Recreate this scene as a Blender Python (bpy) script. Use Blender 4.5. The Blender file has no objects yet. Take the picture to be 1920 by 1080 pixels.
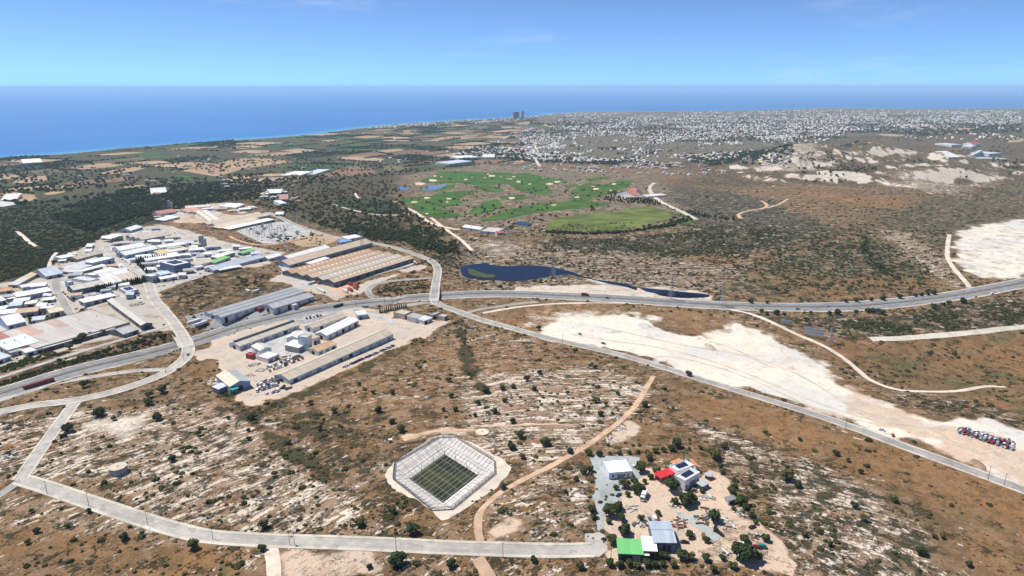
import bpy, bmesh, math, random
import numpy as np
from mathutils import Matrix, Vector
from mathutils.geometry import delaunay_2d_cdt

# ------------------------------------------------------------------ camera, sky, sun, exposure
S = bpy.context.scene
COL = S.collection
R = math.radians
random.seed(7)
rng = np.random.default_rng(11)
CZ, PITCH, ROLL = 230.0, R(16.41), R(-0.08)
CAMM = Matrix.Rotation(R(90) - PITCH, 3, 'X') @ Matrix.Rotation(ROLL, 3, 'Z')
cam = bpy.data.objects.new('camera', bpy.data.cameras.new('camera'))
COL.objects.link(cam)
cam.matrix_world = Matrix.Translation((0, 0, CZ)) @ CAMM.to_4x4()
cam.data.sensor_width, cam.data.lens = 36.0, 24.0
cam.data.clip_start, cam.data.clip_end = 1.0, 400000.0
S.camera = cam
SUN_AZ, SUN_EL = R(-68), R(60)            # azimuth from +Y, negative = to the left
sdir = Vector((math.sin(SUN_AZ) * math.cos(SUN_EL), math.cos(SUN_AZ) * math.cos(SUN_EL), math.sin(SUN_EL)))
W = bpy.data.worlds.new('World'); S.world = W; W.use_nodes = True
wn = W.node_tree.nodes; wl = W.node_tree.links
sky = wn.new('ShaderNodeTexSky'); sky.sky_type = 'NISHITA'; sky.sun_disc = False
sky.sun_elevation = SUN_EL; sky.sun_rotation = SUN_AZ
sky.altitude = 25000; sky.air_density = 8.0; sky.dust_density = 0.0; sky.ozone_density = 2.0
tint = wn.new('ShaderNodeMix'); tint.data_type = 'RGBA'; tint.blend_type = 'MULTIPLY'
tint.inputs[0].default_value = 1.0
wl.new(sky.outputs[0], tint.inputs[6]); tint.inputs[7].default_value = (0.86, 0.935, 0.98, 1)
tc = wn.new('ShaderNodeTexCoord'); cm = wn.new('ShaderNodeMapping'); cm.inputs['Scale'].default_value = (2.2, 2.2, 13.0); wl.new(tc.outputs['Generated'], cm.inputs['Vector'])
cn_ = wn.new('ShaderNodeTexNoise'); cn_.inputs['Scale'].default_value = 1.6; cn_.inputs['Detail'].default_value = 7; cn_.inputs['Roughness'].default_value = 0.6; wl.new(cm.outputs[0], cn_.inputs['Vector'])
cr_ = wn.new('ShaderNodeMapRange'); cr_.interpolation_type = 'SMOOTHSTEP'; cr_.inputs['From Min'].default_value = 0.57; cr_.inputs['From Max'].default_value = 0.80; cr_.inputs['To Max'].default_value = 0.22; wl.new(cn_.outputs[0], cr_.inputs['Value'])
cl_ = wn.new('ShaderNodeMix'); cl_.data_type = 'RGBA'; wl.new(cr_.outputs[0], cl_.inputs[0]); wl.new(tint.outputs[2], cl_.inputs[6]); cl_.inputs[7].default_value = (6.6, 7.0, 7.6, 1)   # thin cirrus
wl.new(cl_.outputs[2], wn['Background'].inputs[0])
wn['Background'].inputs[1].default_value = 0.137
sun = bpy.data.objects.new('sun', bpy.data.lights.new('sun', 'SUN'))
sun.data.energy, sun.data.angle, sun.data.color = 4.6, R(0.53), (1.0, 0.955, 0.89)
sun.rotation_euler = sdir.to_track_quat('Z', 'Y').to_euler()
COL.objects.link(sun)
S.view_settings.view_transform = 'Standard'; S.view_settings.look = 'None'
S.view_settings.exposure, S.view_settings.gamma = 0.30, 1.0
S.view_settings.use_curve_mapping = False

# ------------------------------------------------------------------ noise, terrain, un-projection
def _hash(ix, iy, s):
    n = (ix.astype(np.int64) * 374761393 + iy.astype(np.int64) * 668265263 + s * 982451653) & 0x7fffffff
    n = ((n ^ (n >> 13)) * 1274126177) & 0x7fffffff
    return ((n ^ (n >> 16)) & 0xffff) / 65535.0
def vnoise(x, y, s=0):
    x = np.asarray(x, float); y = np.asarray(y, float)
    ix, iy = np.floor(x), np.floor(y); fx, fy = x - ix, y - iy
    fx, fy = fx * fx * (3 - 2 * fx), fy * fy * (3 - 2 * fy)
    a, b, c, d = _hash(ix, iy, s), _hash(ix + 1, iy, s), _hash(ix, iy + 1, s), _hash(ix + 1, iy + 1, s)
    return (a * (1 - fx) + b * fx) * (1 - fy) + (c * (1 - fx) + d * fx) * fy
def fbm(x, y, s=0, o=4):
    v, a, t = 0, 1.0, 0
    for k in range(o):
        v = v + a * vnoise(x * 2 ** k, y * 2 ** k, s + k); t += a; a *= 0.5
    return v / t
def sm(a, b, v):
    t = np.clip((v - a) / (b - a), 0, 1); return t * t * (3 - 2 * t)
GAUSS = [(90, 330, 230, 160, 9), (1600, 3350, 480, 260, 95), (1500, 2520, 470, 170, 52), (4300, 5200, 1900, 1600, 55),
         (430, 560, 190, 80, -15), (395, 1130, 300, 130, 14), (-560, 780, 160, 80, 5), (900, 1500, 380, 260, 16),
         (2100, 3000, 500, 250, 45), (1250, 3150, 180, 150, 50), (820, 1750, 300, 120, 14), (1250, 1900, 260, 140, 22), (-330, 860, 110, 60, 4)]
def h0(x, y):
    x = np.atleast_1d(np.asarray(x, float)); y = np.atleast_1d(np.asarray(y, float))
    r = np.hypot(x, y)
    z = -120 * sm(1000, 3700, r)
    for gx, gy, sx, sy, hh in GAUSS:
        z = z + hh * np.exp(-((x - gx) / sx) ** 2 - ((y - gy) / sy) ** 2)
    z = z + (fbm(x / 190, y / 190, 3, 2) - 0.5) * 6 * sm(250, 700, r) * (1 - 0.7 * sm(3000, 5000, r))
    k = (x > 250) & (r > 1500) & (r < 5600)
    if np.any(k):
        z = np.array(z); xk, yk, rk_ = x[k], y[k], r[k]
        z[k] -= np.abs(fbm(xk / 260, yk / 260, 17, 3) - 0.5) * 95 * sm(250, 900, xk) * sm(1500, 2000, rk_) * (1 - sm(4200, 5600, rk_))
    k = r < 1200
    if np.any(k):
        z = np.array(z); z[k] += (fbm(x[k] / 60, y[k] / 60, 9, 2) - 0.5) * 1.6 * (1 - sm(700, 1200, r[k]))
    return z
MOD = []                                    # later terrain edits (cuttings, basin, lake)
def h(x, y):
    x = np.asarray(x, float); y = np.asarray(y, float)
    z = h0(x, y)
    for f in MOD:
        z = f(x, y, z)
    return z
CM = np.array(CAMM)
def ray(px, py):
    d = np.stack([(np.asarray(px, float) - 960) / 1280, -(np.asarray(py, float) - 540) / 1280, -np.ones_like(np.asarray(px, float))], -1)
    return d @ CM.T
def U(px, py, zoff=0.0, hf=None):
    """photo pixel -> point of the terrain (raised by zoff)"""
    hf = hf or h
    px = np.atleast_1d(np.asarray(px, float)); py = np.atleast_1d(np.asarray(py, float))
    d = ray(px, py); dz = np.minimum(d[:, 2], -0.004)
    t = (CZ - zoff) / -dz
    for k in range(26):
        X, Y = d[:, 0] * t, d[:, 1] * t
        z = CZ + dz * t
        e_ = z - (hf(X, Y) + zoff)
        t = np.maximum(t + 0.8 * e_ / -dz, 20)
        if k > 3 and np.abs(e_).max() < .02: break
    return np.stack([d[:, 0] * t, d[:, 1] * t], -1)
def proj(X, Y, Z):
    v = np.stack([np.asarray(X, float), np.asarray(Y, float), np.asarray(Z, float) - CZ], -1) @ CM
    return 960 + 1280 * v[..., 0] / -v[..., 2], 540 - 1280 * v[..., 1] / -v[..., 2], -v[..., 2]
ZO = dict(a=(0, 420, 9), b=(180, 400, 9), c=(0, 510, 9), d=(180, 490, 9), e=(0, 580, 9), f=(260, 370, 9), g=(360, 370, 6.75),
          k=(520, 430, 6.857), l=(340, 520, 6.4), m=(420, 570, 8.309), n=(600, 560, 7.7125), o=(370, 660, 9), p=(1100, 840, 9),
          q=(1240, 840, 9), r=(1140, 950, 9), s=(1280, 950, 9), G=(740, 300, 3.31), F=(700, 400, 3.84), D=(0, 540, 4.5),
          B=(350, 360, 3.6), T=(680, 780, 4.91), A=(0, 150, 3), C=(560, 180, 3.84), E=(1000, 180, 3.84), H=(1420, 180, 3.84),
          J=(1150, 380, 2.493), K=(900, 560, 3.2), L=(1400, 560, 2.7), M=(400, 700, 2.743), N=(1080, 810, 4), P=(0, 0, 1), Q=(0, 750, 3.2725))
def Z(z, *pts):
    ox, oy, s = ZO[z]
    return [(ox + x / s, oy + y / s) for x, y in pts]
def UW(z, pts, zoff=0.0, hf=None):
    q = np.array(Z(z, *pts)); return U(q[:, 0], q[:, 1], zoff, hf)

def seg_dist(x, y, P):
    d = np.full(np.shape(x), 1e9)
    for (ax, ay), (bx, by) in zip(P[:-1], P[1:]):
        vx, vy = bx - ax, by - ay; L2 = vx * vx + vy * vy + 1e-9
        t = np.clip(((x - ax) * vx + (y - ay) * vy) / L2, 0, 1)
        d = np.minimum(d, np.hypot(x - ax - t * vx, y - ay - t * vy))
    return d
def inpoly(x, y, P):
    c = np.zeros(np.shape(x), bool); n = len(P)
    for i in range(n):
        x1, y1 = P[i]; x2, y2 = P[(i + 1) % n]
        k = ((y1 > y) != (y2 > y)) & (x < (x2 - x1) * (y - y1) / (y2 - y1 + 1e-12) + x1)
        c ^= k
    return c
def sdist(x, y, P):
    """negative inside"""
    d = seg_dist(x, y, list(P) + [P[0]])
    return np.where(inpoly(x, y, P), -d, d)
def smooth_line(P, step=6.0, it=2):
    P = np.asarray(P, float)
    for _ in range(it):
        a, b = P[:-1], P[1:]
        Q = np.empty((2 * len(a), 2)); Q[0::2] = 0.75 * a + 0.25 * b; Q[1::2] = 0.25 * a + 0.75 * b
        P = np.vstack([P[:1], Q, P[-1:]])
    s = np.r_[0, np.cumsum(np.hypot(*np.diff(P, axis=0).T))]
    n = max(2, int(s[-1] / step)); t = np.linspace(0, s[-1], n + 1)
    return np.stack([np.interp(t, s, P[:, 0]), np.interp(t, s, P[:, 1])], -1)

# motorway centre line (lies in a shallow cutting), lake and netted basin shape the terrain
MWAY_PX = [(-60, 760), (0, 741), (111, 703), (222, 672), (333, 644), (400, 624), (433, 613), (514, 596), (586, 582), (640, 573), (711, 563), (803, 555),
           (880, 551), (960, 551), (1060, 556), (1160, 563), (1260, 570), (1360, 576), (1460, 579), (1560, 579), (1660, 573), (1760, 562), (1840, 549), (1930, 531), (2020, 508)]
_m = np.array(MWAY_PX, float)
MWAY = smooth_line(U(_m[:, 0], _m[:, 1], -3.0, h0), 8)
BR1 = U(814, 556, 0, h0)[0]; BR2 = U(343, 640, 0, h0)[0]
_gx0, _gx1, _gy0, _gy1, _gs = MWAY[:, 0].min() - 40, MWAY[:, 0].max() + 40, MWAY[:, 1].min() - 40, MWAY[:, 1].max() + 40, 4.0
_GX, _GY = np.meshgrid(np.arange(_gx0, _gx1 + _gs, _gs), np.arange(_gy0, _gy1 + _gs, _gs))
_sel = np.full(_GX.shape, 99.0)
for _i in range(0, len(MWAY) - 1, 3):
    _a, _b = MWAY[_i], MWAY[min(_i + 3, len(MWAY) - 1)]
    _i0, _i1 = int((min(_a[0], _b[0]) - 36 - _gx0) / _gs), int((max(_a[0], _b[0]) + 40 - _gx0) / _gs); _j0, _j1 = int((min(_a[1], _b[1]) - 36 - _gy0) / _gs), int((max(_a[1], _b[1]) + 40 - _gy0) / _gs)
    _i0, _j0 = max(_i0, 0), max(_j0, 0)
    _sel[_j0:_j1, _i0:_i1] = np.minimum(_sel[_j0:_j1, _i0:_i1], seg_dist(_GX[_j0:_j1, _i0:_i1], _GY[_j0:_j1, _i0:_i1], [_a, _b]))
def mway_dist(x, y):
    fx = np.clip((x - _gx0) / _gs, 0, _sel.shape[1] - 1.001); fy = np.clip((y - _gy0) / _gs, 0, _sel.shape[0] - 1.001)
    i, j = fx.astype(int), fy.astype(int); a, b = fx - i, fy - j
    return (_sel[j, i] * (1 - a) + _sel[j, i + 1] * a) * (1 - b) + (_sel[j + 1, i] * (1 - a) + _sel[j + 1, i + 1] * a) * b
def cut(x, y, z):
    bb = (y > _gy0) & (y < _gy1) & (x > _gx0) & (x < _gx1)
    if not np.any(bb): return z
    xs, ys = x[bb], y[bb]
    dd = mway_dist(xs, ys)
    near = np.maximum(np.exp(-((xs - BR1[0]) ** 2 + (ys - BR1[1]) ** 2) / 110 ** 2), np.exp(-((xs - BR2[0]) ** 2 + (ys - BR2[1]) ** 2) / 110 ** 2))
    dep = (1.2 + 4.8 * near) * (1 - sm(15, 27, dd))
    z = np.array(z, float)
    z[bb] = z[bb] - dep
    return z
MOD.append(cut)
LAKE_PX = [(622, 385), (690, 370), (760, 362), (815, 355), (850, 375), (960, 380), (1100, 372), (1200, 377), (1300, 388), (1400, 410), (1500, 450),
           (1600, 475), (1700, 490), (1800, 500), (1900, 530), (1910, 560), (1850, 535), (1720, 512), (1560, 472), (1400, 440), (1280, 450), (1150, 475), (1040, 490), (960, 492), (880, 480), (770, 480), (690, 470), (640, 455)]
_lc = UW('F', LAKE_PX, -3.0, h0)
LAKEZ = float(np.median(h0(_lc[:, 0], _lc[:, 1]))) - 3.0
_q = np.array(Z('F', *LAKE_PX)); _d = ray(_q[:, 0], _q[:, 1]); _t = (CZ - LAKEZ) / -_d[:, 2]
LAKE = np.stack([_d[:, 0] * _t, _d[:, 1] * _t], -1)
def lakecut(x, y, z):
    b = (x > LAKE[:, 0].min() - 60) & (x < LAKE[:, 0].max() + 60) & (y > LAKE[:, 1].min() - 60) & (y < LAKE[:, 1].max() + 60)
    if not np.any(b): return z
    z = np.array(z, float)
    if np.ndim(x):
        s = sdist(x[b], y[b], LAKE); k = 1 - sm(-1, 34, s)
        zz = z[b] * (1 - k) + (LAKEZ + 0.1) * k
        z[b] = np.where(s < 1, LAKEZ - 1.2 * sm(1, -8, s) - 0.15, np.maximum(zz, LAKEZ + 0.1))
    return z
MOD.append(lakecut)
OCT = UW('T', [(690, 215), (850, 208), (1205, 410), (1210, 525), (820, 843), (640, 857), (285, 592), (298, 445)], 0, h0)
OCTC = OCT.mean(0); OCTZ = float(h0(OCT[:, 0], OCT[:, 1]).mean())
def basin(x, y, z):
    b = (abs(x - OCTC[0]) < 70) & (abs(y - OCTC[1]) < 80)
    if not np.any(b): return z
    z = np.array(z, float)
    if np.ndim(x):
        s = sdist(x[b], y[b], OCT)
        zz = OCTZ + (z[b] - OCTZ) * sm(2, 22, s)
        z[b] = np.where(s < -0.5, OCTZ - 6.0, zz)
    return z
MOD.append(basin)

# ------------------------------------------------------------------ materials
class NT:
    def __init__(s, name):
        s.m = bpy.data.materials.new(name); s.m.use_nodes = True
        s.t = s.m.node_tree; s.bsdf = s.t.nodes['Principled BSDF']; s.out = s.t.nodes['Material Output']
    def n(s, kind, **kw):
        o = s.t.nodes.new(kind)
        for k, v in kw.items(): setattr(o, k, v)
        return o
    def put(s, sock, v):
        if isinstance(v, bpy.types.NodeSocket): s.t.links.new(v, sock)
        elif v is not None:
            try: sock.default_value = v
            except Exception: sock.default_value = (v[0], v[1], v[2], 1) if len(v) == 3 else v
    def noise(s, vec, scale, detail=4, rough=0.55, dist=0.0):
        o = s.n('ShaderNodeTexNoise'); s.put(o.inputs['Vector'], vec)
        o.inputs['Scale'].default_value = scale; o.inputs['Detail'].default_value = detail
        o.inputs['Roughness'].default_value = rough; o.inputs['Distortion'].default_value = dist
        return o.outputs[0]
    def math(s, op, a, b=None, c=None):
        o = s.n('ShaderNodeMath', operation=op); s.put(o.inputs[0], a)
        if b is not None: s.put(o.inputs[1], b)
        if c is not None: s.put(o.inputs[2], c)
        return o.outputs[0]
    def step(s, v, lo, hi, smooth=True):
        o = s.n('ShaderNodeMapRange'); o.interpolation_type = 'SMOOTHSTEP' if smooth else 'LINEAR'
        s.put(o.inputs['Value'], v); s.put(o.inputs['From Min'], lo); s.put(o.inputs['From Max'], hi)
        return o.outputs[0]
    def mix(s, f, a, b, mode='MIX'):
        o = s.n('ShaderNodeMix', data_type='RGBA', blend_type=mode)
        s.put(o.inputs[0], f); s.put(o.inputs[6], a); s.put(o.inputs[7], b)
        return o.outputs[2]
    def pos(s): return s.n('ShaderNodeNewGeometry').outputs['Position']
    def obj(s): return s.n('ShaderNodeTexCoord').outputs['Object']
    def bump(s, hgt, strength, dist):
        o = s.n('ShaderNodeBump'); o.inputs['Strength'].default_value = strength; o.inputs['Distance'].default_value = dist
        s.put(o.inputs['Height'], hgt); s.put(s.bsdf.inputs['Normal'], o.outputs[0])
    def fin(s, col, rough=0.8, spec=0.3, metal=0.0):
        s.put(s.bsdf.inputs['Base Color'], col); s.put(s.bsdf.inputs['Roughness'], rough)
        s.bsdf.inputs['Specular IOR Level'].default_value = spec; s.bsdf.inputs['Metallic'].default_value = metal
        return s.m
MATS = {}
def c3(c, k=1.0): return (min(c[0] * k, 1), min(c[1] * k, 1), min(c[2] * k, 1), 1)
def plain(col, rough=0.75, var=0.25, scale=0.4, spec=0.3, metal=0.0, key=None):
    """a weathered flat colour: two scales of noise"""
    k = (tuple(round(v, 3) for v in col), rough, var, scale, metal)
    if k in MATS: return MATS[k]
    t = NT(key or 'weathered_paint')
    o = t.obj()
    a = t.step(t.noise(o, scale, 6, 0.65), 0.3, 0.7)
    b = t.step(t.noise(o, scale * 9, 3, 0.6), 0.3, 0.7)
    c = t.mix(a, c3(col, 1 - var), c3(col, 1 + var * 0.35))
    c = t.mix(t.math('MULTIPLY', b, var * 0.8), c, c3(col, 1 - var * 0.9))
    MATS[k] = t.fin(c, rough, spec, metal); return MATS[k]
def roofmat(col, dirt=0.3, pitch=1.1):
    """corrugated sheeting: ribs run down the slope (local Y), sheet by sheet variation and rust/dust streaks"""
    k = ('roof', tuple(round(v, 3) for v in col), dirt, pitch)
    if k in MATS: return MATS[k]
    t = NT('sheet_roof'); o = t.obj()
    sp = t.n('ShaderNodeSeparateXYZ'); t.put(sp.inputs[0], o)
    ix = t.math('FLOOR', t.math('MULTIPLY', sp.outputs[0], 0.33))
    wn_ = t.n('ShaderNodeTexWhiteNoise', noise_dimensions='1D'); t.put(wn_.inputs['W'], ix)
    mp = t.n('ShaderNodeMapping'); mp.inputs['Scale'].default_value = (0.35, 0.04, 0.3); t.put(mp.inputs['Vector'], o)
    st = t.step(t.noise(mp.outputs[0], 1.0, 5, 0.65), 0.42, 0.68)
    pt = t.step(t.noise(o, 0.06, 4, 0.6), 0.42, 0.62)
    c = t.mix(wn_.outputs[0], c3(col, 0.9), c3(col, 1.04))
    c = t.mix(t.math('MULTIPLY', st, dirt), c, c3((col[0] * 0.62, col[1] * 0.56, col[2] * 0.5)))
    c = t.mix(t.math('MULTIPLY', pt, dirt * 0.6), c, c3((col[0] * 0.8, col[1] * 0.78, col[2] * 0.74)))
    wv = t.n('ShaderNodeTexWave', wave_type='BANDS', bands_direction='X'); t.put(wv.inputs['Vector'], o); wv.inputs['Scale'].default_value = pitch
    t.bump(wv.outputs[1], 0.35, 0.08)
    MATS[k] = t.fin(c, 0.55, 0.35); return MATS[k]
def attrmat(name, col, var=0.35, rough=0.9, trans=0.0):
    """foliage: shade differs leaf clump by leaf clump and plant by plant"""
    t = NT(name)
    g = t.n('ShaderNodeNewGeometry'); oi = t.n('ShaderNodeObjectInfo')
    c = t.mix(g.outputs['Random Per Island'], c3(col, 1 - var), c3((col[0] * 1.5, col[1] * 1.35, col[2] * 1.2), 1 + var * 0.5))
    c = t.mix(t.math('MULTIPLY', oi.outputs['Random'], 0.8), c, c3((col[0] * 2.0, col[1] * 1.45, col[2] * 1.2)))
    return t.fin(c, rough, 0.15)

GLASS = plain((0.035, 0.045, 0.06), 0.15, 0.1, 0.5, 0.6, key='dark_glass')
DARK = plain((0.035, 0.035, 0.04), 0.8, 0.2, key='dark_opening')
CONC = plain((0.50, 0.48, 0.45), 0.85, 0.25, 0.25, key='concrete')
STEEL = plain((0.33, 0.35, 0.37), 0.5, 0.2, 1.0, 0.4, 0.3, key='galvanised_steel')
WOOD = plain((0.10, 0.085, 0.07), 0.85, 0.3, 1.0, key='creosoted_wood')
TYRE = plain((0.025, 0.025, 0.025), 0.85, 0.1, key='tyre_rubber')
LEAF = [attrmat('leaf_green', (0.035, 0.058, 0.020)), attrmat('leaf_dark', (0.026, 0.044, 0.019)), attrmat('leaf_olive', (0.060, 0.074, 0.032)), attrmat('leaf_scrub', (0.058, 0.062, 0.031))]
BARK = plain((0.13, 0.10, 0.075), 0.9, 0.3, 2.0, key='bark')

# ------------------------------------------------------------------ mesh and object helpers
def mesh(name, V, F, mats=(), mi=None, smooth=False):
    me = bpy.data.meshes.new(name)
    me.from_pydata([tuple(map(float, v)) for v in V], [], [tuple(int(i) for i in f) for f in F])
    for m in mats: me.materials.append(m)
    if mi is not None: me.polygons.foreach_set('material_index', np.asarray(mi, np.int32))
    if smooth: me.polygons.foreach_set('use_smooth', np.ones(len(me.polygons), bool))
    me.update(); return me
def add(name, me, parent=None, loc=(0, 0, 0), rz=0.0):
    o = bpy.data.objects.new(name, me); COL.objects.link(o)
    o.location = loc; o.rotation_euler = (0, 0, rz)
    if parent: o.parent = parent
    return o
def tag(o, label=None, cat=None, group=None, kind=None):
    if label: o['label'] = label
    if cat: o['category'] = cat
    if group: o['group'] = group
    if kind: o['kind'] = kind
    return o
class MB:
    def __init__(s): s.V, s.F, s.I = [], [], []
    def face(s, pts, mi=0):
        b = len(s.V); s.V += [tuple(p) for p in pts]; s.F.append(tuple(range(b, b + len(pts)))); s.I.append(mi)
    def box(s, x0, x1, y0, y1, z0, z1, mi=0, bottom=False):
        b = len(s.V)
        s.V += [(x0, y0, z0), (x1, y0, z0), (x1, y1, z0), (x0, y1, z0), (x0, y0, z1), (x1, y0, z1), (x1, y1, z1), (x0, y1, z1)]
        fs = [(4, 5, 6, 7), (0, 1, 5, 4), (1, 2, 6, 5), (2, 3, 7, 6), (3, 0, 4, 7)] + ([(3, 2, 1, 0)] if bottom else [])
        s.F += [tuple(b + i for i in f) for f in fs]; s.I += [mi] * len(fs)
    def hexa(s, lo, hi, mi=0):
        """lo, hi: four points each"""
        b = len(s.V); s.V += [tuple(p) for p in lo] + [tuple(p) for p in hi]
        fs = [(4, 5, 6, 7), (0, 1, 5, 4), (1, 2, 6, 5), (2, 3, 7, 6), (3, 0, 4, 7), (3, 2, 1, 0)]
        s.F += [tuple(b + i for i in f) for f in fs]; s.I += [mi] * 6
    def tube(s, p, q, r0, r1=None, n=6, mi=0, cap=True):
        r1 = r0 if r1 is None else r1
        p, q = Vector(p), Vector(q); d = (q - p).normalized()
        u = d.orthogonal().normalized(); v = d.cross(u); b = len(s.V)
        for c, rr in ((p, r0), (q, r1)):
            for k in range(n):
                a = 2 * math.pi * k / n; s.V.append(tuple(c + (u * math.cos(a) + v * math.sin(a)) * rr))
        for k in range(n):
            s.F.append((b + k, b + (k + 1) % n, b + n + (k + 1) % n, b + n + k)); s.I.append(mi)
        if cap:
            s.F.append(tuple(b + n + k for k in range(n))); s.I.append(mi)
            s.F.append(tuple(b + n - 1 - k for k in range(n))); s.I.append(mi)
    def me(s, name, *mats, smooth=False): return mesh(name, s.V, s.F, mats, s.I, smooth)
    def build(s, name, mats, parent=None, loc=(0, 0, 0), rz=0, smooth=False):
        return add(name, s.me(name, *(mats if isinstance(mats, (list, tuple)) else [mats]), smooth=smooth), parent, loc, rz)
def copy_tree(o, parent=None):
    c = o.copy(); COL.objects.link(c)
    if parent: c.parent = parent
    for ch in list(o.children): copy_tree(ch, c)
    return c
def rough_poly(P, amp, step):
    """densified polygon with an uneven outline"""
    Q = smooth_line(np.vstack([P, P[:1]]), step, 1)[:-1]
    n1 = fbm(Q[:, 0] / (step * 4), Q[:, 1] / (step * 4), 21, 3) - 0.5; n2 = fbm(Q[:, 0] / (step * 4) + 50, Q[:, 1] / (step * 4), 22, 3) - 0.5
    return Q + np.stack([n1, n2], -1) * amp * 2
def sheet(name, P, zoff, m, grid=12.0, hf=None, rough=0.0, parent=None, flat=None):
    hf = hf or h
    P = np.asarray(P, float)
    P = rough_poly(P, rough, max(grid * 0.35, 1.0)) if rough else smooth_line(np.vstack([P, P[:1]]), grid, 0)[:-1]
    x0, y0 = P.min(0); x1, y1 = P.max(0)
    g = []
    if flat is None:
        gx, gy = np.meshgrid(np.arange(x0, x1, grid), np.arange(y0, y1, grid)); gx = gx.ravel() + grid * 0.31; gy = gy.ravel() + grid * 0.23
        k = sdist(gx, gy, P) < -grid * 0.3; g = list(zip(gx[k], gy[k]))
    n = len(P); pts = [Vector((float(x), float(y))) for x, y in P] + [Vector((float(x), float(y))) for x, y in g]
    r = delaunay_2d_cdt(pts, [], [list(range(n))], 1, 1e-4)
    vv = np.array([(v[0], v[1]) for v in r[0]])
    z = np.full(len(vv), flat) if flat is not None else hf(vv[:, 0], vv[:, 1]) + zoff
    F = []
    for f in r[2]:
        a, b, c = vv[f[0]], vv[f[1]], vv[f[2]]
        F.append(f if (b[0] - a[0]) * (c[1] - a[1]) - (b[1] - a[1]) * (c[0] - a[0]) > 0 else f[::-1])
    me = mesh(name, np.column_stack([vv, z]), F, [m], smooth=True)
    return add(name, me, parent)
def normals2d(P):
    d = np.gradient(P, axis=0); d /= np.hypot(d[:, 0], d[:, 1])[:, None] + 1e-9
    return np.stack([-d[:, 1], d[:, 0]], -1)          # left of travel
def ribbon(name, C, prof, m, hf=None, zoff=0.0, parent=None, jitter=0.0):
    """sweep a profile [(offset, dz), ...] (right to left, seen from above) along centre line C, laid on the terrain"""
    hf = hf or h; C = np.asarray(C, float); N = normals2d(C)
    off = np.array([p[0] for p in prof]); dz = np.array([p[1] for p in prof]); k = len(prof)
    O = np.repeat(off[None], len(C), 0)
    if jitter:
        O = O + (fbm(C[:, :1] / 9 + off[None] * 7, C[:, 1:] / 9, 31, 3) - 0.5) * 2 * jitter
    X = C[:, 0, None] + N[:, 0, None] * O; Y = C[:, 1, None] + N[:, 1, None] * O
    Zc = hf(X.ravel(), Y.ravel()).reshape(X.shape) + dz[None] + zoff
    V = np.stack([X, Y, Zc], -1).reshape(-1, 3); F = []
    for i in range(len(C) - 1):
        for j in range(k - 1):
            a = i * k + j; F.append((a, a + k, a + k + 1, a + 1))
    return add(name, mesh(name, V, F, [m], smooth=False), parent)

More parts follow.
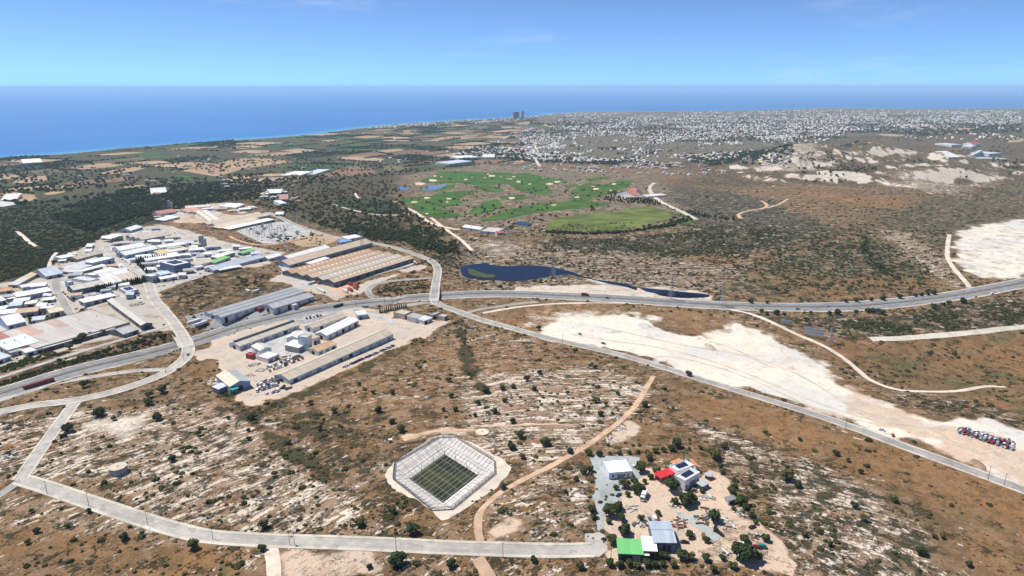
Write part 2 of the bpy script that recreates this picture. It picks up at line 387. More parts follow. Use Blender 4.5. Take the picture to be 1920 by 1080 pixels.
# ------------------------------------------------------------------ ground cover zones (world polygons) : rock, scrub, dry, white, pale, green
def ZP(pts, vals, soft): return (U([p[0] for p in pts], [p[1] for p in pts]), vals, soft)
ZONES = [
 ZP([(-80, 300), (300, 268), (660, 243), (1000, 218), (1000, 300), (740, 330), (300, 380), (-80, 395)], (0, .62, .0, 0, .12, .62), 120),
 ZP([(840, 262), (1000, 216), (1400, 207), (1990, 205), (1990, 240), (1500, 300), (1250, 312), (900, 302)], (.05, .62, .0, 0, .35, .2), 150),
 ZP([(1300, 300), (1500, 262), (1990, 232), (1990, 352), (1500, 345), (1280, 362)], (.35, .68, .2, 0, .10, .30), 60),
 ZP([(740, 330), (900, 308), (1230, 330), (1310, 400), (1270, 432), (1020, 442), (900, 432), (780, 405)], (.45, .50, .1, 0, .32, .5), 20),
 ZP([(460, 340), (740, 328), (760, 395), (840, 440), (870, 492), (830, 490), (760, 460), (690, 448), (600, 430), (460, 380)], (.3, .75, .1, 0, .05, .1), 20),
 ZP([(-80, 380), (240, 372), (480, 375), (330, 405), (200, 442), (110, 490), (0, 532), (-80, 545)], (0, .92, 0, 0, 0, .5), 14),
 ZP([(300, 545), (380, 521), (460, 500), (545, 520), (545, 548), (350, 600), (325, 590)], (.42, .62, .3, 0, .1, 0), 6),
 ZP([(1560, 440), (1650, 390), (1900, 350), (1990, 350), (1990, 420), (1790, 440), (1770, 530), (1500, 562), (1340, 545), (1400, 500)], (.38, .60, .18, 0, .05, .6), 18),
 ZP([(1480, 355), (1600, 385), (1720, 390), (1700, 372), (1560, 365)], (0, .2, .75, 0, .25, .1), 12),
 ZP([(1250, 345), (1450, 375), (1560, 440), (1400, 480), (1180, 478), (1000, 470), (1050, 445), (1290, 432)], (.72, .85, .1, 0, .1, 0), 14),
 ZP([(850, 440), (1000, 460), (1200, 478), (1400, 500), (1340, 555), (1200, 535), (900, 548), (860, 520)], (.62, .55, .2, 0, .1, .15), 8),
 ZP([(1440, 510), (1720, 520), (1800, 535), (1600, 560), (1480, 560)], (.15, .45, .5, 0, 0, .45), 14),
 ZP([(960, 536), (1100, 534), (1195, 541), (1205, 560), (1060, 552), (960, 548)], (.5, .15, 0, .75, .2, 0), 3),
 ZP([(1090, 520), (1190, 535), (1330, 548), (1330, 568), (1200, 561)], (.5, .2, .1, .6, .2, 0), 4),
 ZP([(1785, 440), (1830, 420), (1990, 402), (1990, 515), (1830, 525), (1778, 490)], (.15, .08, .0, .55, .5, 0), 7),
 ZP([(1650, 430), (1720, 440), (1770, 480), (1800, 545), (1760, 520), (1690, 480)], (.6, .3, .1, .2, .3, 0), 8),
 ZP([(1440, 300), (1490, 276), (1535, 300), (1535, 326), (1480, 330), (1420, 318)], (.6, .35, 0, .38, .3, 0), 25),
 ZP([(1660, 340), (1700, 333), (1800, 345), (1860, 328), (1870, 345), (1800, 360), (1700, 357)], (.6, .4, 0, .32, .2, 0), 20),
 ZP([(1330, 588), (1600, 597), (1990, 548), (1990, 612), (1640, 638), (1480, 612)], (.5, .68, .1, .12, .15, 0), 5),
 ZP([(1500, 622), (1640, 642), (1990, 612), (1990, 800), (1800, 760), (1640, 705)], (.08, .35, .6, 0, 0, .5), 6),
 ZP([(1640, 700), (1730, 738), (1990, 790), (1990, 815), (1790, 785), (1700, 760)], (.45, .6, .15, .15, .1, .1), 5),
 ZP([(830, 575), (960, 560), (1340, 580), (1400, 600), (1330, 640), (1200, 590), (1080, 590), (1030, 640), (900, 596)], (.25, .22, .7, .12, .25, 0), 5),
 ZP([(860, 600), (1000, 640), (1250, 712), (1200, 745), (1000, 760), (860, 760), (700, 800), (560, 800), (420, 762), (560, 735), (760, 680)], (.42, .42, .62, 0, .08, .1), 10),
 ZP([(1250, 712), (1560, 800), (1990, 940), (1990, 1120), (1820, 1010), (1500, 835), (1300, 790)], (.08, .27, .85, 0, 0, .22), 8),
 ZP([(1170, 790), (1330, 798), (1500, 850), (1700, 960), (1880, 1120), (1480, 1120), (1440, 960), (1330, 850)], (.70, .60, .25, 0, .10, 0), 8),
 ZP([(1700, 960), (1990, 1000), (1990, 1120), (1850, 1120)], (.15, .3, .95, 0, .1, .05), 8),
 ZP([(-80, 790), (60, 780), (420, 758), (600, 800), (760, 880), (730, 965), (640, 1000), (400, 992), (60, 890), (-80, 905)], (.72, .48, .35, 0, .18, 0), 8),
 ZP([(160, 790), (280, 775), (300, 800), (220, 830), (170, 815)], (.6, .15, 0, .5, .4, 0), 3),
 ZP([(500, 760), (720, 780), (760, 850), (725, 900), (765, 965), (700, 960), (560, 850)], (.30, .62, .35, 0, .02, .08), 8),
 ZP([(880, 700), (1150, 690), (1225, 722), (1180, 800), (1000, 880), (930, 870), (880, 800)], (.72, .4, .35, 0, .15, 0), 5),
 ZP([(930, 940), (1100, 860), (1112, 1000), (905, 1012)], (.66, .5, .3, 0, .12, 0), 4),
 ZP([(1170, 790), (1300, 795), (1330, 850), (1200, 845), (1150, 830)], (.2, .35, .75, 0, .25, 0), 5),
 ZP([(-80, 905), (40, 918), (380, 1020), (500, 1022), (480, 1060), (200, 1012), (-80, 985)], (.60, .45, .35, 0, .12, 0), 4),
 ZP([(-80, 985), (200, 1008), (420, 1040), (490, 1130), (-80, 1130)], (.2, .4, .75, 0, .02, .25), 4),
 ZP([(520, 1036), (1120, 1052), (1480, 1075), (1480, 1130), (520, 1130)], (.45, .55, .4, 0, .15, 0), 3),
 ZP([(545, 1028), (700, 1036), (720, 1075), (540, 1090)], (.45, .2, .2, .2, .55, 0), 3),
 ZP([(940, 598), (1040, 582), (1120, 580), (1180, 584), (1160, 600), (1090, 612), (1040, 634), (985, 618)], (.3, .2, .45, .42, .35, 0), 9),
 ZP([(1140, 600), (1160, 586), (1210, 596), (1290, 632), (1330, 640), (1380, 612), (1450, 625), (1530, 668), (1600, 722), (1700, 770), (1790, 790), (1990, 812), (1990, 950), (1800, 862), (1640, 809), (1420, 741), (1250, 691), (1120, 656), (1030, 632), (1080, 598)], (0, .12, .3, .80, .38, 0), 10),
 ZP([(1540, 770), (1600, 735), (1700, 772), (1800, 805), (1990, 850), (1990, 945), (1800, 850), (1640, 800)], (0, .03, .1, .30, .9, 0), 9),
 ZP([(-80, 545), (60, 522), (120, 480), (200, 440), (300, 420), (420, 450), (520, 478), (500, 500), (380, 518), (300, 542), (330, 620), (250, 625), (150, 650), (-80, 705)], (0, .12, 0, .15, .6, 0), 3),
 ZP([(280, 400), (330, 385), (420, 380), (470, 385), (440, 420), (340, 420)], (0, .15, .2, .1, .55, 0), 5),
 ZP([(395, 715), (360, 672), (400, 640), (560, 590), (660, 575), (760, 596), (838, 604), (812, 630), (745, 656), (650, 696), (560, 736), (470, 766), (432, 750)], (0, .10, .05, .18, .82, 0), 3),
 ZP([(352, 690), (395, 672), (418, 682), (405, 702), (370, 706)], (.1, .35, .8, 0, .05, .1), 2),
 ZP([(500, 525), (560, 500), (640, 540), (720, 520), (790, 495), (800, 500), (720, 528), (690, 545), (630, 560), (560, 540)], (0, .05, 0, .18, .8, 0), 3),
 ZP([(852, 600), (866, 600), (888, 680), (912, 735), (900, 742), (874, 690)], (.05, .85, .2, 0, 0, .25), 2),
 ZP([(395, 725), (410, 722), (470, 775), (560, 850), (630, 895), (615, 905), (545, 862), (450, 785)], (.1, .85, .3, 0, 0, .15), 2.5),
 ZP([(400, 765), (500, 760), (600, 720), (700, 672), (790, 632), (800, 640), (700, 685), (600, 735), (500, 775), (420, 775)], (.1, .75, .4, 0, 0, .15), 3),
 ZP([(1136, 1000), (1140, 930), (1200, 880), (1240, 885), (1300, 920), (1330, 880), (1352, 892), (1372, 930), (1370, 955), (1440, 1000), (1478, 1068), (1300, 1046), (1150, 1042)], (.03, .10, .2, .10, .85, 0), 2),
 ZP([(1345, 950), (1372, 955), (1445, 1000), (1480, 1070), (1340, 1058), (1290, 1040), (1330, 990)], (.35, .36, .2, .1, .55, 0), 3),
 ZP([(1150, 812), (1180, 785), (1200, 800), (1180, 830), (1150, 828)], (0, .05, .5, 0, .85, 0), 2),
 ZP([(930, 985), (975, 975), (970, 1010), (925, 1012)], (.2, .12, .3, .3, .7, 0), 3),
 ZP([(745, 815), (830, 803), (900, 803), (900, 812), (830, 813), (750, 832)], (.2, .15, .3, .25, .6, 0), 2.5),
 ZP([(895, 455), (950, 455), (985, 458), (970, 475), (930, 480), (900, 465)], (.5, .15, 0, .4, .35, 0), 6),
]
DEF = np.array([.35, .45, .25, 0, .1, .25])
def zone(x, y):
    x = np.asarray(x, float); y = np.asarray(y, float)
    r = np.hypot(x, y); a = np.repeat(DEF[None], len(x), 0)
    for P, v, s in ZONES:
        P0, P1 = P.min(0) - 3 * s, P.max(0) + 3 * s
        k = (x > P0[0]) & (x < P1[0]) & (y > P0[1]) & (y < P1[1])
        if not k.any(): continue
        xs, ys = x[k], y[k]
        w = s * 1.6
        d = sdist(xs, ys, P) + (fbm(xs / (w * 2 + 6), ys / (w * 2 + 6), 41, 4) - 0.5) * (w * 3.2 + 6)
        m = (1 - sm(-1.5 * s, 1.5 * s, d))[:, None]
        a[k] = a[k] * (1 - m) + np.array(v)[None] * m
    return a

COAST_PX = [(-900, 345), (-300, 312), (0, 295), (120, 288), (250, 276), (330, 270), (420, 263), (520, 257), (600, 250), (650, 243), (700, 237), (780, 230), (880, 224), (950, 221), (1010, 217), (1040, 212), (1130, 209.5),
            (1300, 208.5), (1440, 206), (1540, 202.5), (1640, 203), (1800, 203.5), (2000, 203), (2500, 203), (3300, 205)]
_c = np.array(COAST_PX, float); _d = ray(_c[:, 0], _c[:, 1]); _t = (CZ + 119) / -_d[:, 2]
COAST = np.stack([_d[:, 0] * _t, _d[:, 1] * _t], -1)
LAND = np.vstack([COAST, [[30000, 8000], [30000, -3000], [-12000, -3000]]])
SEAZ = -121.0
def coastcut(x, y, z):
    b = np.hypot(x, y) > 2600
    if not np.any(b): return z
    z = np.array(z, float)
    if np.ndim(x):
        xs, ys = x[b], y[b]
        d = sdist(xs, ys, LAND) + (fbm(xs / 300, ys / 300, 77, 3) - 0.5) * 120
        z[b] = np.where(d > 0, SEAZ - 3, np.maximum(SEAZ + 0.8, z[b] * (1 - np.exp(d / 300)) + np.exp(d / 300) * (SEAZ + 1)))
    return z
MOD.append(coastcut)

# ------------------------------------------------------------------ ground
def make_ground():
    na, nr = 620, 860
    ang = np.concatenate([np.linspace(-80, -42, 60, endpoint=False), np.linspace(-42, 42, na - 120), np.linspace(42, 80, 61)[1:]])
    na = len(ang); ang = np.radians(ang)
    rr = np.concatenate([[4, 30, 60, 90], np.geomspace(110, 21000, nr - 4)])
    A, Rr = np.meshgrid(ang, rr)
    X, Y = (np.sin(A) * Rr).ravel(), (np.cos(A) * Rr).ravel()
    Zz = h(X, Y)
    nr = len(rr)
    i = np.arange(nr - 1)[:, None] * na; j = np.arange(na - 1)[None]
    a = (i + j).ravel(); F = np.stack([a, a + 1, a + na + 1, a + na], -1)[:, ::-1]
    me = bpy.data.meshes.new('ground')
    me.vertices.add(len(X)); me.vertices.foreach_set('co', np.column_stack([X, Y, Zz]).astype(np.float32).ravel())
    me.loops.add(F.size); me.loops.foreach_set('vertex_index', F.astype(np.int32).ravel())
    me.polygons.add(len(F)); me.polygons.foreach_set('loop_start', np.arange(0, F.size, 4, dtype=np.int32))
    me.polygons.foreach_set('use_smooth', np.ones(len(F), bool))
    me.update(calc_edges=True)
    z = zone(X, Y)
    sl = np.hypot(h(X + 6, Y) - h(X - 6, Y), h(X, Y + 6) - h(X, Y - 6)) / 12
    ero = sm(.20, .42, sl + (fbm(X / 22, Y / 22, 19, 4) - .5) * .42) * sm(1400, 1800, Rr.ravel()) * sm(150, 500, X) * (1 - sm(4300, 5200, Rr.ravel()))
    z[:, 3] = np.maximum(z[:, 3], ero * .75); z[:, 0] = np.maximum(z[:, 0], ero * .6); z[:, 1] *= 1 - .6 * ero
    for nm, cols in (('cover_a', z[:, 0:3]), ('cover_b', z[:, 3:6])):
        at = me.attributes.new(nm, 'FLOAT_VECTOR', 'POINT'); at.data.foreach_set('vector', cols.astype(np.float32).ravel())
    wx = (fbm(X / 90, Y / 90, 51, 3) - .5) * 34
    u = np.hypot((X - 70) * 0.8, Y - 215) + wx; v = np.arctan2(Y - 215, (X - 70) * 0.8) * 260
    far = sm(650, 1100, Rr.ravel())
    st = np.stack([u * (1 - far) + (Y * 0.95 - X * 0.25 + wx * 2) * far, v * (1 - far) + X * far, np.zeros_like(u)], -1)
    at = me.attributes.new('strata', 'FLOAT_VECTOR', 'POINT'); at.data.foreach_set('vector', st.astype(np.float32).ravel())
    t = NT('ground_cover')
    P = t.pos()
    def attr(n):
        o = t.n('ShaderNodeAttribute', attribute_name=n); s_ = t.n('ShaderNodeSeparateXYZ'); t.put(s_.inputs[0], o.outputs['Vector']); return o.outputs['Vector'], s_.outputs
    _, (rock, scrub, dry) = attr('cover_a'); _, (white, pale, green) = attr('cover_b')
    sv, _x = attr('strata')
    nL = t.noise(P, 0.012, 5, 0.6); nM = t.noise(P, 0.06, 6, 0.62); nS = t.noise(P, 0.33, 5, 0.65); nF = t.noise(P, 1.3, 4, 0.7)
    # dry grass: straw, rust and olive
    nX = t.noise(P, 0.9, 6, 0.75, 0.3); nW = t.noise(P, 0.17, 7, 0.72, 0.5)
    c = t.mix(t.step(nM, .36, .64), (0.135, 0.086, 0.042, 1), (0.255, 0.160, 0.082, 1))
    c = t.mix(t.math('MULTIPLY', t.step(nX, .46, .62), .65), c, (0.092, 0.062, 0.030, 1))
    c = t.mix(t.math('MULTIPLY', t.step(nX, .46, .34), .5), c, (0.300, 0.215, 0.125, 1))
    rust = t.math('MULTIPLY', t.step(t.math('ADD', nL, t.math('MULTIPLY', nS, 0.5)), .60, .86), t.math('ADD', dry, 0.30))
    c = t.mix(t.math('MULTIPLY', rust, t.step(nX, .66, .40)), c, (0.290, 0.152, 0.064, 1))
    c = t.mix(t.math('MULTIPLY', t.step(nW, .47, .62), .7), c, (0.105, 0.074, 0.036, 1))
    c = t.mix(t.math('MULTIPLY', t.step(dry, .30, .03), .6), c, t.mix(t.step(nW, .4, .6), (0.150, 0.128, 0.080, 1), (0.085, 0.080, 0.048, 1)))
    gth = t.math('SUBTRACT', .72, t.math('MULTIPLY', green, .42))
    gr = t.math('MULTIPLY', t.step(t.noise(P, 0.03, 6, 0.65), gth, t.math('ADD', gth, .10)), .8)
    c = t.mix(gr, c, (0.085, 0.092, 0.036, 1))
    # bare soil between
    soil = t.step(t.math('ADD', t.noise(P, 0.09, 6, 0.7), t.math('MULTIPLY', rock, 0.14)), .50, .66)
    c = t.mix(t.math('MULTIPLY', soil, t.math('ADD', t.math('MULTIPLY', rock, 0.75), 0.12)), c, (0.40, 0.275, 0.185, 1))
    # limestone ledges following the strata
    mp = t.n('ShaderNodeMapping'); mp.inputs['Scale'].default_value = (0.33, 0.042, 1); t.put(mp.inputs['Vector'], sv)
    led = t.noise(mp.outputs[0], 1.0, 8, 0.66, 0.6)
    led = t.math('ADD', led, t.math('ADD', t.math('MULTIPLY', t.math('SUBTRACT', nS, .5), .45), t.math('ADD', t.math('MULTIPLY', t.math('SUBTRACT', nW, .5), .30), t.math('MULTIPLY', t.math('SUBTRACT', nX, .5), .40))))
    thr = t.math('SUBTRACT', .695, t.math('MULTIPLY', rock, .30))
    rk = t.step(led, thr, t.math('ADD', thr, .045))
    rk = t.math('MULTIPLY', rk, t.step(rock, .01, .12))
    rcol = t.mix(t.step(nF, .38, .68), (0.70, 0.60, 0.49, 1), (0.45, 0.36, 0.28, 1))
    rcol = t.mix(t.step(nM, .45, .62), rcol, (0.72, 0.63, 0.53, 1))
    rcol = t.mix(t.math('MULTIPLY', t.step(t.noise(mp.outputs[0], 3.1, 4, .6), .54, .64), .55), rcol, (0.27, 0.205, 0.15, 1))
    c = t.mix(rk, c, rcol)
    # low scrub
    sc = t.noise(P, 0.11, 8, 0.72, 0.4); sc2 = t.noise(mp.outputs[0], 1.7, 5, 0.6)
    sc = t.math('ADD', sc, t.math('ADD', t.math('MULTIPLY', t.math('SUBTRACT', sc2, .5), .35), t.math('MULTIPLY', t.math('SUBTRACT', nX, .5), .45)))
    sth = t.math('SUBTRACT', .69, t.math('MULTIPLY', scrub, .34))
    sk = t.math('MULTIPLY', t.step(sc, sth, t.math('ADD', sth, .06)), t.step(scrub, .0, .1))
    scol = t.mix(t.step(nX, .40, .60), (0.072, 0.066, 0.036, 1), (0.030, 0.036, 0.018, 1))
    scol = t.mix(t.step(green, .2, .6), scol, (0.031, 0.050, 0.027, 1))
    c = t.mix(t.math('MULTIPLY', sk, .93), c, scol)
    # trodden / graded earth and chalk
    pk = t.math('MULTIPLY', t.step(t.math('ADD', pale, t.math('MULTIPLY', t.math('SUBTRACT', nM, .5), 1.0)), .30, .62), 1.0)
    pcol = t.mix(t.step(nM, .35, .65), (0.66, 0.51, 0.385, 1), (0.56, 0.45, 0.355, 1))
    pcol = t.mix(t.math('MULTIPLY', t.step(nS, .45, .7), .55), pcol, (0.47, 0.385, 0.315, 1))
    pcol = t.mix(t.math('MULTIPLY', t.step(nL, .45, .62), .5), pcol, (0.70, 0.50, 0.36, 1))
    pcol = t.mix(t.step(dry, .12, .0), pcol, t.mix(t.step(nM, .35, .65), (0.56, 0.49, 0.415, 1), (0.47, 0.43, 0.385, 1)))
    pcol = t.mix(t.math('MULTIPLY', t.step(nW, .52, .66), .6), pcol, (0.36, 0.29, 0.22, 1))
    pcol = t.mix(t.math('MULTIPLY', t.step(nX, .56, .68), .5), pcol, (0.25, 0.205, 0.15, 1))
    c = t.mix(t.math('MULTIPLY', pk, .92), c, pcol)
    wk = t.step(t.math('ADD', white, t.math('MULTIPLY', t.math('SUBTRACT', t.noise(P, .045, 8, .68), .5), 1.1)), .34, .60)
    wcol = t.mix(t.step(t.noise(P, .016, 5, .6), .42, .6), (0.755, 0.69, 0.575, 1), (0.63, 0.605, 0.565, 1))
    wcol = t.mix(t.math('MULTIPLY', t.step(t.noise(P, .08, 8, .74), .5, .66), .5), wcol, (0.50, 0.41, 0.31, 1))
    wcol = t.mix(t.math('MULTIPLY', t.step(nW, .55, .68), .45), wcol, (0.40, 0.33, 0.24, 1))
    wcol = t.mix(t.math('MULTIPLY', t.step(rock, .2, .5), .75), wcol, rcol)
    c = t.mix(t.math('MULTIPLY', wk, .95), c, wcol)
    # patches of weeds re-grow through graded ground
    hgt = t.math('ADD', t.math('MULTIPLY', nS, .6), t.math('ADD', t.math('MULTIPLY', nF, .25), t.math('ADD', t.math('MULTIPLY', rk, .5), t.math('MULTIPLY', sk, .6))))
    t.bump(hgt, 0.9, 1.3)
    t.fin(c, 0.95, 0.12)
    me.materials.append(t.m)
    return tag(add('ground', me), 'rocky dry grassland with limestone ledges and scrub', kind='structure')
make_ground()

# ------------------------------------------------------------------ sea
def make_sea():
    rr = np.concatenate([np.geomspace(2500, 16000, 150), np.geomspace(17000, 160000, 40)]); ang = np.radians(np.linspace(-75, 75, 190))
    A, Q = np.meshgrid(ang, rr); X, Y = (np.sin(A) * Q).ravel(), (np.cos(A) * Q).ravel(); na = len(ang)
    i = np.arange(len(rr) - 1)[:, None] * na; j = np.arange(na - 1)[None]; a = (i + j).ravel()
    me = mesh('sea', np.column_stack([X, Y, np.full(len(X), SEAZ)]), np.stack([a + na, a + na + 1, a + 1, a], -1))
    at = me.attributes.new('shore', 'FLOAT', 'POINT'); at.data.foreach_set('value', np.exp(-np.maximum(sdist(X, Y, LAND), 0) / 170).astype(np.float32))
    t = NT('sea_water'); P = t.pos()
    s_ = t.n('ShaderNodeAttribute', attribute_name='shore').outputs['Fac']
    n = t.noise(P, .0006, 6, .6)
    c = t.mix(t.step(n, .35, .65), (0.022, 0.150, 0.44, 1), (0.028, 0.185, 0.52, 1))
    c = t.mix(t.step(s_, .2, .95), c, (0.07, 0.36, 0.55, 1))
    c = t.mix(t.step(s_, .93, 1.0), c, (0.55, 0.68, 0.70, 1))
    t.bump(t.noise(P, .05, 4, .6), .25, 1.5)
    t.fin(c, .35, .35); me.materials.append(t.m)
    tag(add('sea', me), 'deep blue sea beyond the coastal plain', kind='structure')
make_sea()
t = NT('lake_water'); _n = t.noise(t.pos(), .03, 4, .6)
LAKEM = t.fin(t.mix(t.step(_n, .35, .65), (0.003, 0.006, 0.022, 1), (0.005, 0.010, 0.036, 1)), .10, .25)
t.bump(t.noise(t.pos(), .6, 3, .6), .1, .2); t.bsdf.inputs['Specular IOR Level'].default_value = .08
_cx = LAKE.mean(0)
tag(sheet('lake', LAKE, 0, LAKEM, 20, flat=LAKEZ + .02), 'narrow dark blue lake beside the motorway', kind='structure')
for pts in ([(1110, 395), (1230, 405), (1330, 410), (1420, 425), (1465, 440), (1440, 448), (1330, 452), (1220, 440)],):
    P = UW('J', [(110, 394), (230, 408), (330, 418), (430, 427), (462, 438), (430, 444), (330, 447), (220, 436), (160, 418)])
    zz = float(h(P[:, 0], P[:, 1]).mean())
    tag(sheet('lake', P, 0.25, LAKEM, 8), 'small dark pool at the tapering end of the lake', kind='structure')
# reeds in the lake
tag(sheet('reed_bank', UW('F', [(680, 415), (720, 420), (790, 450), (890, 462), (880, 482), (770, 482), (690, 462)], -2), 0, plain((0.06, 0.075, 0.03), .9, .4, .15, key='reeds'), 8, flat=LAKEZ + .25, rough=3), 'green reed bank growing into the lake', kind='structure')

# ------------------------------------------------------------------ roads
def asphalt(name, col, var=.18):
    t = NT(name); P = t.pos()
    a = t.step(t.noise(P, .05, 5, .65), .35, .65); b = t.step(t.noise(P, .7, 5, .65), .35, .7)
    c = t.mix(a, c3(col, 1 - var), c3(col, 1 + var)); c = t.mix(t.math('MULTIPLY', b, .35), c, c3(col, .72))
    pt = t.step(t.noise(P, .16, 2, .4), .60, .63); c = t.mix(t.math('MULTIPLY', pt, .5), c, c3(col, .62))
    c = t.mix(t.math('MULTIPLY', t.step(t.noise(P, .35, 6, .75, 1.2), .60, .66), .5), c, c3(col, .55))
    return t.fin(c, .85, .25)
ASPH = asphalt('worn_asphalt', (0.33, 0.312, 0.295)); ASPH_D = asphalt('motorway_asphalt', (0.235, 0.24, 0.25)); ASPH_L = asphalt('sun_bleached_asphalt', (0.42, 0.392, 0.355))
KERB = asphalt('pale_kerb_concrete', (0.56, 0.515, 0.43)); LINE = plain((0.78, 0.78, 0.76), .7, .15, key='road_paint')
DIRT = asphalt('sandy_track', (0.54, 0.37, 0.25), .2); DIRT_W = asphalt('chalky_track', (0.66, 0.57, 0.47), .14); GRAVEL = asphalt('grey_gravel', (0.36, 0.385, 0.37), .14)
CONCY = asphalt('yard_concrete', (0.45, 0.44, 0.43), .15); ASPH_Y = asphalt('yard_asphalt', (0.31, 0.31, 0.315), .2)
ROADS = []
def line(pts, z='P', step=5.0, hf=None):
    q = np.array(Z(z, *pts), float)
    return smooth_line(U(q[:, 0], q[:, 1], 0, hf), step)
def road(label, pts, w, z='P', m=None, kerb=1.6, dash=True, zoff=.16, hf=None, name='road', step=5.0):
    C = line(pts, z, step, hf); ROADS.append((C, w / 2 + kerb)); m = m or ASPH; hw = w / 2
    o = tag(ribbon(name, C, [(-hw, 0), (-hw / 2, .04), (0, .06), (hw / 2, .04), (hw, 0)], m, hf, zoff), label, kind='structure')
    if kerb:
        for s in (-1, 1):
            pr = [(s * (hw - .05), -.05), (s * hw, .13), (s * (hw + kerb), .13), (s * (hw + kerb + .15), -.3)]
            ribbon('pavement', C, pr if s > 0 else pr[::-1], KERB, hf, zoff + .02, o, jitter=0.10)
    if dash:
        mb = MB(); N = normals2d(C)
        for i in range(1, len(C) - 1, 2):
            a, b = C[i], C[i] + (C[i + 1] - C[i]) * .75; n = N[i] * .09
            q = np.array([a - n, b - n, b + n, a + n]); zz = (hf or h)(q[:, 0], q[:, 1]) + zoff + .10
            mb.face([(x, y, v) for (x, y), v in zip(q, zz)])
        mb.build('centre_line', LINE, o)
    return o
def track(label, pts, w, z='P', m=None, zoff=.14, name='track', jit=.7):
    C = line(pts, z, 4.0); ROADS.append((C, w / 2)); hw = w / 2
    return tag(ribbon(name, C, [(-hw, 0), (-hw * .35, .02), (hw * .35, .02), (hw, 0)], m or DIRT, None, zoff, None, jit), label, kind='structure')
# motorway : two carriageways with a planted median
for s, nm in ((-1, 'near'), (1, 'far')):
    a, b = (2.0, 12.6)
    pr = [(-b, 0), (-7.3, .05), (-a, 0)] if s < 0 else [(a, 0), (7.3, .05), (b, 0)]
    o = tag(ribbon('motorway', MWAY, pr, ASPH_D, None, .16), nm + ' carriageway of the motorway', kind='structure')
    for off in (2.5, 12.0):
        ribbon('edge_line', MWAY, sorted([(s * (off - .12), 0), (s * (off + .12), 0)]), LINE, None, .24, o)
    mb = MB(); N = normals2d(MWAY)
    for i in range(1, len(MWAY) - 1, 2):
        for off in (6.2,):
            A0 = MWAY[i] + N[i] * s * off; B0 = MWAY[i] + (MWAY[i + 1] - MWAY[i]) * .6 + N[i] * s * off; n = N[i] * .12
            q = np.array([A0 - n, B0 - n, B0 + n, A0 + n]); zz = h(q[:, 0], q[:, 1]) + .26
            mb.face([(x, y, v) for (x, y), v in zip(q, zz)])
    mb.build('lane_line', LINE, o)
    ribbon('shoulder', MWAY, sorted([(s * 12.6, .0), (s * 14.2, -.1)]), DIRT_W, None, .12, o, .4)
mo = tag(ribbon('median', MWAY, [(-2, .0), (-.8, .25), (.8, .25), (2, .0)], plain((0.20, 0.16, 0.10), .95, .4, .2, key='median_soil'), None, .18), 'planted strip between the motorway carriageways', kind='structure')
gm = MB(); N = normals2d(MWAY)
for s in (-1, 1):
    ribbon('guard_rail', MWAY, [(s * 1.5, .55), (s * 1.5 + .02, .85)], STEEL, None, .2, mo)
ROADS.append((MWAY, 15))
road('long grey road running along the foreground past the netted basin', [(38, 899), (60, 905), (100, 918), (200, 952), (300, 985), (360, 1001), (400, 1008), (480, 1013), (619, 1017), (801, 1025), (947, 1031), (1060, 1033), (1112, 1031)], 7.4, kerb=1.9, m=ASPH_L)
road('short road climbing from the foreground corner to the slip roads', [(38, 899), (50, 882), (66, 858), (90, 824), (115, 790), (132, 766), (140, 756)], 6.6, kerb=1.3, m=ASPH_L)
road('stub of road leaving the corner at the picture edge', [(40, 900), (20, 915), (-10, 935), (-40, 955)], 4.5, kerb=.5, dash=False)
R1 = [(-40, 777), (0, 773), (67, 759), (133, 753), (200, 739), (267, 718), (311, 700), (337, 682), (352, 667), (354, 650), (345, 632), (330, 610), (313, 588), (298, 572), (287, 559), (284, 548), (281, 536), (272, 521), (255, 510), (240, 498), (226, 487), (213, 478), (201, 467), (199, 460), (213, 451), (236, 443), (262, 433), (291, 424), (304, 423), (324, 429), (341, 438), (352, 445), (380, 450), (409, 454), (443, 460), (479, 466), (530, 476)]
road('road winding from the slip roads over the bridge into the industrial estate', R1, 8.2, hf=h0, kerb=1.5, m=ASPH_L)
road('side road of the industrial estate curving right past the scrubby hill', [(288, 549), (302, 543), (324, 534), (350, 526), (380, 517), (405, 509), (443, 502), (470, 494)], 7, kerb=1.2, m=ASPH_L)
road('grey street between the workshops at the left edge', [(145, 618), (138, 600), (126, 580), (116, 562), (107, 545), (103, 525), (118, 516), (140, 508)], 8, kerb=.8, dash=False)
road('narrow service lane lined with a hedge beside the motorway', [(-30, 717), (0, 708), (111, 672), (222, 639), (270, 624), (311, 612), (326, 606)], 5, kerb=.6, dash=False, m=ASPH_L)
road('slip road joining the motorway below the left bridge', [(-20, 758), (40, 738), (78, 729), (155, 710), (222, 699), (270, 694), (300, 694), (318, 692)], 5.5, kerb=.8, dash=False, m=ASPH_L)
R3 = [(500, 398), (517, 404), (558, 424), (600, 438), (642, 448), (700, 455), (753, 468), (794, 482), (815, 493), (822, 506), (818, 526), (815, 549), (812, 564), (826, 573), (850, 581), (867, 587), (903, 600), (960, 616), (1039, 637), (1117, 654), (1195, 674), (1290, 703), (1400, 738), (1548, 783), (1637, 816), (1770, 864), (1920, 919), (2010, 955)]
road('long straight grey road crossing the bridge and running beside the white quarry floor', R3, 7.6, hf=h0, kerb=1.4)
road('loop ramp curling down to the motorway', [(810, 521), (767, 524), (725, 528), (700, 534), (688, 545), (694, 554), (716, 559), (760, 558)], 5.5, kerb=.8, dash=False)
road('ramp leading from the bridge to the workshop compound', [(806, 567), (767, 572), (725, 579), (697, 588), (672, 584), (650, 580)], 6, kerb=.8, dash=False)
road('access lane through the workshop compound', [(690, 587), (710, 593), (730, 602), (750, 612), (770, 616)], 6, kerb=0, dash=False, m=CONCY)
road('short slip lane right of the bridge junction', [(872, 588), (895, 581), (921, 577), (968, 570), (1010, 566)], 5, kerb=.6, dash=False)
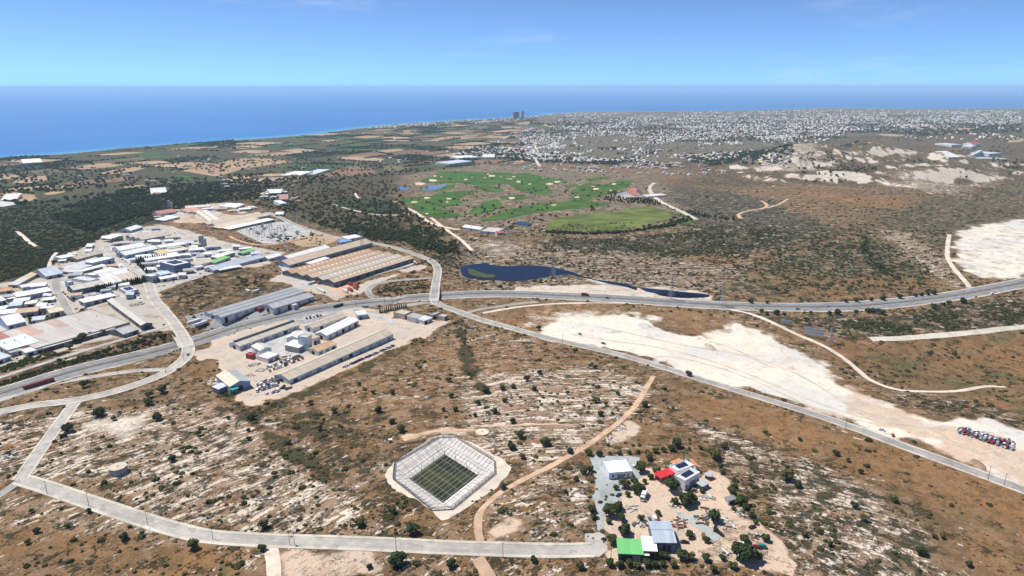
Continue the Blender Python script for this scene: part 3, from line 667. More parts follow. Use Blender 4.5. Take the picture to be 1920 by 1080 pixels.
road('distant curving road behind the golf club', [(1304, 412), (1285, 400), (1268, 392), (1240, 380), (1222, 365), (1216, 352), (1228, 343)], 8, kerb=1, dash=False, m=KERB, zoff=.5, step=15)
road('pale winding road across the far plain', [(1013, 312), (1004, 300), (1012, 290), (1005, 280), (1003, 272)], 12, kerb=0, dash=False, m=DIRT_W, zoff=.6, step=30)
road('motorway climbing into the distant town', [(1770, 252), (1720, 245), (1690, 240), (1680, 233), (1690, 231)], 22, kerb=0, dash=False, m=ASPH_L, zoff=.8, step=40)
track('long sandy track between the motorway and the white quarry floor', [(905, 587), (986, 574), (1039, 569), (1117, 568), (1195, 568), (1300, 571), (1345, 574), (1400, 586), (1440, 601), (1490, 626), (1540, 646), (1575, 665), (1605, 690), (1632, 714), (1680, 732), (1740, 735), (1800, 734), (1850, 723), (1885, 726)], 5, m=DIRT_W)
for k_, pts_ in enumerate([[(1075, 628), (1150, 640), (1260, 655), (1380, 690), (1480, 735), (1560, 765)], [(1120, 612), (1200, 630), (1290, 650), (1400, 665), (1500, 700), (1600, 765)], [(1230, 668), (1290, 672), (1400, 705), (1520, 765), (1640, 795)], [(1600, 765), (1680, 785), (1760, 815), (1850, 850), (1910, 880)], [(1560, 765), (1640, 790), (1720, 800), (1800, 806)], [(1330, 640), (1370, 650), (1450, 690)]]):
    track(['upper wheel track worn across the quarry floor', 'second wheel track across the quarry floor', 'wheel track beside the quarry road edge', 'wheel track on the pink end of the quarry', 'wheel track leading to the scrapped car stack', 'short wheel track in the middle of the quarry'][k_], pts_, 2.6, m=asphalt('wheel_worn_chalk', (0.56, 0.49, 0.39), .15), zoff=.07, jit=.6)
track('pale gravel lane in the valley on the right', [(1632, 636), (1700, 634), (1800, 626), (1870, 618), (1960, 609)], 9, m=KERB)
track('orange dirt track winding past the netted basin', [(1225, 705), (1208, 735), (1190, 765), (1160, 792), (1125, 820), (1060, 860), (1000, 890), (950, 916), (915, 942), (897, 965), (896, 990), (902, 1016)], 4.2)
track('dirt track leaving the foreground road toward the camera', [(895, 1046), (905, 1062), (925, 1095)], 6.5)
track('wide dirt drive below the foreground road at the left', [(506, 1022), (512, 1050), (516, 1100)], 7, m=DIRT_W)
track('faint straight track cutting across the dry slope', [(1080, 800), (1040, 795), (985, 797), (900, 800)], 2.2)
track('pale track down the hillside to the lake', [(808, 408), (830, 425), (845, 437), (868, 452), (885, 470)], 6, m=DIRT_W, zoff=.3)
track('pale farm track below the golf course', [(762, 390), (790, 405), (803, 418), (840, 428), (862, 431)], 8, m=DIRT_W, zoff=.3)
track('track running from the orchard to the golf course', [(665, 362), (672, 373), (700, 377), (745, 378)], 6, m=DIRT_W, zoff=.3)
track('contour track below the dark orchard', [(625, 383), (665, 395), (700, 403), (750, 404), (770, 402)], 6, m=DIRT_W, zoff=.3)
track('reddish hillside track right of the golf club', [(1390, 410), (1382, 402), (1400, 395), (1440, 390), (1435, 380), (1425, 376)], 7, m=DIRT, zoff=.3)
track('hillside track joining from the upper right', [(1440, 390), (1465, 382), (1478, 373)], 6, m=DIRT, zoff=.3)
track('gully track on the brown hillside', [(1780, 440), (1774, 480), (1785, 500), (1818, 540)], 6, m=DIRT_W, zoff=.3)
track('narrow track through the green scrub', [(92, 503), (93, 492), (100, 480), (106, 474)], 5, m=DIRT_W, zoff=.3)
track('pale path through the dark scrub', [(32, 434), (45, 445), (57, 456), (68, 462)], 6, m=DIRT_W, zoff=.3)
track('dirt path from the basin to the round pad', [(757, 826), (790, 812), (840, 808), (890, 806)], 4)
track('track along the fence of the substation', [(430, 443), (450, 453), (490, 461), (535, 455), (570, 445)], 5, m=DIRT, zoff=.2)
for lab, pts, z, m in [('grey gravel drive of the white flat roofed building', [(100, 180), (480, 178), (475, 235), (520, 330), (440, 360), (370, 380), (345, 470), (330, 520), (250, 545), (205, 600), (210, 745), (150, 745), (150, 520), (95, 490), (150, 460), (145, 340)], 'N', GRAVEL),
                       ('turning head at the end of the foreground road', [(68, 765), (232, 750), (240, 938), (0, 938), (0, 862), (62, 850)], 'N', ASPH_L),
                       ('grey gravel strip among the scrap in the yard', [(745, 600), (850, 620), (960, 690), (1100, 780), (1060, 825), (1000, 800), (880, 700), (790, 640)], 'N', GRAVEL)]:
    tag(sheet('yard', UW(z, pts), .13, m, 6, rough=.5), lab, kind='structure')
for lab, pts, z, m in [('tarmac yard around the grey warehouse', [(40, 470), (330, 400), (480, 540), (820, 450), (1020, 360), (1110, 430), (500, 590), (240, 640), (130, 600)], 'l', ASPH_Y),
                       ('tarmac lorry park behind the white shed', [(1180, 470), (1380, 420), (1900, 330), (1960, 400), (1560, 540), (1420, 570)], 'l', ASPH_Y),
                       ('concrete forecourt of the big factory', [(0, 460), (170, 500), (330, 500), (480, 620), (600, 700), (420, 760), (260, 690), (120, 600)], 'k', CONCY),
                       ('concrete apron between the compound sheds', [(200, 690), (580, 570), (1100, 420), (1400, 420), (1560, 520), (1330, 640), (1250, 860), (900, 800), (560, 880), (320, 730)], 'm', CONCY),
                       ('gravel floor of the electricity substation', [(560, 430), (880, 335), (1150, 300), (1300, 350), (1560, 460), (1260, 540), (940, 605), (760, 520)], 'g', CONCY),
                       ('service strip beside the big factory', [(870, 690), (1760, 390), (1800, 420), (1700, 470), (1100, 640), (900, 700)], 'k', CONCY),
                       ('pale lorry park beside the loop ramp', [(660, 770), (900, 700), (1060, 720), (1000, 800), (870, 850), (760, 830)], 'k', DIRT)]:
    tag(sheet('yard', UW(z, pts), .10, m, 8, rough=1.0), lab, kind='structure')

for lab, pts in [('pale concrete yards between the estate workshops', [(108, 508), (150, 480), (200, 462), (300, 436), (400, 462), (500, 484), (440, 500), (380, 512), (300, 538), (262, 512), (240, 530), (262, 548), (272, 566), (230, 556), (150, 566), (122, 545)]), ('grey yard of the upper estate', [(292, 408), (330, 392), (420, 384), (470, 390), (420, 402), (360, 398), (320, 412)]), ('grey yard around the barrel roofed hall', [(-20, 575), (90, 545), (110, 570), (60, 585), (70, 625), (-20, 640)])]:
    tag(sheet('yard', U([p[0] for p in pts], [p[1] for p in pts]), .07, asphalt('patched_concrete', (0.47, 0.445, 0.42), .3), 8, rough=3), lab, kind='structure')

# road bridges over the motorway
def bridge(label, C0, along, width, span=34):
    a = math.atan2(along[1], along[0]); z0 = float(h0(np.array([C0[0]]), np.array([C0[1]]))[0])
    e = add('road_bridge', None, None, (C0[0], C0[1], z0), a); tag(e, label, 'bridge')
    hs, hw = span / 2, width / 2
    mb = MB(); mb.box(-hs, hs, -hw, hw, -1.2, .02, bottom=True); mb.build('deck', CONC, e)
    for s in (-1, 1):
        mb = MB(); mb.box(-hs - 4, hs + 4, s * hw - .2, s * hw + .2, -.6, 1.0, bottom=True); mb.build('parapet', KERB, e)
        mb = MB(); mb.hexa([(s * hs - .8, -hw, -7), (s * hs + .8, -hw, -7), (s * hs + .8, hw, -7), (s * hs - .8, hw, -7)], [(s * hs - .8, -hw, -1.2), (s * hs + .8, -hw, -1.2), (s * hs + .8, hw, -1.2), (s * hs - .8, hw, -1.2)]); mb.build('abutment', CONC, e)
    mb = MB()
    for y in (-hw * .6, 0, hw * .6): mb.tube((0, y, -7), (0, y, -1.2), .5, n=10)
    mb.build('pier', CONC, e)
    return e
_c1 = line([(818, 526), (812, 564)], hf=h0); bridge('concrete road bridge over the motorway beside the loop ramp', BR1, _c1[-1] - _c1[0], 11.4)
_c2 = line([(330, 610), (354, 655)], hf=h0); bridge('concrete road bridge over the motorway near the hedge lined lane', BR2, _c2[-1] - _c2[0], 11.8)

# ------------------------------------------------------------------ netted octagonal basin
def make_basin():
    z0 = OCTZ
    t = NT('white_liner'); o_ = t.obj()
    LINER = t.fin(t.mix(t.step(t.noise(o_, .25, 6, .7), .35, .7), (0.68, 0.64, 0.60, 1), (0.52, 0.485, 0.455, 1)), .85, .15)
    t = NT('algae_floor'); o_ = t.obj()
    TURF = t.fin(t.mix(t.step(t.noise(o_, .06, 5, .6), .35, .65), (0.018, 0.025, 0.011, 1), (0.058, 0.064, 0.016, 1)), .8, .2)
    root = add('netted_basin', None, None, (OCTC[0], OCTC[1], z0)); tag(root, 'octagonal sunken white basin with green floor under a grid of net cables', 'reservoir')
    depth = 3.6
    q = np.array(Z('T', (430, 580), (755, 350), (1065, 545), (740, 800))); d = ray(q[:, 0], q[:, 1]); tt = (CZ - (z0 - depth)) / -d[:, 2]
    T4 = np.stack([d[:, 0] * tt, d[:, 1] * tt], -1) - OCTC     # left, top, right, bottom
    O = OCT - OCTC
    mb = MB(); fl = [(x, y, -depth) for x, y in T4]; mb.face([fl[0], fl[3], fl[2], fl[1]]); mb.build('floor', TURF, root)
    # sloping liner panels: octagon edges to floor edges
    top = [(x, y, 0.12) for x, y in O]      # 0 TL,1 TR,2 RT,3 RB,4 BR,5 BL,6 LB,7 LT
    cor = {0: 1, 1: 1, 2: 2, 3: 2, 4: 3, 5: 3, 6: 0, 7: 0}
    def P3(v): return np.array(v, float)
    for i in range(8):
        a, b = top[i], top[(i + 1) % 8]; c, e = fl[cor[i]], fl[cor[(i + 1) % 8]]
        n = max(1, int(np.hypot(a[0] - b[0], a[1] - b[1]) / 4))
        for s in range(n):                 # one welded sheet at a time
            f0, f1 = s / n, (s + 1) / n - .004
            p0, p1 = P3(a) * (1 - f0) + P3(b) * f0, P3(a) * (1 - f1) + P3(b) * f1
            r0, r1 = P3(c) * (1 - f0) + P3(e) * f0, P3(c) * (1 - f1) + P3(e) * f1
            m2 = MB(); m2.face([p0, r0, r1, p1][::-1]) if np.linalg.norm(r0 - r1) > .01 else m2.face([p0, r0, p1][::-1])
            m2.build('liner_panel', LINER, root)
    # fence: posts and rails
    for i in range(8):
        a, b = P3(O[i]) * 1.012, P3(O[(i + 1) % 8]) * 1.012
        n = max(2, int(np.hypot(*(a - b)) / 3.2))
        fr = MB()
        for z in (.4, 1.3, 2.2): fr.tube((*a, z), (*b, z), .16, n=4)
        fr.build('fence_rail', plain((0.10, 0.10, 0.105), .6, .2, key='fence_steel'), root)
        for s in range(n):
            p = a + (b - a) * s / n; m2 = MB(); m2.tube((*p, -.2), (*p, 2.3), .10, n=5); m2.build('fence_post', plain((0.10, 0.10, 0.105), .6, .2), root)
    # poles on the floor in a 4 x 4 grid, cables at rim height
    L, Tp, Rg, Bt = [P3(v) for v in T4]
    for i in range(4):
        for j in range(4):
            u, v = i / 3, j / 3
            p = (L * (1 - u) + Tp * u) * (1 - v) + (Bt * (1 - u) + Rg * u) * v
            m2 = MB(); m2.tube((*p, -depth), (*p, 1.5), .15, .11, n=6); m2.box(p[0] - .35, p[0] + .35, p[1] - .35, p[1] + .35, -depth, -depth + .3); m2.build('pole', STEEL, root)
    def clip(p, dd):
        ts = []
        for i in range(8):
            a, b = O[i], O[(i + 1) % 8]; e = b - a; den = dd[0] * e[1] - dd[1] * e[0]
            if abs(den) < 1e-9: continue
            w = a - p; s = (w[0] * e[1] - w[1] * e[0]) / den; k = (w[0] * dd[1] - w[1] * dd[0]) / den
            if 0 <= k <= 1: ts.append(s)
        return (min(ts), max(ts)) if len(ts) >= 2 else None
    CAB = plain((0.26, 0.26, 0.27), .5, .1, key='cable')
    for (c0, c1, dd, n, ext) in ((L, Bt, Tp - L, 20, .5), (L, Tp, Bt - L, 10, .5)):
        for s in range(n + 1):
            f = -ext + (1 + 2 * ext) * s / n
            p = c0 + (c1 - c0) * f; k = clip(p, dd)
            if not k: continue
            a, b = p + dd * k[0], p + dd * k[1]
            m2 = MB(); m2.tube((*a, 1.2), (*((a + b) / 2), 1.35), .13, n=3); m2.tube((*((a + b) / 2), 1.35), (*b, 1.2), .13, n=3); m2.build('cable', CAB, root)
    # graded dirt surround
    ring = np.vstack([O * 1.0 + OCTC])
    out = UW('T', [(640, 190), (780, 160), (870, 185), (1010, 250), (1230, 370), (1380, 460), (1330, 560), (1150, 720), (900, 890), (700, 1000), (640, 930), (560, 860), (400, 750), (240, 640), (210, 560), (240, 470), (400, 360)], 0)
    C = np.vstack([O + OCTC, (O + OCTC)[:1]])
    n = 96; an = np.linspace(-math.pi, math.pi, n, endpoint=False)
    def radial(P, k):
        r = []
        for a_ in an:
            dd = np.array([math.cos(a_), math.sin(a_)]); best = 0
            for i in range(len(P)):
                a, b = P[i] - OCTC, P[(i + 1) % len(P)] - OCTC; e = b - a; den = dd[0] * e[1] - dd[1] * e[0]
                if abs(den) < 1e-9: continue
                s = (a[0] * e[1] - a[1] * e[0]) / den; kk = (a[0] * dd[1] - a[1] * dd[0]) / den
                if 0 <= kk <= 1 and s > best: best = s
            r.append(best)
        return np.array(r) * k
    r0, r1 = radial(OCT, 1.002), radial(smooth_line(np.vstack([out, out[:1]]), 3, 3)[:-1], 1.0); r1 = np.maximum(r1, r0 + 1.5) + (fbm(np.cos(an) * 6, np.sin(an) * 6, 5, 3) - .5) * 4
    V, F = [], []
    for k, w in enumerate((0, .25, .6, 1.0)):
        rr = r0 + (r1 - r0) * w; X = OCTC[0] + np.cos(an) * rr; Y = OCTC[1] + np.sin(an) * rr
        zz = h(X, Y) if k else np.full(n, z0); V += list(zip(X, Y, np.maximum(zz, z0 - 1.0) + .14))
    for k in range(3):
        for i in range(n): F.append((k * n + i, k * n + n + i, k * n + n + (i + 1) % n, k * n + (i + 1) % n))
    tag(add('basin_surround', mesh('basin_surround', V, F, [DIRT_W], smooth=True)), 'pale graded earth around the netted basin', kind='structure')
make_basin()

# ------------------------------------------------------------------ buildings
BLD = []
def frame(A, B, C, hgt):
    q = np.array([A, B, C], float); P = U(q[:, 0], q[:, 1], hgt)
    a, b, c = P; u = b - a; L = np.hypot(*u); u = u / L
    v = np.array([-u[1], u[0]]); Wd = float((c - b) @ v)
    if Wd < 0: v = -v; Wd = -Wd
    zb = h(P[:, 0], P[:, 1]); return a, u, v, float(L), Wd, float(zb.min()), float(zb.mean())
def bld(label, z, pts, hgt, roof='gable', rc=(.7, .68, .64), wc=(.68, .68, .66), bays=1, doors=2, wins=0, sky=0, pv=0, rc2=None, cat='warehouse', name='warehouse', rise=None, open_=False, group=None, dirt=.5, vents=0, lean=False):
    if z not in 'pqrAEHCJ' and name == 'warehouse' and hgt > 4: hgt = 2.2 + (hgt - 2.2) * .62
    A, B, C = Z(z, *pts); a, u, v, L, Wd, zmin, zm = frame(A, B, C, hgt)
    H = hgt
    left = u[0] * v[1] - u[1] * v[0] > 0
    if not left:                                    # keep a right handed local frame: swap ends
        a = a + u * L; u = -u
    root = add(name, None, None, (a[0], a[1], zm), math.atan2(u[1], u[0]))
    tag(root, label, cat, group); BLD.append((label, a + u * L / 2 + v * Wd / 2, max(L, Wd)))
    base = min(zmin - zm, 0) - .6
    wm = plain(wc, .8, .22, .25, key='wall_render')
    bw = Wd / bays; rise = rise if rise is not None else (bw * .16 if roof in ('gable', 'arch') else bw * .07 if roof == 'mono' else 0)
    par = .5 if roof == 'flat' else 0
    # walls
    if open_:
        for x in np.linspace(.3, L - .3, max(2, int(L / 6) + 1)):
            for y in (.3, Wd - .3):
                m = MB(); m.tube((x, y, base), (x, y, H), .14, n=5); m.build('post', STEEL, root)
        m = MB(); m.face([(.3, Wd - .3, base), (L - .3, Wd - .3, base), (L - .3, Wd - .3, H - .2), (.3, Wd - .3, H - .2)]); m.build('back_wall', wm, root)
    else:
        m = MB()
        if roof == 'flat':
            m.face([(0, 0, base), (L, 0, base), (L, 0, H), (0, 0, H)]); m.face([(L, Wd, base), (0, Wd, base), (0, Wd, H), (L, Wd, H)])
            m.face([(L, 0, base), (L, Wd, base), (L, Wd, H), (L, 0, H)]); m.face([(0, Wd, base), (0, 0, base), (0, 0, H), (0, Wd, H)])
        elif roof == 'mono':
            m.face([(0, 0, base), (L, 0, base), (L, 0, H), (0, 0, H)]); m.face([(L, Wd, base), (0, Wd, base), (0, Wd, H + rise), (L, Wd, H + rise)])
            m.face([(L, 0, base), (L, Wd, base), (L, Wd, H + rise), (L, 0, H)]); m.face([(0, Wd, base), (0, 0, base), (0, 0, H), (0, Wd, H + rise)])
        else:
            m.face([(0, 0, base), (L, 0, base), (L, 0, H), (0, 0, H)]); m.face([(L, Wd, base), (0, Wd, base), (0, Wd, H), (L, Wd, H)])
            g0, g1 = [], []
            for k in range(bays):
                g0 += [(k * bw, H), ((k + .5) * bw, H + rise)]
            g0.append((Wd, H))
            m.face([(L, 0, base), (L, Wd, base)] + [(L, y, zz) for y, zz in reversed(g0)])
            m.face([(0, Wd, base), (0, 0, base)] + [(0, y, zz) for y, zz in g0])
        m.build('wall', wm, root)
    # roof
    rms = [roofmat(c, dirt) for c in (rc if isinstance(rc, list) else [rc])]
    e = .45; th = .14
    if roof == 'flat':
        m = MB(); m.box(.25, L - .25, .25, Wd - .25, H - .3, H - .05); m.build('roof', rms[0], root)
        for (x0, x1, y0, y1) in ((-.05, L + .05, -.05, .25), (-.05, L + .05, Wd - .25, Wd + .05), (-.05, .25, .25, Wd - .25), (L - .25, L + .05, .25, Wd - .25)):
            m = MB(); m.box(x0, x1, y0, y1, H - .02, H + .45); m.build('parapet', wm, root)
    elif roof == 'mono':
        n = max(1, len(rms)); xs = np.linspace(-e, L + e, n + 1)
        for k in range(n):
            m = MB(); x0, x1 = xs[k], xs[k + 1]; zl = H + .03 - rise / Wd * e; zh = H + rise + .03 + rise / Wd * e
            m.hexa([(x0, -e, zl), (x1, -e, zl), (x1, Wd + e, zh), (x0, Wd + e, zh)], [(x0, -e, zl + th), (x1, -e, zl + th), (x1, Wd + e, zh + th), (x0, Wd + e, zh + th)]); m.build('roof', rms[k % n], root)
    else:
        slp = rise / (bw / 2)
        for k in range(bays):
            y0, ym, y1 = k * bw, (k + .5) * bw, (k + 1) * bw
            e0 = e if k == 0 else -.25; e1 = e if k == bays - 1 else -.25
            rmk = rms[k % len(rms)]; rm2 = roofmat(rc2, dirt) if rc2 else rmk
            for (ya, za, yb, zb, mm) in ((y0 - e0, H - e0 * slp + .03, ym, H + rise + .03, rmk), (ym, H + rise + .03, y1 + e1, H - e1 * slp + .03, rm2)):
                m = MB(); m.hexa([(-e, ya, za), (L + e, ya, za), (L + e, yb, zb), (-e, yb, zb)], [(-e, ya, za + th), (L + e, ya, za + th), (L + e, yb, zb + th), (-e, yb, zb + th)])
                m.build('roof_slope', mm, root)
            m = MB(); m.box(-e, L + e, ym - .3, ym + .3, H + rise + .12, H + rise + .26); m.build('ridge_cap', plain(c3(rc[k % len(rc)] if isinstance(rc, list) else rc, .8)[:3], .6, .2, .3), root)
            if bays > 1 and k:
                m = MB(); m.box(-e, L + e, y0 - .35, y0 + .35, H - .25, H - .05); m.build('gutter', DARK, root)
            if sky:
                for x in np.linspace(L * .12, L * .9, sky):
                    ys = y0 + bw * .22; zs = H + slp * bw * .22
                    m = MB(); m.hexa([(x - 1, ys, zs + .1), (x + 1, ys, zs + .1), (x + 1, ys + 3, zs + .1 + slp * 3), (x - 1, ys + 3, zs + .1 + slp * 3)], [(x - 1, ys, zs + .3), (x + 1, ys, zs + .3), (x + 1, ys + 3, zs + .3 + slp * 3), (x - 1, ys + 3, zs + .3 + slp * 3)])
                    m.build('skylight', plain((.82, .82, .80), .4, .1, key='rooflight'), root)
    if lean:                                        # dark clerestory band along the ridge
        m = MB(); m.box(0, L, Wd * .5 - 1.2, Wd * .5 + 1.2, H + rise + .26, H + rise + .9); m.build('clerestory', plain((.07, .085, .095), .5, .3, key='clerestory'), root)
    if pv:
        PV = plain((.02, .03, .07), .2, .15, .5, .6, key='solar_cell'); nc, nr_ = pv if isinstance(pv, tuple) else (3, 2)
        for i in range(nc):
            for j in range(nr_):
                x = L * (.18 + .64 * (i + .5) / nc); y = Wd * (.2 + .6 * (j + .5) / nr_); dx, dy = L * .29 / nc, Wd * .26 / nr_
                m = MB(); m.hexa([(x - dx, y - dy, H + .1), (x + dx, y - dy, H + .1), (x + dx, y + dy, H + .6), (x - dx, y + dy, H + .6)], [(x - dx, y - dy, H + .16), (x + dx, y - dy, H + .16), (x + dx, y + dy, H + .66), (x - dx, y + dy, H + .66)]); m.build('solar_panel', PV, root)
    if not open_:
        rs = random.Random(len(BLD))
        for k in range(doors):
            x = L * (k + .5) / max(doors, 1); w_ = min(2.0, L * .3 / max(doors, 1)); hh = min(4.2, H * .72)
            m = MB(); m.box(x - w_, x + w_, -.06, 0, base, hh); m.build('door', rs.choice([DARK, plain((.20, .26, .36), .6, .2), plain((.33, .34, .35), .6, .2)]), root)
        for k in range(wins):
            x = L * (k + .5) / wins
            if doors and abs((x / L * doors) % 1 - .5) < .12: x += 2
            m = MB(); m.box(x - .6, x + .6, -.05, 0, min(H * .42, 1.1 + H * .1), min(H * .72, 2.6 + H * .1)); m.build('window', GLASS, root)
        if L > 18 and Wd > 8 and roof != 'flat':     # end door
            for s, x in ((0, -.05), (1, L)):
                m = MB(); m.box(x, x + .05, Wd / 2 - 2, Wd / 2 + 2, base, min(4.4, H * .75)); m.build('door', DARK, root)
    for k in range(vents):
        x = L * (k + .5) / vents; m = MB(); m.tube((x, Wd * .62, H), (x, Wd * .62, H + rise + 1.1), .35, n=7); m.build('roof_vent', STEEL, root)
    return root
WHT, OFF, CRM, BEI, ORG, GRY, LBL = (.82, .82, .81), (.72, .71, .69), (.66, .56, .42), (.54, .475, .40), (.56, .39, .25), (.40, .405, .41), (.52, .60, .70)
BW, GW, WW, DW = (.34, .44, .62), (.42, .43, .44), (.70, .71, .71), (.16, .15, .14)
bld('long shed with pale orange roof at the edge of the green scrub', 'a', [(290, 1005), (718, 800), (640, 780)], 6, 'mono', [(.62, .60, .54), (.64, .50, .32)], GW, doors=3)
bld('grey gabled shed at the top of the left side street', 'a', [(770, 868), (1058, 822), (990, 742)], 7, 'gable', LBL, GW)
bld('white flat roofed hall behind the beige shed, beside the scrub', 'a', [(1040, 578), (1290, 535), (1320, 478)], 7, 'flat', WHT, WW)
bld('beige roofed shed with brown wall at the estate edge', 'a', [(1300, 588), (1735, 492), (1682, 450)], 7, 'gable', BEI, (.30, .26, .20))
bld('long pale grey shed behind the blue walled hall', 'a', [(1110, 735), (1700, 600), (1650, 566)], 6, 'gable', OFF, WW, doors=4)
bld('white roofed hall with tall blue side wall', 'P', [(172, 492), (214.5, 484), (206.5, 479.5)], 9, 'flat', WHT, BW)
bld('grey roofed shed left of the blue walled hall', 'a', [(1190, 792), (1560, 702), (1510, 665)], 6, 'mono', (.58, .59, .61), GW)
bld('low narrow white canopy below the blue walled hall', 'a', [(1300, 802), (1800, 704), (1790, 684)], 4, 'mono', WHT, WW, open_=True)
bld('small white roofed workshop in the second row', 'd', [(5, 232), (112, 206), (60, 160)], 5, 'flat', WHT, WW)
bld('white roofed workshop beside the winding road', 'd', [(115, 197), (400, 132), (350, 95)], 5, 'mono', WHT, WW)
bld('broad white hall above the dark cypress hedge', 'd', [(150, 292), (592, 204), (520, 127)], 7, 'gable', WHT, WW, doors=3)
bld('beige roofed hall directly behind the dark cypress hedge', 'd', [(180, 385), (742, 292), (640, 206)], 6, 'mono', [(.70, .68, .64), BEI], WW, doors=3)
bld('beige roofed factory with dark windowed front, left of the cypress hedge', 'c', [(1240, 312), (1755, 207), (1690, 136)], 8, 'gable', [(.60, .56, .50)], (.13, .15, .20), wins=8, doors=2)
bld('pale flat roofed block in the middle of the left workshops', 'c', [(1505, 150), (1660, 112), (1572, 22)], 5, 'flat', (.62, .64, .63), WW)
bld('small pale tower like store at the left street', 'c', [(1160, 182), (1236, 166), (1215, 130)], 7, 'flat', OFF, BW, name='storage_block')
bld('long white roofed hall with light blue wall at the left edge', 'c', [(290, 442), (868, 312), (832, 250)], 6, 'mono', WHT, BW, doors=5)
bld('small white roofed store joined to the light blue hall', 'c', [(140, 472), (290, 437), (258, 404)], 5, 'flat', WHT, DW)
bld('white roofed hall cut off by the left picture edge', 'c', [(-60, 512), (105, 472), (78, 408)], 6, 'mono', WHT, BW)
bld('low house with orange tiled roof at the left edge', 'c', [(-40, 345), (207, 302), (180, 256)], 4, 'gable', (.56, .27, .14), (.5, .45, .4), cat='house', name='house', wins=4)
bld('white shed with pointed roof behind the long light blue hall', 'c', [(370, 266), (545, 226), (482, 196)], 5, 'gable', WHT, WW)
bld('big white barrel roofed hall with blue front', 'c', [(130, 905), (432, 838), (295, 694)], 7, 'gable', WHT, BW, doors=3, wins=3)
bld('cream roofed villa surrounded by dark shrubs', 'c', [(840, 702), (1078, 648), (1000, 584)], 5, 'gable', (.72, .64, .46), (.55, .50, .45), cat='house', name='villa', wins=4, doors=1)
bld('long white roofed workshop right of the street end', 'P', [(157.8, 569.4), (217, 554), (214, 547.5)], 5, 'mono', WHT, GW, doors=4)
bld('long beige shed running downhill to the bridge road', 'd', [(190, 652), (762, 1085), (952, 1046)], 7, 'gable', [(.56, .53, .48)], (.15, .15, .16), doors=4)
bld('huge flat beige factory roof beside the service lane', 'D', [(300, 510), (1095, 290), (905, 148)], 7, 'flat', (.52, .475, .43), (.40, .38, .36), doors=6, vents=5)
bld('low pink and beige roofed wing of the big factory', 'D', [(20, 474), (705, 290), (640, 238)], 7.8, 'mono', [(.40, .16, .13), (.58, .52, .45), (.56, .36, .28), (.55, .52, .48), (.52, .38, .32), (.57, .53, .50)], GW, doors=2)
bld('pale blue roofed section of the big factory', 'D', [(62, 524), (327, 450), (302, 386)], 8.2, 'mono', [(.70, .76, .84)], WW, doors=0, vents=3)
bld('narrow grey lean-to along the front of the big factory', 'D', [(370, 508), (968, 340), (952, 318)], 5, 'mono', (.60, .60, .61), (.18, .12, .11), doors=5, rise=.8)
bld('low grey green roofed shed at the end of the big factory', 'D', [(90, 548), (192, 518), (172, 482)], 5.5, 'mono', (.36, .42, .34), GW)
bld('small red roofed store at the end of the big factory', 'D', [(192, 517), (248, 500), (236, 474)], 5.2, 'mono', (.38, .12, .11), DW, doors=1)
bld('light blue roofed shed at the lower left picture edge', 'D', [(-30, 612), (90, 572), (60, 505)], 5, 'mono', LBL, WW)
bld('low beige roofed store in front of the red roofed store', 'D', [(218, 548), (372, 503), (352, 482)], 4, 'mono', OFF, WW)
bld('grey mono pitched shed at the right end of the big factory', 'D', [(1040, 390), (1168, 350), (1112, 302)], 5, 'gable', (.50, .50, .49), (.22, .22, .23))
bld('white block with striped roof beside the winding road', 'd', [(510, 522), (717, 482), (716, 377)], 6, 'flat', OFF, GW, pv=(2, 1))
bld('tall dark blue block with solar panels on its white roof', 'b', [(1320, 882), (1592, 822), (1424, 762)], 10, 'flat', WHT, (.11, .16, .29), pv=(3, 2), wins=6, name='office_block', cat='building')
bld('long white hall left of the yellow roofed shed', 'b', [(490, 706), (1046, 592), (988, 546)], 7, 'gable', WHT, BW, doors=4, vents=3)
bld('white hall directly behind another long white hall', 'b', [(400, 628), (852, 548), (802, 502)], 7, 'gable', WHT, WW, doors=3)
bld('three bay beige shed above the white halls', 'b', [(770, 452), (1272, 352), (1132, 272)], 7, 'gable', [(.60, .53, .44), (.62, .54, .46), (.60, .56, .48)], GW, bays=3)
bld('white canopy with pointed corners at the bend of the estate road', 'b', [(75, 414), (242, 432), (402, 376)], 6, 'mono', WHT, WW, open_=True, name='canopy', cat='canopy')
bld('white roofed shed with light blue walls beside the dark wood', 'b', [(590, 284), (786, 227), (712, 194)], 6, 'gable', WHT, BW)
bld('pale cream flat roofed factory in the middle of the estate', 'b', [(1090, 592), (1545, 512), (1482, 466)], 6, 'flat', (.74, .72, .66), WW, doors=3)
bld('shed with stained yellow roof behind the cypress trees', 'b', [(1070, 690), (1555, 602), (1500, 562)], 5, 'mono', [(.68, .53, .28), (.70, .66, .54), (.68, .64, .54)], WW, doors=3)
bld('long white roof behind the row of cypress trees', 'b', [(850, 792), (1432, 712), (1392, 672)], 6, 'mono', WHT, (.45, .52, .62), doors=4)
bld('grey green roof box on the estate beside the yellow roof', 'b', [(1240, 602), (1452, 562), (1440, 537)], 8, 'mono', (.42, .47, .44), GW, doors=1)
bld('grey two storey block at the road bend below the cypress trees', 'd', [(940, 262), (1052, 232), (1004, 172)], 8, 'flat', OFF, (.38, .40, .44), wins=4, name='office_block', cat='building')
bld('low white roof beside the road junction', 'd', [(1090, 302), (1372, 252), (1342, 226)], 4, 'mono', WHT, WW)
bld('low light blue roofed store below the dark blue block', 'd', [(1090, 226), (1272, 192), (1232, 162)], 4, 'mono', (.50, .66, .82), WW)
bld('red tiled factory at the edge of the dark wood', 'f', [(330, 277), (632, 236), (604, 214)], 6, 'gable', (.55, .23, .19), WW)
bld('salmon roofed factory above the sloping meadow', 'f', [(840, 238), (1082, 206), (1032, 180)], 6, 'mono', (.60, .34, .26), WW)
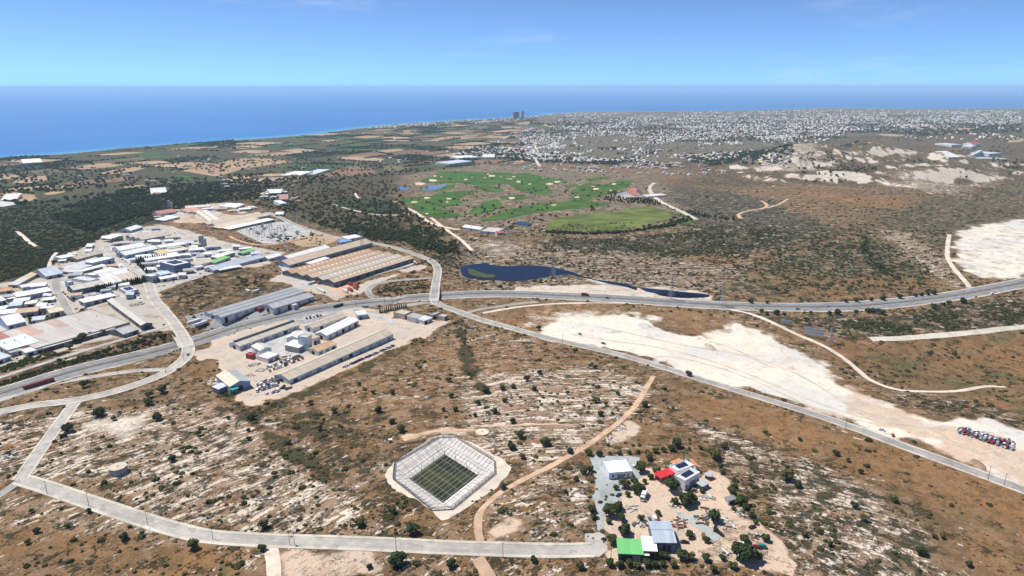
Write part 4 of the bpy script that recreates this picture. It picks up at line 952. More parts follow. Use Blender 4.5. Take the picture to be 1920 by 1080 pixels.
bld('broad two bay pinkish white shed on the upper estate', 'f', [(970, 264), (1190, 388), (1370, 348)], 7, 'gable', [(.70, .62, .54), (.72, .65, .57)], WW, bays=2)
bld('white hall at the far edge of the upper estate', 'f', [(1630, 162), (1792, 114), (1602, 98)], 7, 'mono', WHT, WW)
bld('long low pinkish white roof behind the salmon roof', 'f', [(780, 182), (1202, 150), (1162, 128)], 5, 'flat', (.72, .64, .58), WW)
bld('low white sheds below the red tiled factory', 'f', [(430, 382), (692, 326), (672, 292)], 5, 'mono', WHT, WW)
bld('long cream double shed above the substation', 'g', [(300, 337), (988, 227), (912, 195)], 5, 'gable', [CRM, (.68, .60, .48)], WW, bays=2, doors=5)
bld('long cream shed nearest the long double shed', 'g', [(350, 380), (862, 278), (850, 252)], 4, 'mono', CRM, DW, doors=3)
bld('long white livestock shed beside the substation', 'g', [(470, 392), (1042, 287), (1012, 266)], 4, 'mono', WHT, DW, doors=6)
bld('small white roof at the end of the tree lined road', 'g', [(1050, 214), (1152, 212), (1122, 196)], 4, 'mono', WHT, WW)
bld('long shed with light blue grey roof above the scrubby hill', 'g', [(270, 912), (918, 757), (882, 726)], 7, 'gable', (.50, .57, .67), (.48, .52, .58), doors=6, wins=8)
bld('low white awning along the light blue grey shed', 'g', [(350, 927), (632, 872), (622, 852)], 3, 'mono', OFF, WW, open_=True)
bld('white roofed shed with grey side behind the green roofs', 'g', [(320, 758), (542, 697), (512, 676)], 7, 'mono', WHT, (.33, .38, .44))
bld('bright green roofed shed, the left one of two', 'g', [(285, 817), (487, 757), (462, 736)], 5, 'mono', (.22, .50, .16), GW)
bld('bright green roofed shed, the right one of two', 'g', [(640, 707), (792, 667), (772, 650)], 5, 'mono', (.22, .50, .16), GW)
bld('beige flat shed in front of the left green roof', 'g', [(60, 852), (290, 802), (262, 772)], 4, 'mono', BEI, WW)
bld('small pale store below the beige flat shed', 'g', [(50, 892), (152, 872), (120, 854)], 4, 'flat', OFF, WW)
bld('white shed between the light blue grey shed and the big factory', 'g', [(970, 772), (1138, 732), (1080, 710)], 5, 'gable', WHT, WW)
bld('white roofed factory hall with blue gable end', 'k', [(165, 377), (692, 242), (640, 200)], 8, 'gable', WHT, BW, doors=3)
bld('long beige and orange factory hall behind the orange bays', 'k', [(150, 442), (1222, 172), (1165, 122)], 8, 'gable', [(.58, .47, .36)], (.40, .45, .52), doors=7, wins=12)
bld('small white lean-to beside the orange factory bays', 'k', [(430, 442), (672, 372), (652, 350)], 6, 'mono', WHT, WW)
bld('huge factory of parallel sand coloured and orange roof bays', 'k', [(730, 690), (1748, 367), (1378, 192)], 8, 'gable', [(.58, .455, .315), (.59, .52, .44), (.585, .46, .34), (.57, .42, .29), (.57, .36, .225)], (.15, .16, .17), bays=5, doors=9, sky=16)
bld('white villa among the trees behind the big factory', 'k', [(910, 122), (1098, 96), (1050, 62)], 5, 'flat', WHT, WW, cat='house', name='villa', wins=4)
bld('low blue roofed store behind the long factory hall', 'k', [(810, 167), (962, 142), (952, 126)], 4, 'mono', (.20, .36, .62), WW)
bld('grey three bay warehouse with dark roof strips', 'l', [(475, 497), (1485, 152), (1362, 84)], 8, 'gable', [(.43, .44, .455)], (.62, .65, .68), bays=3, doors=9)
bld('grey front extension of the three bay warehouse', 'l', [(1105, 397), (1592, 216), (1520, 166)], 7, 'gable', [(.44, .45, .46)], (.60, .62, .64), doors=4)
bld('small pale booth leaning on the grey warehouse', 'l', [(1345, 342), (1397, 326), (1360, 298)], 5, 'flat', OFF, WW, doors=1, name='booth', cat='booth')
bld('long beige shed with dark clerestory beside the motorway', 'm', [(240, 657), (1172, 322), (1098, 242)], 6, 'gable', [(.58, .53, .45)], WW, doors=6, wins=16, lean=True)
bld('white gabled store with cream roof beside the red lot', 'm', [(430, 657), (560, 727), (742, 682)], 8, 'gable', (.66, .62, .54), WW, rc2=(.60, .62, .62), doors=1)
bld('low white flat roofed block in front of the gabled store', 'm', [(680, 857), (862, 782), (742, 714)], 5, 'flat', WHT, WW)
bld('small bright red canopy beside the gabled store', 'm', [(420, 802), (492, 772), (452, 736)], 4, 'flat', (.52, .05, .06), (.30, .06, .06), name='canopy', cat='canopy', doors=0)
bld('white gabled wing behind the tower block', 'm', [(1150, 527), (1252, 442), (1132, 390)], 7, 'gable', WHT, WW)
bld('white square roofed block in front of the tower block', 'm', [(1160, 682), (1307, 604), (1162, 536)], 7, 'mono', WHT, (.40, .39, .37), doors=2)
bld('tall pale blue tower block in the middle of the compound', 'm', [(1295, 524), (1364, 484), (1262, 441)], 13, 'flat', (.58, .55, .50), (.54, .62, .68), name='tower_block', cat='building', wins=3, doors=1)
bld('orange roofed wing attached to the tower block', 'm', [(1390, 547), (1497, 512), (1422, 452)], 9, 'flat', ORG, (.60, .64, .68), wins=3)
bld('orange roofed shed in front of the tower block', 'm', [(1460, 737), (1752, 622), (1684, 552)], 6, 'gable', (.60, .42, .26), WW, doors=3)
bld('large bright white roofed hall in the compound', 'n', [(95, 532), (556, 312), (482, 238)], 7, 'gable', (.85, .85, .85), WW, doors=5, dirt=.1)
bld('beige roofed shed hidden behind the bright white hall', 'P', [(586, 616), (650, 592.5), (643, 585.5)], 6, 'gable', BEI, WW)
bld('longest beige roofed shed of the compound, beside the parked cars', 'P', [(542, 711), (737, 626.5), (724.5, 614)], 6, 'gable', [(.57, .50, .40)], (.58, .64, .70), doors=10, wins=14)
bld('flat roofed beige house beside the round hedge', 'n', [(1220, 237), (1332, 188), (1202, 138)], 5, 'flat', (.58, .48, .36), (.45, .40, .34), cat='house', name='house', wins=3)
bld('grey roofed house between two small houses near the bridge', 'n', [(1390, 287), (1482, 241), (1382, 198)], 5, 'mono', (.42, .42, .41), WW, cat='house', name='house', wins=3)
bld('white garage with striped roof near the bridge', 'n', [(1500, 322), (1622, 276), (1542, 240)], 4, 'mono', [(.6, .62, .66), (.74, .75, .78), (.6, .62, .66)], WW, cat='garage', name='garage', doors=2)
bld('small pinkish house nearest the bridge junction', 'n', [(1800, 269), (1857, 240), (1787, 205)], 4, 'flat', (.62, .52, .46), (.5, .46, .42), cat='house', name='house', wins=2)
bld('low grey outbuilding beside the pinkish house', 'n', [(1625, 247), (1740, 204), (1702, 184)], 4, 'flat', GRY, GW, cat='shed', name='shed')
bld('cream and grey gabled workshop beside the scrapped cars', 'o', [(320, 402), (545, 582), (852, 458)], 8, 'gable', (.66, .60, .46), (.24, .36, .55), rc2=(.42, .45, .46), doors=2)
bld('low light blue roofed annex of the gabled workshop', 'o', [(360, 627), (507, 562), (442, 516)], 4, 'mono', (.60, .66, .74), (.3, .3, .3))
bld('bright green awning on the front of the gabled workshop', 'o', [(590, 642), (692, 604), (672, 576)], 4, 'mono', (.02, .42, .26), (.05, .3, .3), name='awning', cat='awning', open_=True)
def infill(poly, n, seed, cols):
    rs_ = random.Random(seed); made = []; P = px_pts(poly, n * 14, seed)
    for p in P:
        if len(made) >= n: break
        L_, W_ = rs_.uniform(9, 24), rs_.uniform(7, 13)
        if any(np.hypot(*(p - c)) < s_ * .5 + max(L_, W_) * .5 for _, c, s_ in BLD): continue
        if any(seg_dist(p[:1], p[1:], C)[0] < hw + max(L_, W_) * .55 for C, hw in ROADS): continue
        a = .42 + rs_.choice([0, 0, 1.57]); e = add('workshop', None, None, (p[0], p[1], float(h(p[:1], p[1:])[0])), a); hh = rs_.uniform(3, 5); BLD.append(('', p, max(L_, W_)))
        m = MB(); m.box(-L_ / 2, L_ / 2, -W_ / 2, W_ / 2, -.6, hh); m.build('wall', plain(rs_.choice([WW, GW, (.55, .5, .44), BW]), .8, .22, .25), e)
        rc = rs_.choice(cols); ri = rs_.choice([.15, .9, 1.4]); m = MB(); m.hexa([(-L_ / 2 - .4, -W_ / 2 - .4, hh + .02), (L_ / 2 + .4, -W_ / 2 - .4, hh + .02), (L_ / 2 + .4, W_ / 2 + .4, hh + ri), (-L_ / 2 - .4, W_ / 2 + .4, hh + ri)], [(-L_ / 2 - .4, -W_ / 2 - .4, hh + .16), (L_ / 2 + .4, -W_ / 2 - .4, hh + .16), (L_ / 2 + .4, W_ / 2 + .4, hh + ri + .14), (-L_ / 2 - .4, W_ / 2 + .4, hh + ri + .14)]); m.build('roof', roofmat(rc, .3), e)
        for k in range(rs_.randint(1, 3)):
            x = rs_.uniform(-L_ * .35, L_ * .35); m = MB(); m.box(x - 1.2, x + 1.2, -W_ / 2 - .05, -W_ / 2, -.5, 2.6); m.build('door', DARK, e)
        tag(e, None, 'workshop', 'small workshops filling the estate'); e['noun'] = 'small %s roofed workshop' % {WHT: 'white', OFF: 'pale', GRY: 'grey', BEI: 'beige', LBL: 'light blue', ORG: 'orange'}[rc]; made.append((e, p)); FILL.append((e, p))
def px_pts(poly, n, seed):
    r2 = np.random.default_rng(seed); Q = np.array(poly, float); q = r2.uniform(Q.min(0), Q.max(0), (n * 3, 2)); q = q[inpoly(q[:, 0], q[:, 1], Q)][:n]; return U(q[:, 0], q[:, 1])
FILL = []
infill([(0, 548), (60, 528), (120, 490), (200, 448), (300, 430), (420, 458), (500, 484), (380, 510), (300, 535), (275, 565), (150, 575), (60, 610), (0, 625)], 62, 5, [WHT, WHT, OFF, OFF, GRY, BEI, LBL, ORG])
infill([(285, 412), (330, 390), (470, 384), (480, 392), (350, 415)], 12, 6, [WHT, OFF, ORG, BEI])
infill([(440, 640), (560, 600), (700, 590), (640, 640), (500, 690)], 6, 7, [WHT, OFF, BEI])
# house compound in the foreground
bld('white flat roofed office building on the grey gravel drive', 'p', [(380, 430), (772, 394), (662, 190)], 4.2, 'flat', (.86, .86, .86), (.66, .72, .82), wins=3, doors=1, dirt=.06, name='office', cat='building')
bld('bright red canopy beside the white house', 'p', [(1245, 507), (1518, 402), (1440, 330)], 3.6, 'mono', (.62, .025, .035), (.4, .1, .1), open_=True, name='canopy', cat='canopy', dirt=.1)
bld('white two storey house with solar panels in the yard', 'q', [(400, 557), (652, 414), (508, 312)], 6.6, 'flat', (.66, .66, .67), (.80, .81, .83), pv=(1, 1), wins=4, doors=1, name='house', cat='house')
bld('rear wing of the white house with one solar array', 'q', [(275, 392), (552, 292), (455, 190)], 5.6, 'flat', (.64, .64, .65), (.78, .79, .81), pv=(1, 1), wins=0, doors=0, name='house', cat='house')
bld('orange tiled porch at the left rear of the white house', 'q', [(200, 268), (346, 217), (310, 184)], 4.6, 'mono', (.66, .27, .13), (.78, .78, .78), name='porch', cat='porch', doors=1)
bld('orange tiled porch at the right rear of the white house', 'q', [(520, 196), (620, 298), (585, 306)], 4.4, 'mono', (.66, .25, .11), (.78, .78, .78), name='porch', cat='porch', doors=0)
bld('small grey lean-to shed right of the white house', 'q', [(690, 648), (802, 592), (742, 530)], 2.8, 'mono', (.48, .50, .49), (.10, .16, .13), name='shed', cat='shed', doors=1)
bld('small grey carport behind the lean-to shed', 'q', [(790, 477), (876, 440), (822, 404)], 2.8, 'mono', (.46, .48, .48), (.2, .2, .2), open_=True, name='carport', cat='carport')
bld('dark roofed shack at the edge of the yard scrub', 'q', [(1130, 890), (1266, 852), (1200, 808)], 2.8, 'mono', (.26, .26, .27), (.66, .66, .66), name='shack', cat='shed', doors=1)
bld('bright green roofed shed beside the turning head', 'r', [(180, 790), (588, 808), (562, 577)], 4.0, 'mono', [(.16, .50, .17)], (.12, .13, .16), doors=2, wins=3, name='shed', cat='shed', dirt=.12)
bld('white roofed shed joined to the bright green shed', 'r', [(602, 742), (822, 752), (766, 530)], 4.6, 'mono', (.84, .84, .84), (.20, .06, .07), doors=1, name='shed', cat='shed', dirt=.08)
bld('small white porch roof in front of the white roofed shed', 'r', [(590, 820), (686, 822), (680, 755)], 3.2, 'mono', WHT, (.08, .1, .12), name='porch', cat='porch', doors=1)
bld('blue grey corrugated barn in the scrap yard', 'r', [(780, 604), (1146, 610), (1062, 250)], 5.4, 'gable', [(.42, .49, .58)], (.16, .17, .18), doors=5, name='barn', cat='barn', rise=1.2)
# golf club, maintenance sheds, far works
for lab, z, pts, hh, rf, rc_ in [('white maintenance hall below the golf course', 'F', [(640, 100), (768, 116), (762, 98)], 5, 'gable', OFF), ('low beige maintenance yard building below the golf course', 'F', [(770, 128), (885, 135), (880, 105)], 4, 'flat', (.6, .56, .5)),
        ('small red roofed kiosk by the maintenance yard', 'F', [(888, 142), (945, 138), (935, 130)], 4, 'mono', (.5, .12, .1)),
        ('red roofed golf clubhouse wing, left half', 'G', [(1438, 208), (1482, 210), (1480, 192)], 7, 'gable', (.50, .20, .15)), ('red roofed golf clubhouse wing, right half', 'G', [(1486, 218), (1530, 212), (1522, 190)], 7, 'gable', (.52, .22, .17)),
        ('pale clubhouse block beside the distant road', 'G', [(1440, 232), (1540, 228), (1538, 216)], 4, 'flat', (.50, .42, .34)), ('white clubhouse annex at the car park', 'G', [(1530, 215), (1572, 222), (1566, 196)], 5, 'flat', OFF),
        ('long white factory on the far plain', 'C', [(980, 478), (1090, 484), (1100, 460)], 9, 'flat', (.6, .66, .78)), ('white warehouse row in the far village', 'C', [(1150, 445), (1300, 440), (1300, 425)], 9, 'flat', WHT),
        ('second white warehouse of the far village', 'C', [(1320, 440), (1410, 440), (1400, 420)], 10, 'flat', OFF), ('white stores beside the brown ploughed hill', 'A', [(1640, 532), (1760, 515), (1755, 498)], 7, 'flat', WHT), ('light blue store beside the brown ploughed hill', 'A', [(1760, 520), (1860, 505), (1850, 492)], 7, 'flat', (.6, .68, .8)),
        ('white packing shed on the green plain near the sea', 'A', [(130, 468), (240, 462), (236, 450)], 8, 'mono', WHT), ('white sheds beside the dark windbreak', 'A', [(850, 640), (940, 634), (936, 624)], 6, 'mono', OFF), ('white house in the orchard below the plain', 'A', [(1490, 636), (1580, 632), (1575, 618)], 6, 'flat', WHT),
        ('reddish house in the orchard belt', 'A', [(1570, 670), (1620, 668), (1620, 655)], 6, 'mono', (.5, .25, .2)), ('white villa in the orchard belt', 'A', [(1575, 695), (1615, 692), (1612, 676)], 6, 'flat', WHT),
        ('long pale greenhouse at the left edge', 'A', [(0, 675), (90, 668), (88, 656)], 5, 'mono', OFF), ('second pale greenhouse at the left edge', 'A', [(10, 705), (120, 690), (110, 672)], 5, 'mono', (.62, .6, .55)),
        ('white works beside the far solar field', 'H', [(1400, 352), (1475, 348), (1470, 332)], 10, 'flat', (.7, .72, .72)), ('red roofed works on the far hillside', 'H', [(1550, 350), (1610, 346), (1600, 336)], 12, 'gable', (.5, .1, .11)),
        ('blue white works hall, the left of two', 'H', [(1510, 420), (1620, 415), (1610, 390)], 10, 'flat', (.52, .62, .66)), ('blue white works hall, the right of two', 'H', [(1670, 420), (1760, 415), (1740, 385)], 12, 'flat', (.58, .68, .76)),
        ('long white shed in front of the far works', 'H', [(1280, 412), (1380, 425), (1390, 412)], 7, 'mono', OFF), ('pale works store behind the red roofed works', 'H', [(1470, 362), (1545, 366), (1540, 345)], 9, 'flat', (.6, .66, .68)), ('greenish works roof at the right end of the far works', 'H', [(1700, 445), (1800, 440), (1795, 425)], 8, 'flat', (.42, .52, .52))]:
    bld(lab, z, pts, hh, rf, rc_, WW, doors=1, wins=3, name='works_building' if z == 'H' else 'building', cat='building')
# two towers on the coast
def tower(label, px, w, hgt, col):
    P = U(*px)[0]; e = add('tower_block', None, None, (P[0], P[1], float(h(P[:1], P[1:])[0])), .3); tag(e, label, 'tower')
    m = MB(); m.box(-w, w, -w * .6, w * .6, -2, hgt); m.build('wall', plain(col, .8, .1, .02), e)
    for f in range(int(hgt / 8)):
        m = MB(); m.box(-w - .8, w + .8, -w * .6 - .8, -w * .6 - .01, 4 + f * 8, 7 + f * 8); m.build('balcony_band', GLASS, e)
    m = MB(); m.box(-w * .3, w * .3, -w * .3, w * .3, hgt, hgt + 6); m.build('roof_hut', CONC, e)
tower('dark brown high rise on the coast', (967.5, 222.5), 31, 74, (.16, .13, .13)); tower('slim white high rise beside the dark one on the coast', (979.5, 222.5), 17, 84, (.62, .62, .62))

# round tanks
def tank(label, px, r, hh, lid, wall):
    P = U(*px)[0]; z0 = float(h(P[:1], P[1:])[0]); e = add('water_tank', None, None, (P[0], P[1], z0)); tag(e, label, 'water tank')
    m = MB(); m.tube((0, 0, -.8), (0, 0, hh), r, n=40, cap=False); m.build('wall', plain(wall, .8, .3, .6), e)
    m = MB(); m.tube((0, 0, hh), (0, 0, hh + .25), r + .2, n=40); m.build('lid', plain(lid, .9, .2, .4), e)
    m = MB(); m.box(-.45, .45, -.45, .45, hh + .25, hh + .6); m.build('hatch', STEEL, e)
    if hh > 1:
        for k in range(20):
            a = 2 * math.pi * k / 20; m = MB(); m.box(-.12, .12, -.1, .12, -.5, hh - .05); o = m.build('buttress', CONC, e, (math.cos(a) * r, math.sin(a) * r, 0), a)
tank('round grey concrete tank with flat beige lid on the rocky slope', (223, 886), 4.9, 4.2, (.60, .51, .41), (.43, .44, .45))
tank('low round pale concrete pad above the netted basin', (904, 811), 4.4, .4, (.68, .58, .46), (.6, .52, .42))

# ------------------------------------------------------------------ golf course, fields
def grassmat(name, col, var=.25, sc=.02):
    t = NT(name); P = t.pos()
    a = t.step(t.noise(P, sc, 5, .6), .36, .64); b = t.step(t.noise(P, sc * 12, 4, .65), .35, .65)
    c = t.mix(a, c3(col, 1 - var), c3(col, 1 + var)); c = t.mix(t.math('MULTIPLY', b, .35), c, c3(col, .75))
    return t.fin(c, .95, .1)
FAIR = grassmat('fairway_grass', (0.062, 0.125, 0.026), .25); RANGE = grassmat('driving_range_grass', (0.125, 0.150, 0.042), .35); SAND = asphalt('bunker_sand', (0.62, 0.48, 0.35), .1)
FW = [[(250, 105), (300, 72), (400, 76), (560, 80), (690, 82), (722, 105), (680, 140), (600, 152), (520, 158), (430, 140), (330, 142), (240, 140), (180, 130)],
      [(722, 98), (830, 86), (900, 108), (1075, 132), (1000, 148), (925, 150), (985, 200), (890, 212), (790, 192), (740, 160), (700, 140)],
      [(70, 236), (240, 226), (262, 212), (380, 200), (470, 190), (482, 214), (392, 232), (402, 278), (330, 282), (250, 292), (140, 292), (85, 265)],
      [(110, 296), (250, 298), (300, 312), (425, 346), (330, 358), (210, 346), (150, 322)], [(500, 168), (590, 160), (682, 182), (640, 200), (560, 192)],
      [(640, 250), (664, 290), (602, 312), (540, 332), (450, 332), (520, 290), (572, 260)],
      [(580, 370), (650, 335), (760, 300), (900, 276), (1000, 265), (1150, 262), (1285, 268), (1290, 282), (1180, 300), (1000, 312), (860, 328), (740, 356), (640, 372)],
      [(650, 224), (760, 218), (852, 230), (760, 250), (670, 242)],
      [(1100, 205), (1170, 152), (1235, 148), (1290, 162), (1390, 130), (1462, 134), (1440, 160), (1350, 200), (1250, 222), (1190, 252), (1110, 250), (1098, 228), (1180, 212)],
      [(1190, 116), (1322, 104), (1345, 114), (1222, 132)], [(160, 190), (190, 176), (360, 150), (372, 165), (330, 190)], [(1055, 162), (1130, 150), (1142, 160), (1080, 172)]]
for i, f in enumerate(FW):
    f = np.array(f); f = f.mean(0) + (f - f.mean(0)) * 1.12
    tag(sheet('fairway', UW('G', f), .35, FAIR, 22, rough=6), 'bright green golf fairway', kind='structure')
tag(sheet('driving_range', UW('G', [(940, 455), (932, 432), (960, 372), (1100, 342), (1350, 326), (1450, 300), (1600, 290), (1690, 320), (1735, 365), (1600, 400), (1400, 440), (1200, 456), (1060, 458)]), .4, RANGE, 25, rough=4), 'broad yellowish green practice field of the golf course', kind='structure')
tag(sheet('lawn', UW('G', [(1740, 298), (1780, 310), (1850, 360), (1835, 372), (1790, 345)]), .4, FAIR, 15, rough=2), 'narrow green lawn beside the golf club road', kind='structure')
tag(sheet('lawn', UW('G', [(1770, 380), (1830, 375), (1880, 385), (1820, 400), (1760, 398)]), .4, FAIR, 15, rough=2), 'small green lawn below the golf club road', kind='structure')
BK = [(440, 122, 18), (600, 100, 26), (740, 105, 14), (770, 135, 22), (720, 118, 12), (580, 88, 12), (960, 150, 30), (1010, 135, 26), (920, 112, 8), (120, 262, 28), (200, 237, 22), (340, 242, 20), (320, 262, 18), (725, 238, 26), (990, 280, 20), (1250, 180, 26), (1360, 150, 22), (1130, 232, 18), (235, 128, 34), (150, 148, 40), (200, 335, 16), (1340, 190, 12), (660, 105, 8), (700, 118, 10), (480, 108, 8), (840, 150, 14), (1230, 165, 14), (290, 105, 10), (560, 110, 9), (250, 100, 16)]
for x, y, r in BK:
    P = np.array([(x + math.cos(a) * r * random.uniform(.6, 1.15), y + math.sin(a) * r * .28 * random.uniform(.6, 1.15)) for a in np.linspace(0, 2 * math.pi, 9)[:-1]])
    tag(sheet('sand_bunker', UW('G', P), .55, SAND, 12, rough=1.5), 'pale sand bunker on the golf course', kind='structure')
for lab, f in [('turquoise golf pond, left', [(165, 186), (212, 162), (262, 158), (300, 166), (282, 182), (230, 192)]), ('small golf pond beside the turquoise pond', [(278, 160), (310, 152), (322, 162), (290, 166)]), ('blue pond at the edge of the golf course', [(10, 178), (40, 163), (75, 168), (105, 178), (60, 190)]), ('dark pond beside the practice field', [(735, 396), (770, 384), (800, 382), (866, 400), (830, 410), (780, 408)])]:
    tag(sheet('pond', UW('G', f), .5, plain((.05, .12, .17), .15, .2, .02, .5, key='pond_water') if 'turq' in lab or 'small' in lab else LAKEM, 10, rough=2), lab, kind='structure')
FM = {'tan': grassmat('stubble_field', (.40, .275, .17), .15, .006), 'brown': grassmat('ploughed_field', (.22, .135, .09), .15, .006), 'green': grassmat('green_crop', (.060, .105, .035), .3, .006), 'dark': grassmat('orchard_floor', (.038, .052, .027), .4, .01), 'olive': grassmat('fallow_field', (.13, .115, .065), .3, .006), 'straw': grassmat('straw_field', (.40, .29, .18), .12, .006)}
HF = [('A', 'tan', [(1010, 510), (1180, 480), (1330, 442), (1500, 440), (1680, 456), (1500, 480), (1360, 500), (1250, 540), (1180, 540)]), ('A', 'tan', [(1300, 407), (1400, 392), (1545, 400), (1460, 416)]), ('A', 'straw', [(1240, 560), (1380, 535), (1412, 545), (1390, 566), (1270, 572)]),
      ('C', 'brown', [(140, 585), (290, 522), (430, 502), (545, 530), (562, 570), (330, 578)]), ('A', 'green', [(755, 436), (800, 410), (960, 410), (930, 436)]), ('A', 'green', [(950, 562), (990, 540), (1160, 546), (1120, 566)]), ('A', 'brown', [(340, 582), (520, 560), (780, 540), (760, 560), (500, 592)]),
      ('A', 'tan', [(60, 582), (120, 546), (320, 536), (200, 580)]), ('A', 'tan', [(390, 492), (540, 470), (690, 466), (700, 480), (480, 506)]), ('A', 'tan', [(560, 522), (680, 500), (830, 480), (800, 506), (600, 536)]), ('A', 'straw', [(240, 640), (330, 622), (390, 630), (300, 650)]), ('A', 'tan', [(0, 640), (100, 630), (240, 660), (120, 690), (0, 660)]),
      ('A', 'tan', [(700, 600), (800, 590), (830, 610), (740, 625)]), ('A', 'dark', [(480, 690), (640, 650), (1000, 640), (1180, 660), (1000, 700), (800, 720), (600, 730)]), ('A', 'dark', [(940, 610), (1100, 590), (1280, 580), (1420, 600), (1300, 640), (1100, 645)]), ('C', 'dark', [(240, 770), (400, 730), (700, 760), (770, 845), (560, 860), (380, 820)]),
      ('C', 'tan', [(300, 440), (480, 435), (640, 455), (560, 470), (330, 468)]), ('C', 'straw', [(1750, 205), (1920, 205), (1900, 222), (1780, 230)]), ('C', 'tan', [(1480, 440), (1620, 420), (1690, 450), (1650, 480), (1530, 480)]), ('C', 'olive', [(600, 500), (820, 500), (760, 540), (620, 540)]),
      ('E', 'olive', [(180, 470), (340, 440), (530, 450), (500, 480), (300, 490)]), ('E', 'tan', [(950, 490), (1080, 490), (1040, 515), (960, 512)]), ('H', 'straw', [(1080, 225), (1200, 222), (1640, 235), (1500, 248), (1200, 236)]), ('H', 'tan', [(860, 275), (1070, 275), (1050, 292), (900, 290)]), ('H', 'straw', [(1840, 305), (1920, 305), (1920, 330), (1780, 335)]),
      ('f', 'brown', [(1230, 205), (1350, 197), (1760, 287), (1530, 305)]), ('k', 'straw', [(170, 165), (420, 60), (640, 70), (800, 120), (720, 180), (480, 220), (330, 230)])]
for z, k, pts in HF:
    far_ = z not in 'fk'
    tag(sheet('field', UW(z, pts), .5 if far_ else .2, FM[k], 45 if far_ else 12, rough=10 if far_ else 3), {'tan': 'tan stubble field', 'straw': 'pale straw coloured field', 'brown': 'brown ploughed field', 'green': 'green crop field', 'dark': 'dark green orchard plot', 'olive': 'olive fallow field'}[k] + ' on the plain', kind='structure')
# patchwork of smaller plots on the coastal plain
AVOID = [UW(z, p) for z, k, p in HF if z in 'AC']
_pl = random.Random(4); FE = []
cd = COAST[6] - COAST[2]; cd /= np.hypot(*cd); cn = np.array([cd[1], -cd[0]])
org = COAST[2]
PLAIN = U([-60, 300, 660, 900, 1010, 1000, 740, 460, 300, -60], [300, 274, 246, 226, 222, 300, 328, 352, 372, 385])
nplot = 0
for i in range(-8, 46):
    j = 0.0
    while j < 4200:
        wj = _pl.uniform(120, 300); w2 = _pl.uniform(150, 330) * .5
        c0 = org + cd * (i * 215 + _pl.uniform(-30, 30)) + cn * (60 + j + wj / 2); j += wj + _pl.uniform(6, 50)
        if not inpoly(c0[:1], c0[1:], PLAIN)[0] or _pl.random() < .28: continue
        if any(sdist(c0[:1], c0[1:], A_)[0] < 60 for A_ in AVOID): continue
        k = _pl.choices(['tan', 'brown', 'green', 'dark', 'olive', 'straw'], [26, 14, 14, 26, 16, 8])[0]
        sk = _pl.uniform(-.25, .25)
        q = np.array([c0 + cd * (sx * w2 * _pl.uniform(.75, 1) + sy * sk * wj) + cn * (sy * wj * .5 * _pl.uniform(.75, 1)) for sx, sy in ((-1, -1), (1, -1), (1, 1), (-1, 1))])
        if (h(q[:, 0], q[:, 1]) < SEAZ + .5).any(): continue
        tag(sheet('field', q, .45, FM[k], 70), {'tan': 'tan stubble plot', 'straw': 'pale straw plot', 'brown': 'brown ploughed plot', 'green': 'green crop plot', 'dark': 'dark orchard plot', 'olive': 'olive fallow plot'}[k] + ' in the coastal patchwork', kind='structure')
        FE.append((q, k)); nplot += 1
        if nplot > 230: break
# ------------------------------------------------------------------ plants: prototypes
def leaf_quads(mb, cen, rad, n, size, rs, squash=1.0, inner=.55, mi=0):
    for _ in range(n):
        d = Vector((rs.gauss(0, 1), rs.gauss(0, 1), rs.gauss(0, 1))).normalized()
        r = rad * (inner + (1 - inner) * rs.random() ** .6)
        c = Vector(cen) + Vector((d.x * r, d.y * r, d.z * r * squash))
        nrm = (d + Vector((rs.uniform(-.7, .7), rs.uniform(-.7, .7), rs.uniform(-.1, .9)))).normalized()
        u = nrm.orthogonal().normalized(); v = nrm.cross(u); a = rs.uniform(0, 6.28); s = size * rs.uniform(.6, 1.3)
        u, v = (u * math.cos(a) + v * math.sin(a)) * s, (v * math.cos(a) - u * math.sin(a)) * s * .75
        b = len(mb.V); mb.V += [tuple(c - u - v * .6), tuple(c + u * .2 - v), tuple(c + u + v * .5), tuple(c - u * .3 + v)]; mb.F.append((b, b + 1, b + 2, b + 3)); mb.I.append(mi)
def crown_mesh(name, seed, hgt, rad, mat_, lobes=8, nq=110, size=.50, trunk=.04, slim=False):
    rs = random.Random(seed); mb = MB()
    if slim:
        for k in range(8):
            f = k / 7; leaf_quads(mb, (0, 0, hgt * (.12 + .82 * f)), rad * (1 - .75 * f) + .12, nq // 2, size * .8, rs, 1.4)
    else:
        for k in range(lobes):
            a = 6.28 * k / lobes + rs.uniform(-.4, .4); q = rad * rs.uniform(.30, .62) if k else 0
            leaf_quads(mb, (math.cos(a) * q, math.sin(a) * q, hgt * (trunk + .22 + (1 - trunk) * rs.uniform(.12, .48))), rad * rs.uniform(.46, .64), nq, size, rs, .85, .25)
    return mb.me(name, mat_)
def trunk_mesh(name, seed, hgt, r):
    rs = random.Random(seed); mb = MB(); mb.tube((0, 0, -.4), (0, 0, hgt * .42), r, r * .7, n=6)
    for k in range(4):
        a = k * 1.57 + rs.uniform(-.4, .4); mb.tube((0, 0, hgt * .36), (math.cos(a) * hgt * .22, math.sin(a) * hgt * .22, hgt * .66), r * .55, r * .2, n=5)
    return mb.me(name, BARK)
TREES = [(crown_mesh('crown', 1, 4.6, 2.6, LEAF[0]), trunk_mesh('trunk', 1, 4.6, .22)), (crown_mesh('crown', 2, 4.2, 2.3, LEAF[1], 8), trunk_mesh('trunk', 2, 4.2, .2)), (crown_mesh('crown', 3, 5.2, 2.8, LEAF[2], 9, 55), trunk_mesh('trunk', 3, 5.2, .25)), (crown_mesh('crown', 4, 8, 1.9, LEAF[1], nq=150, slim=True), trunk_mesh('trunk', 4, 4, .16))]
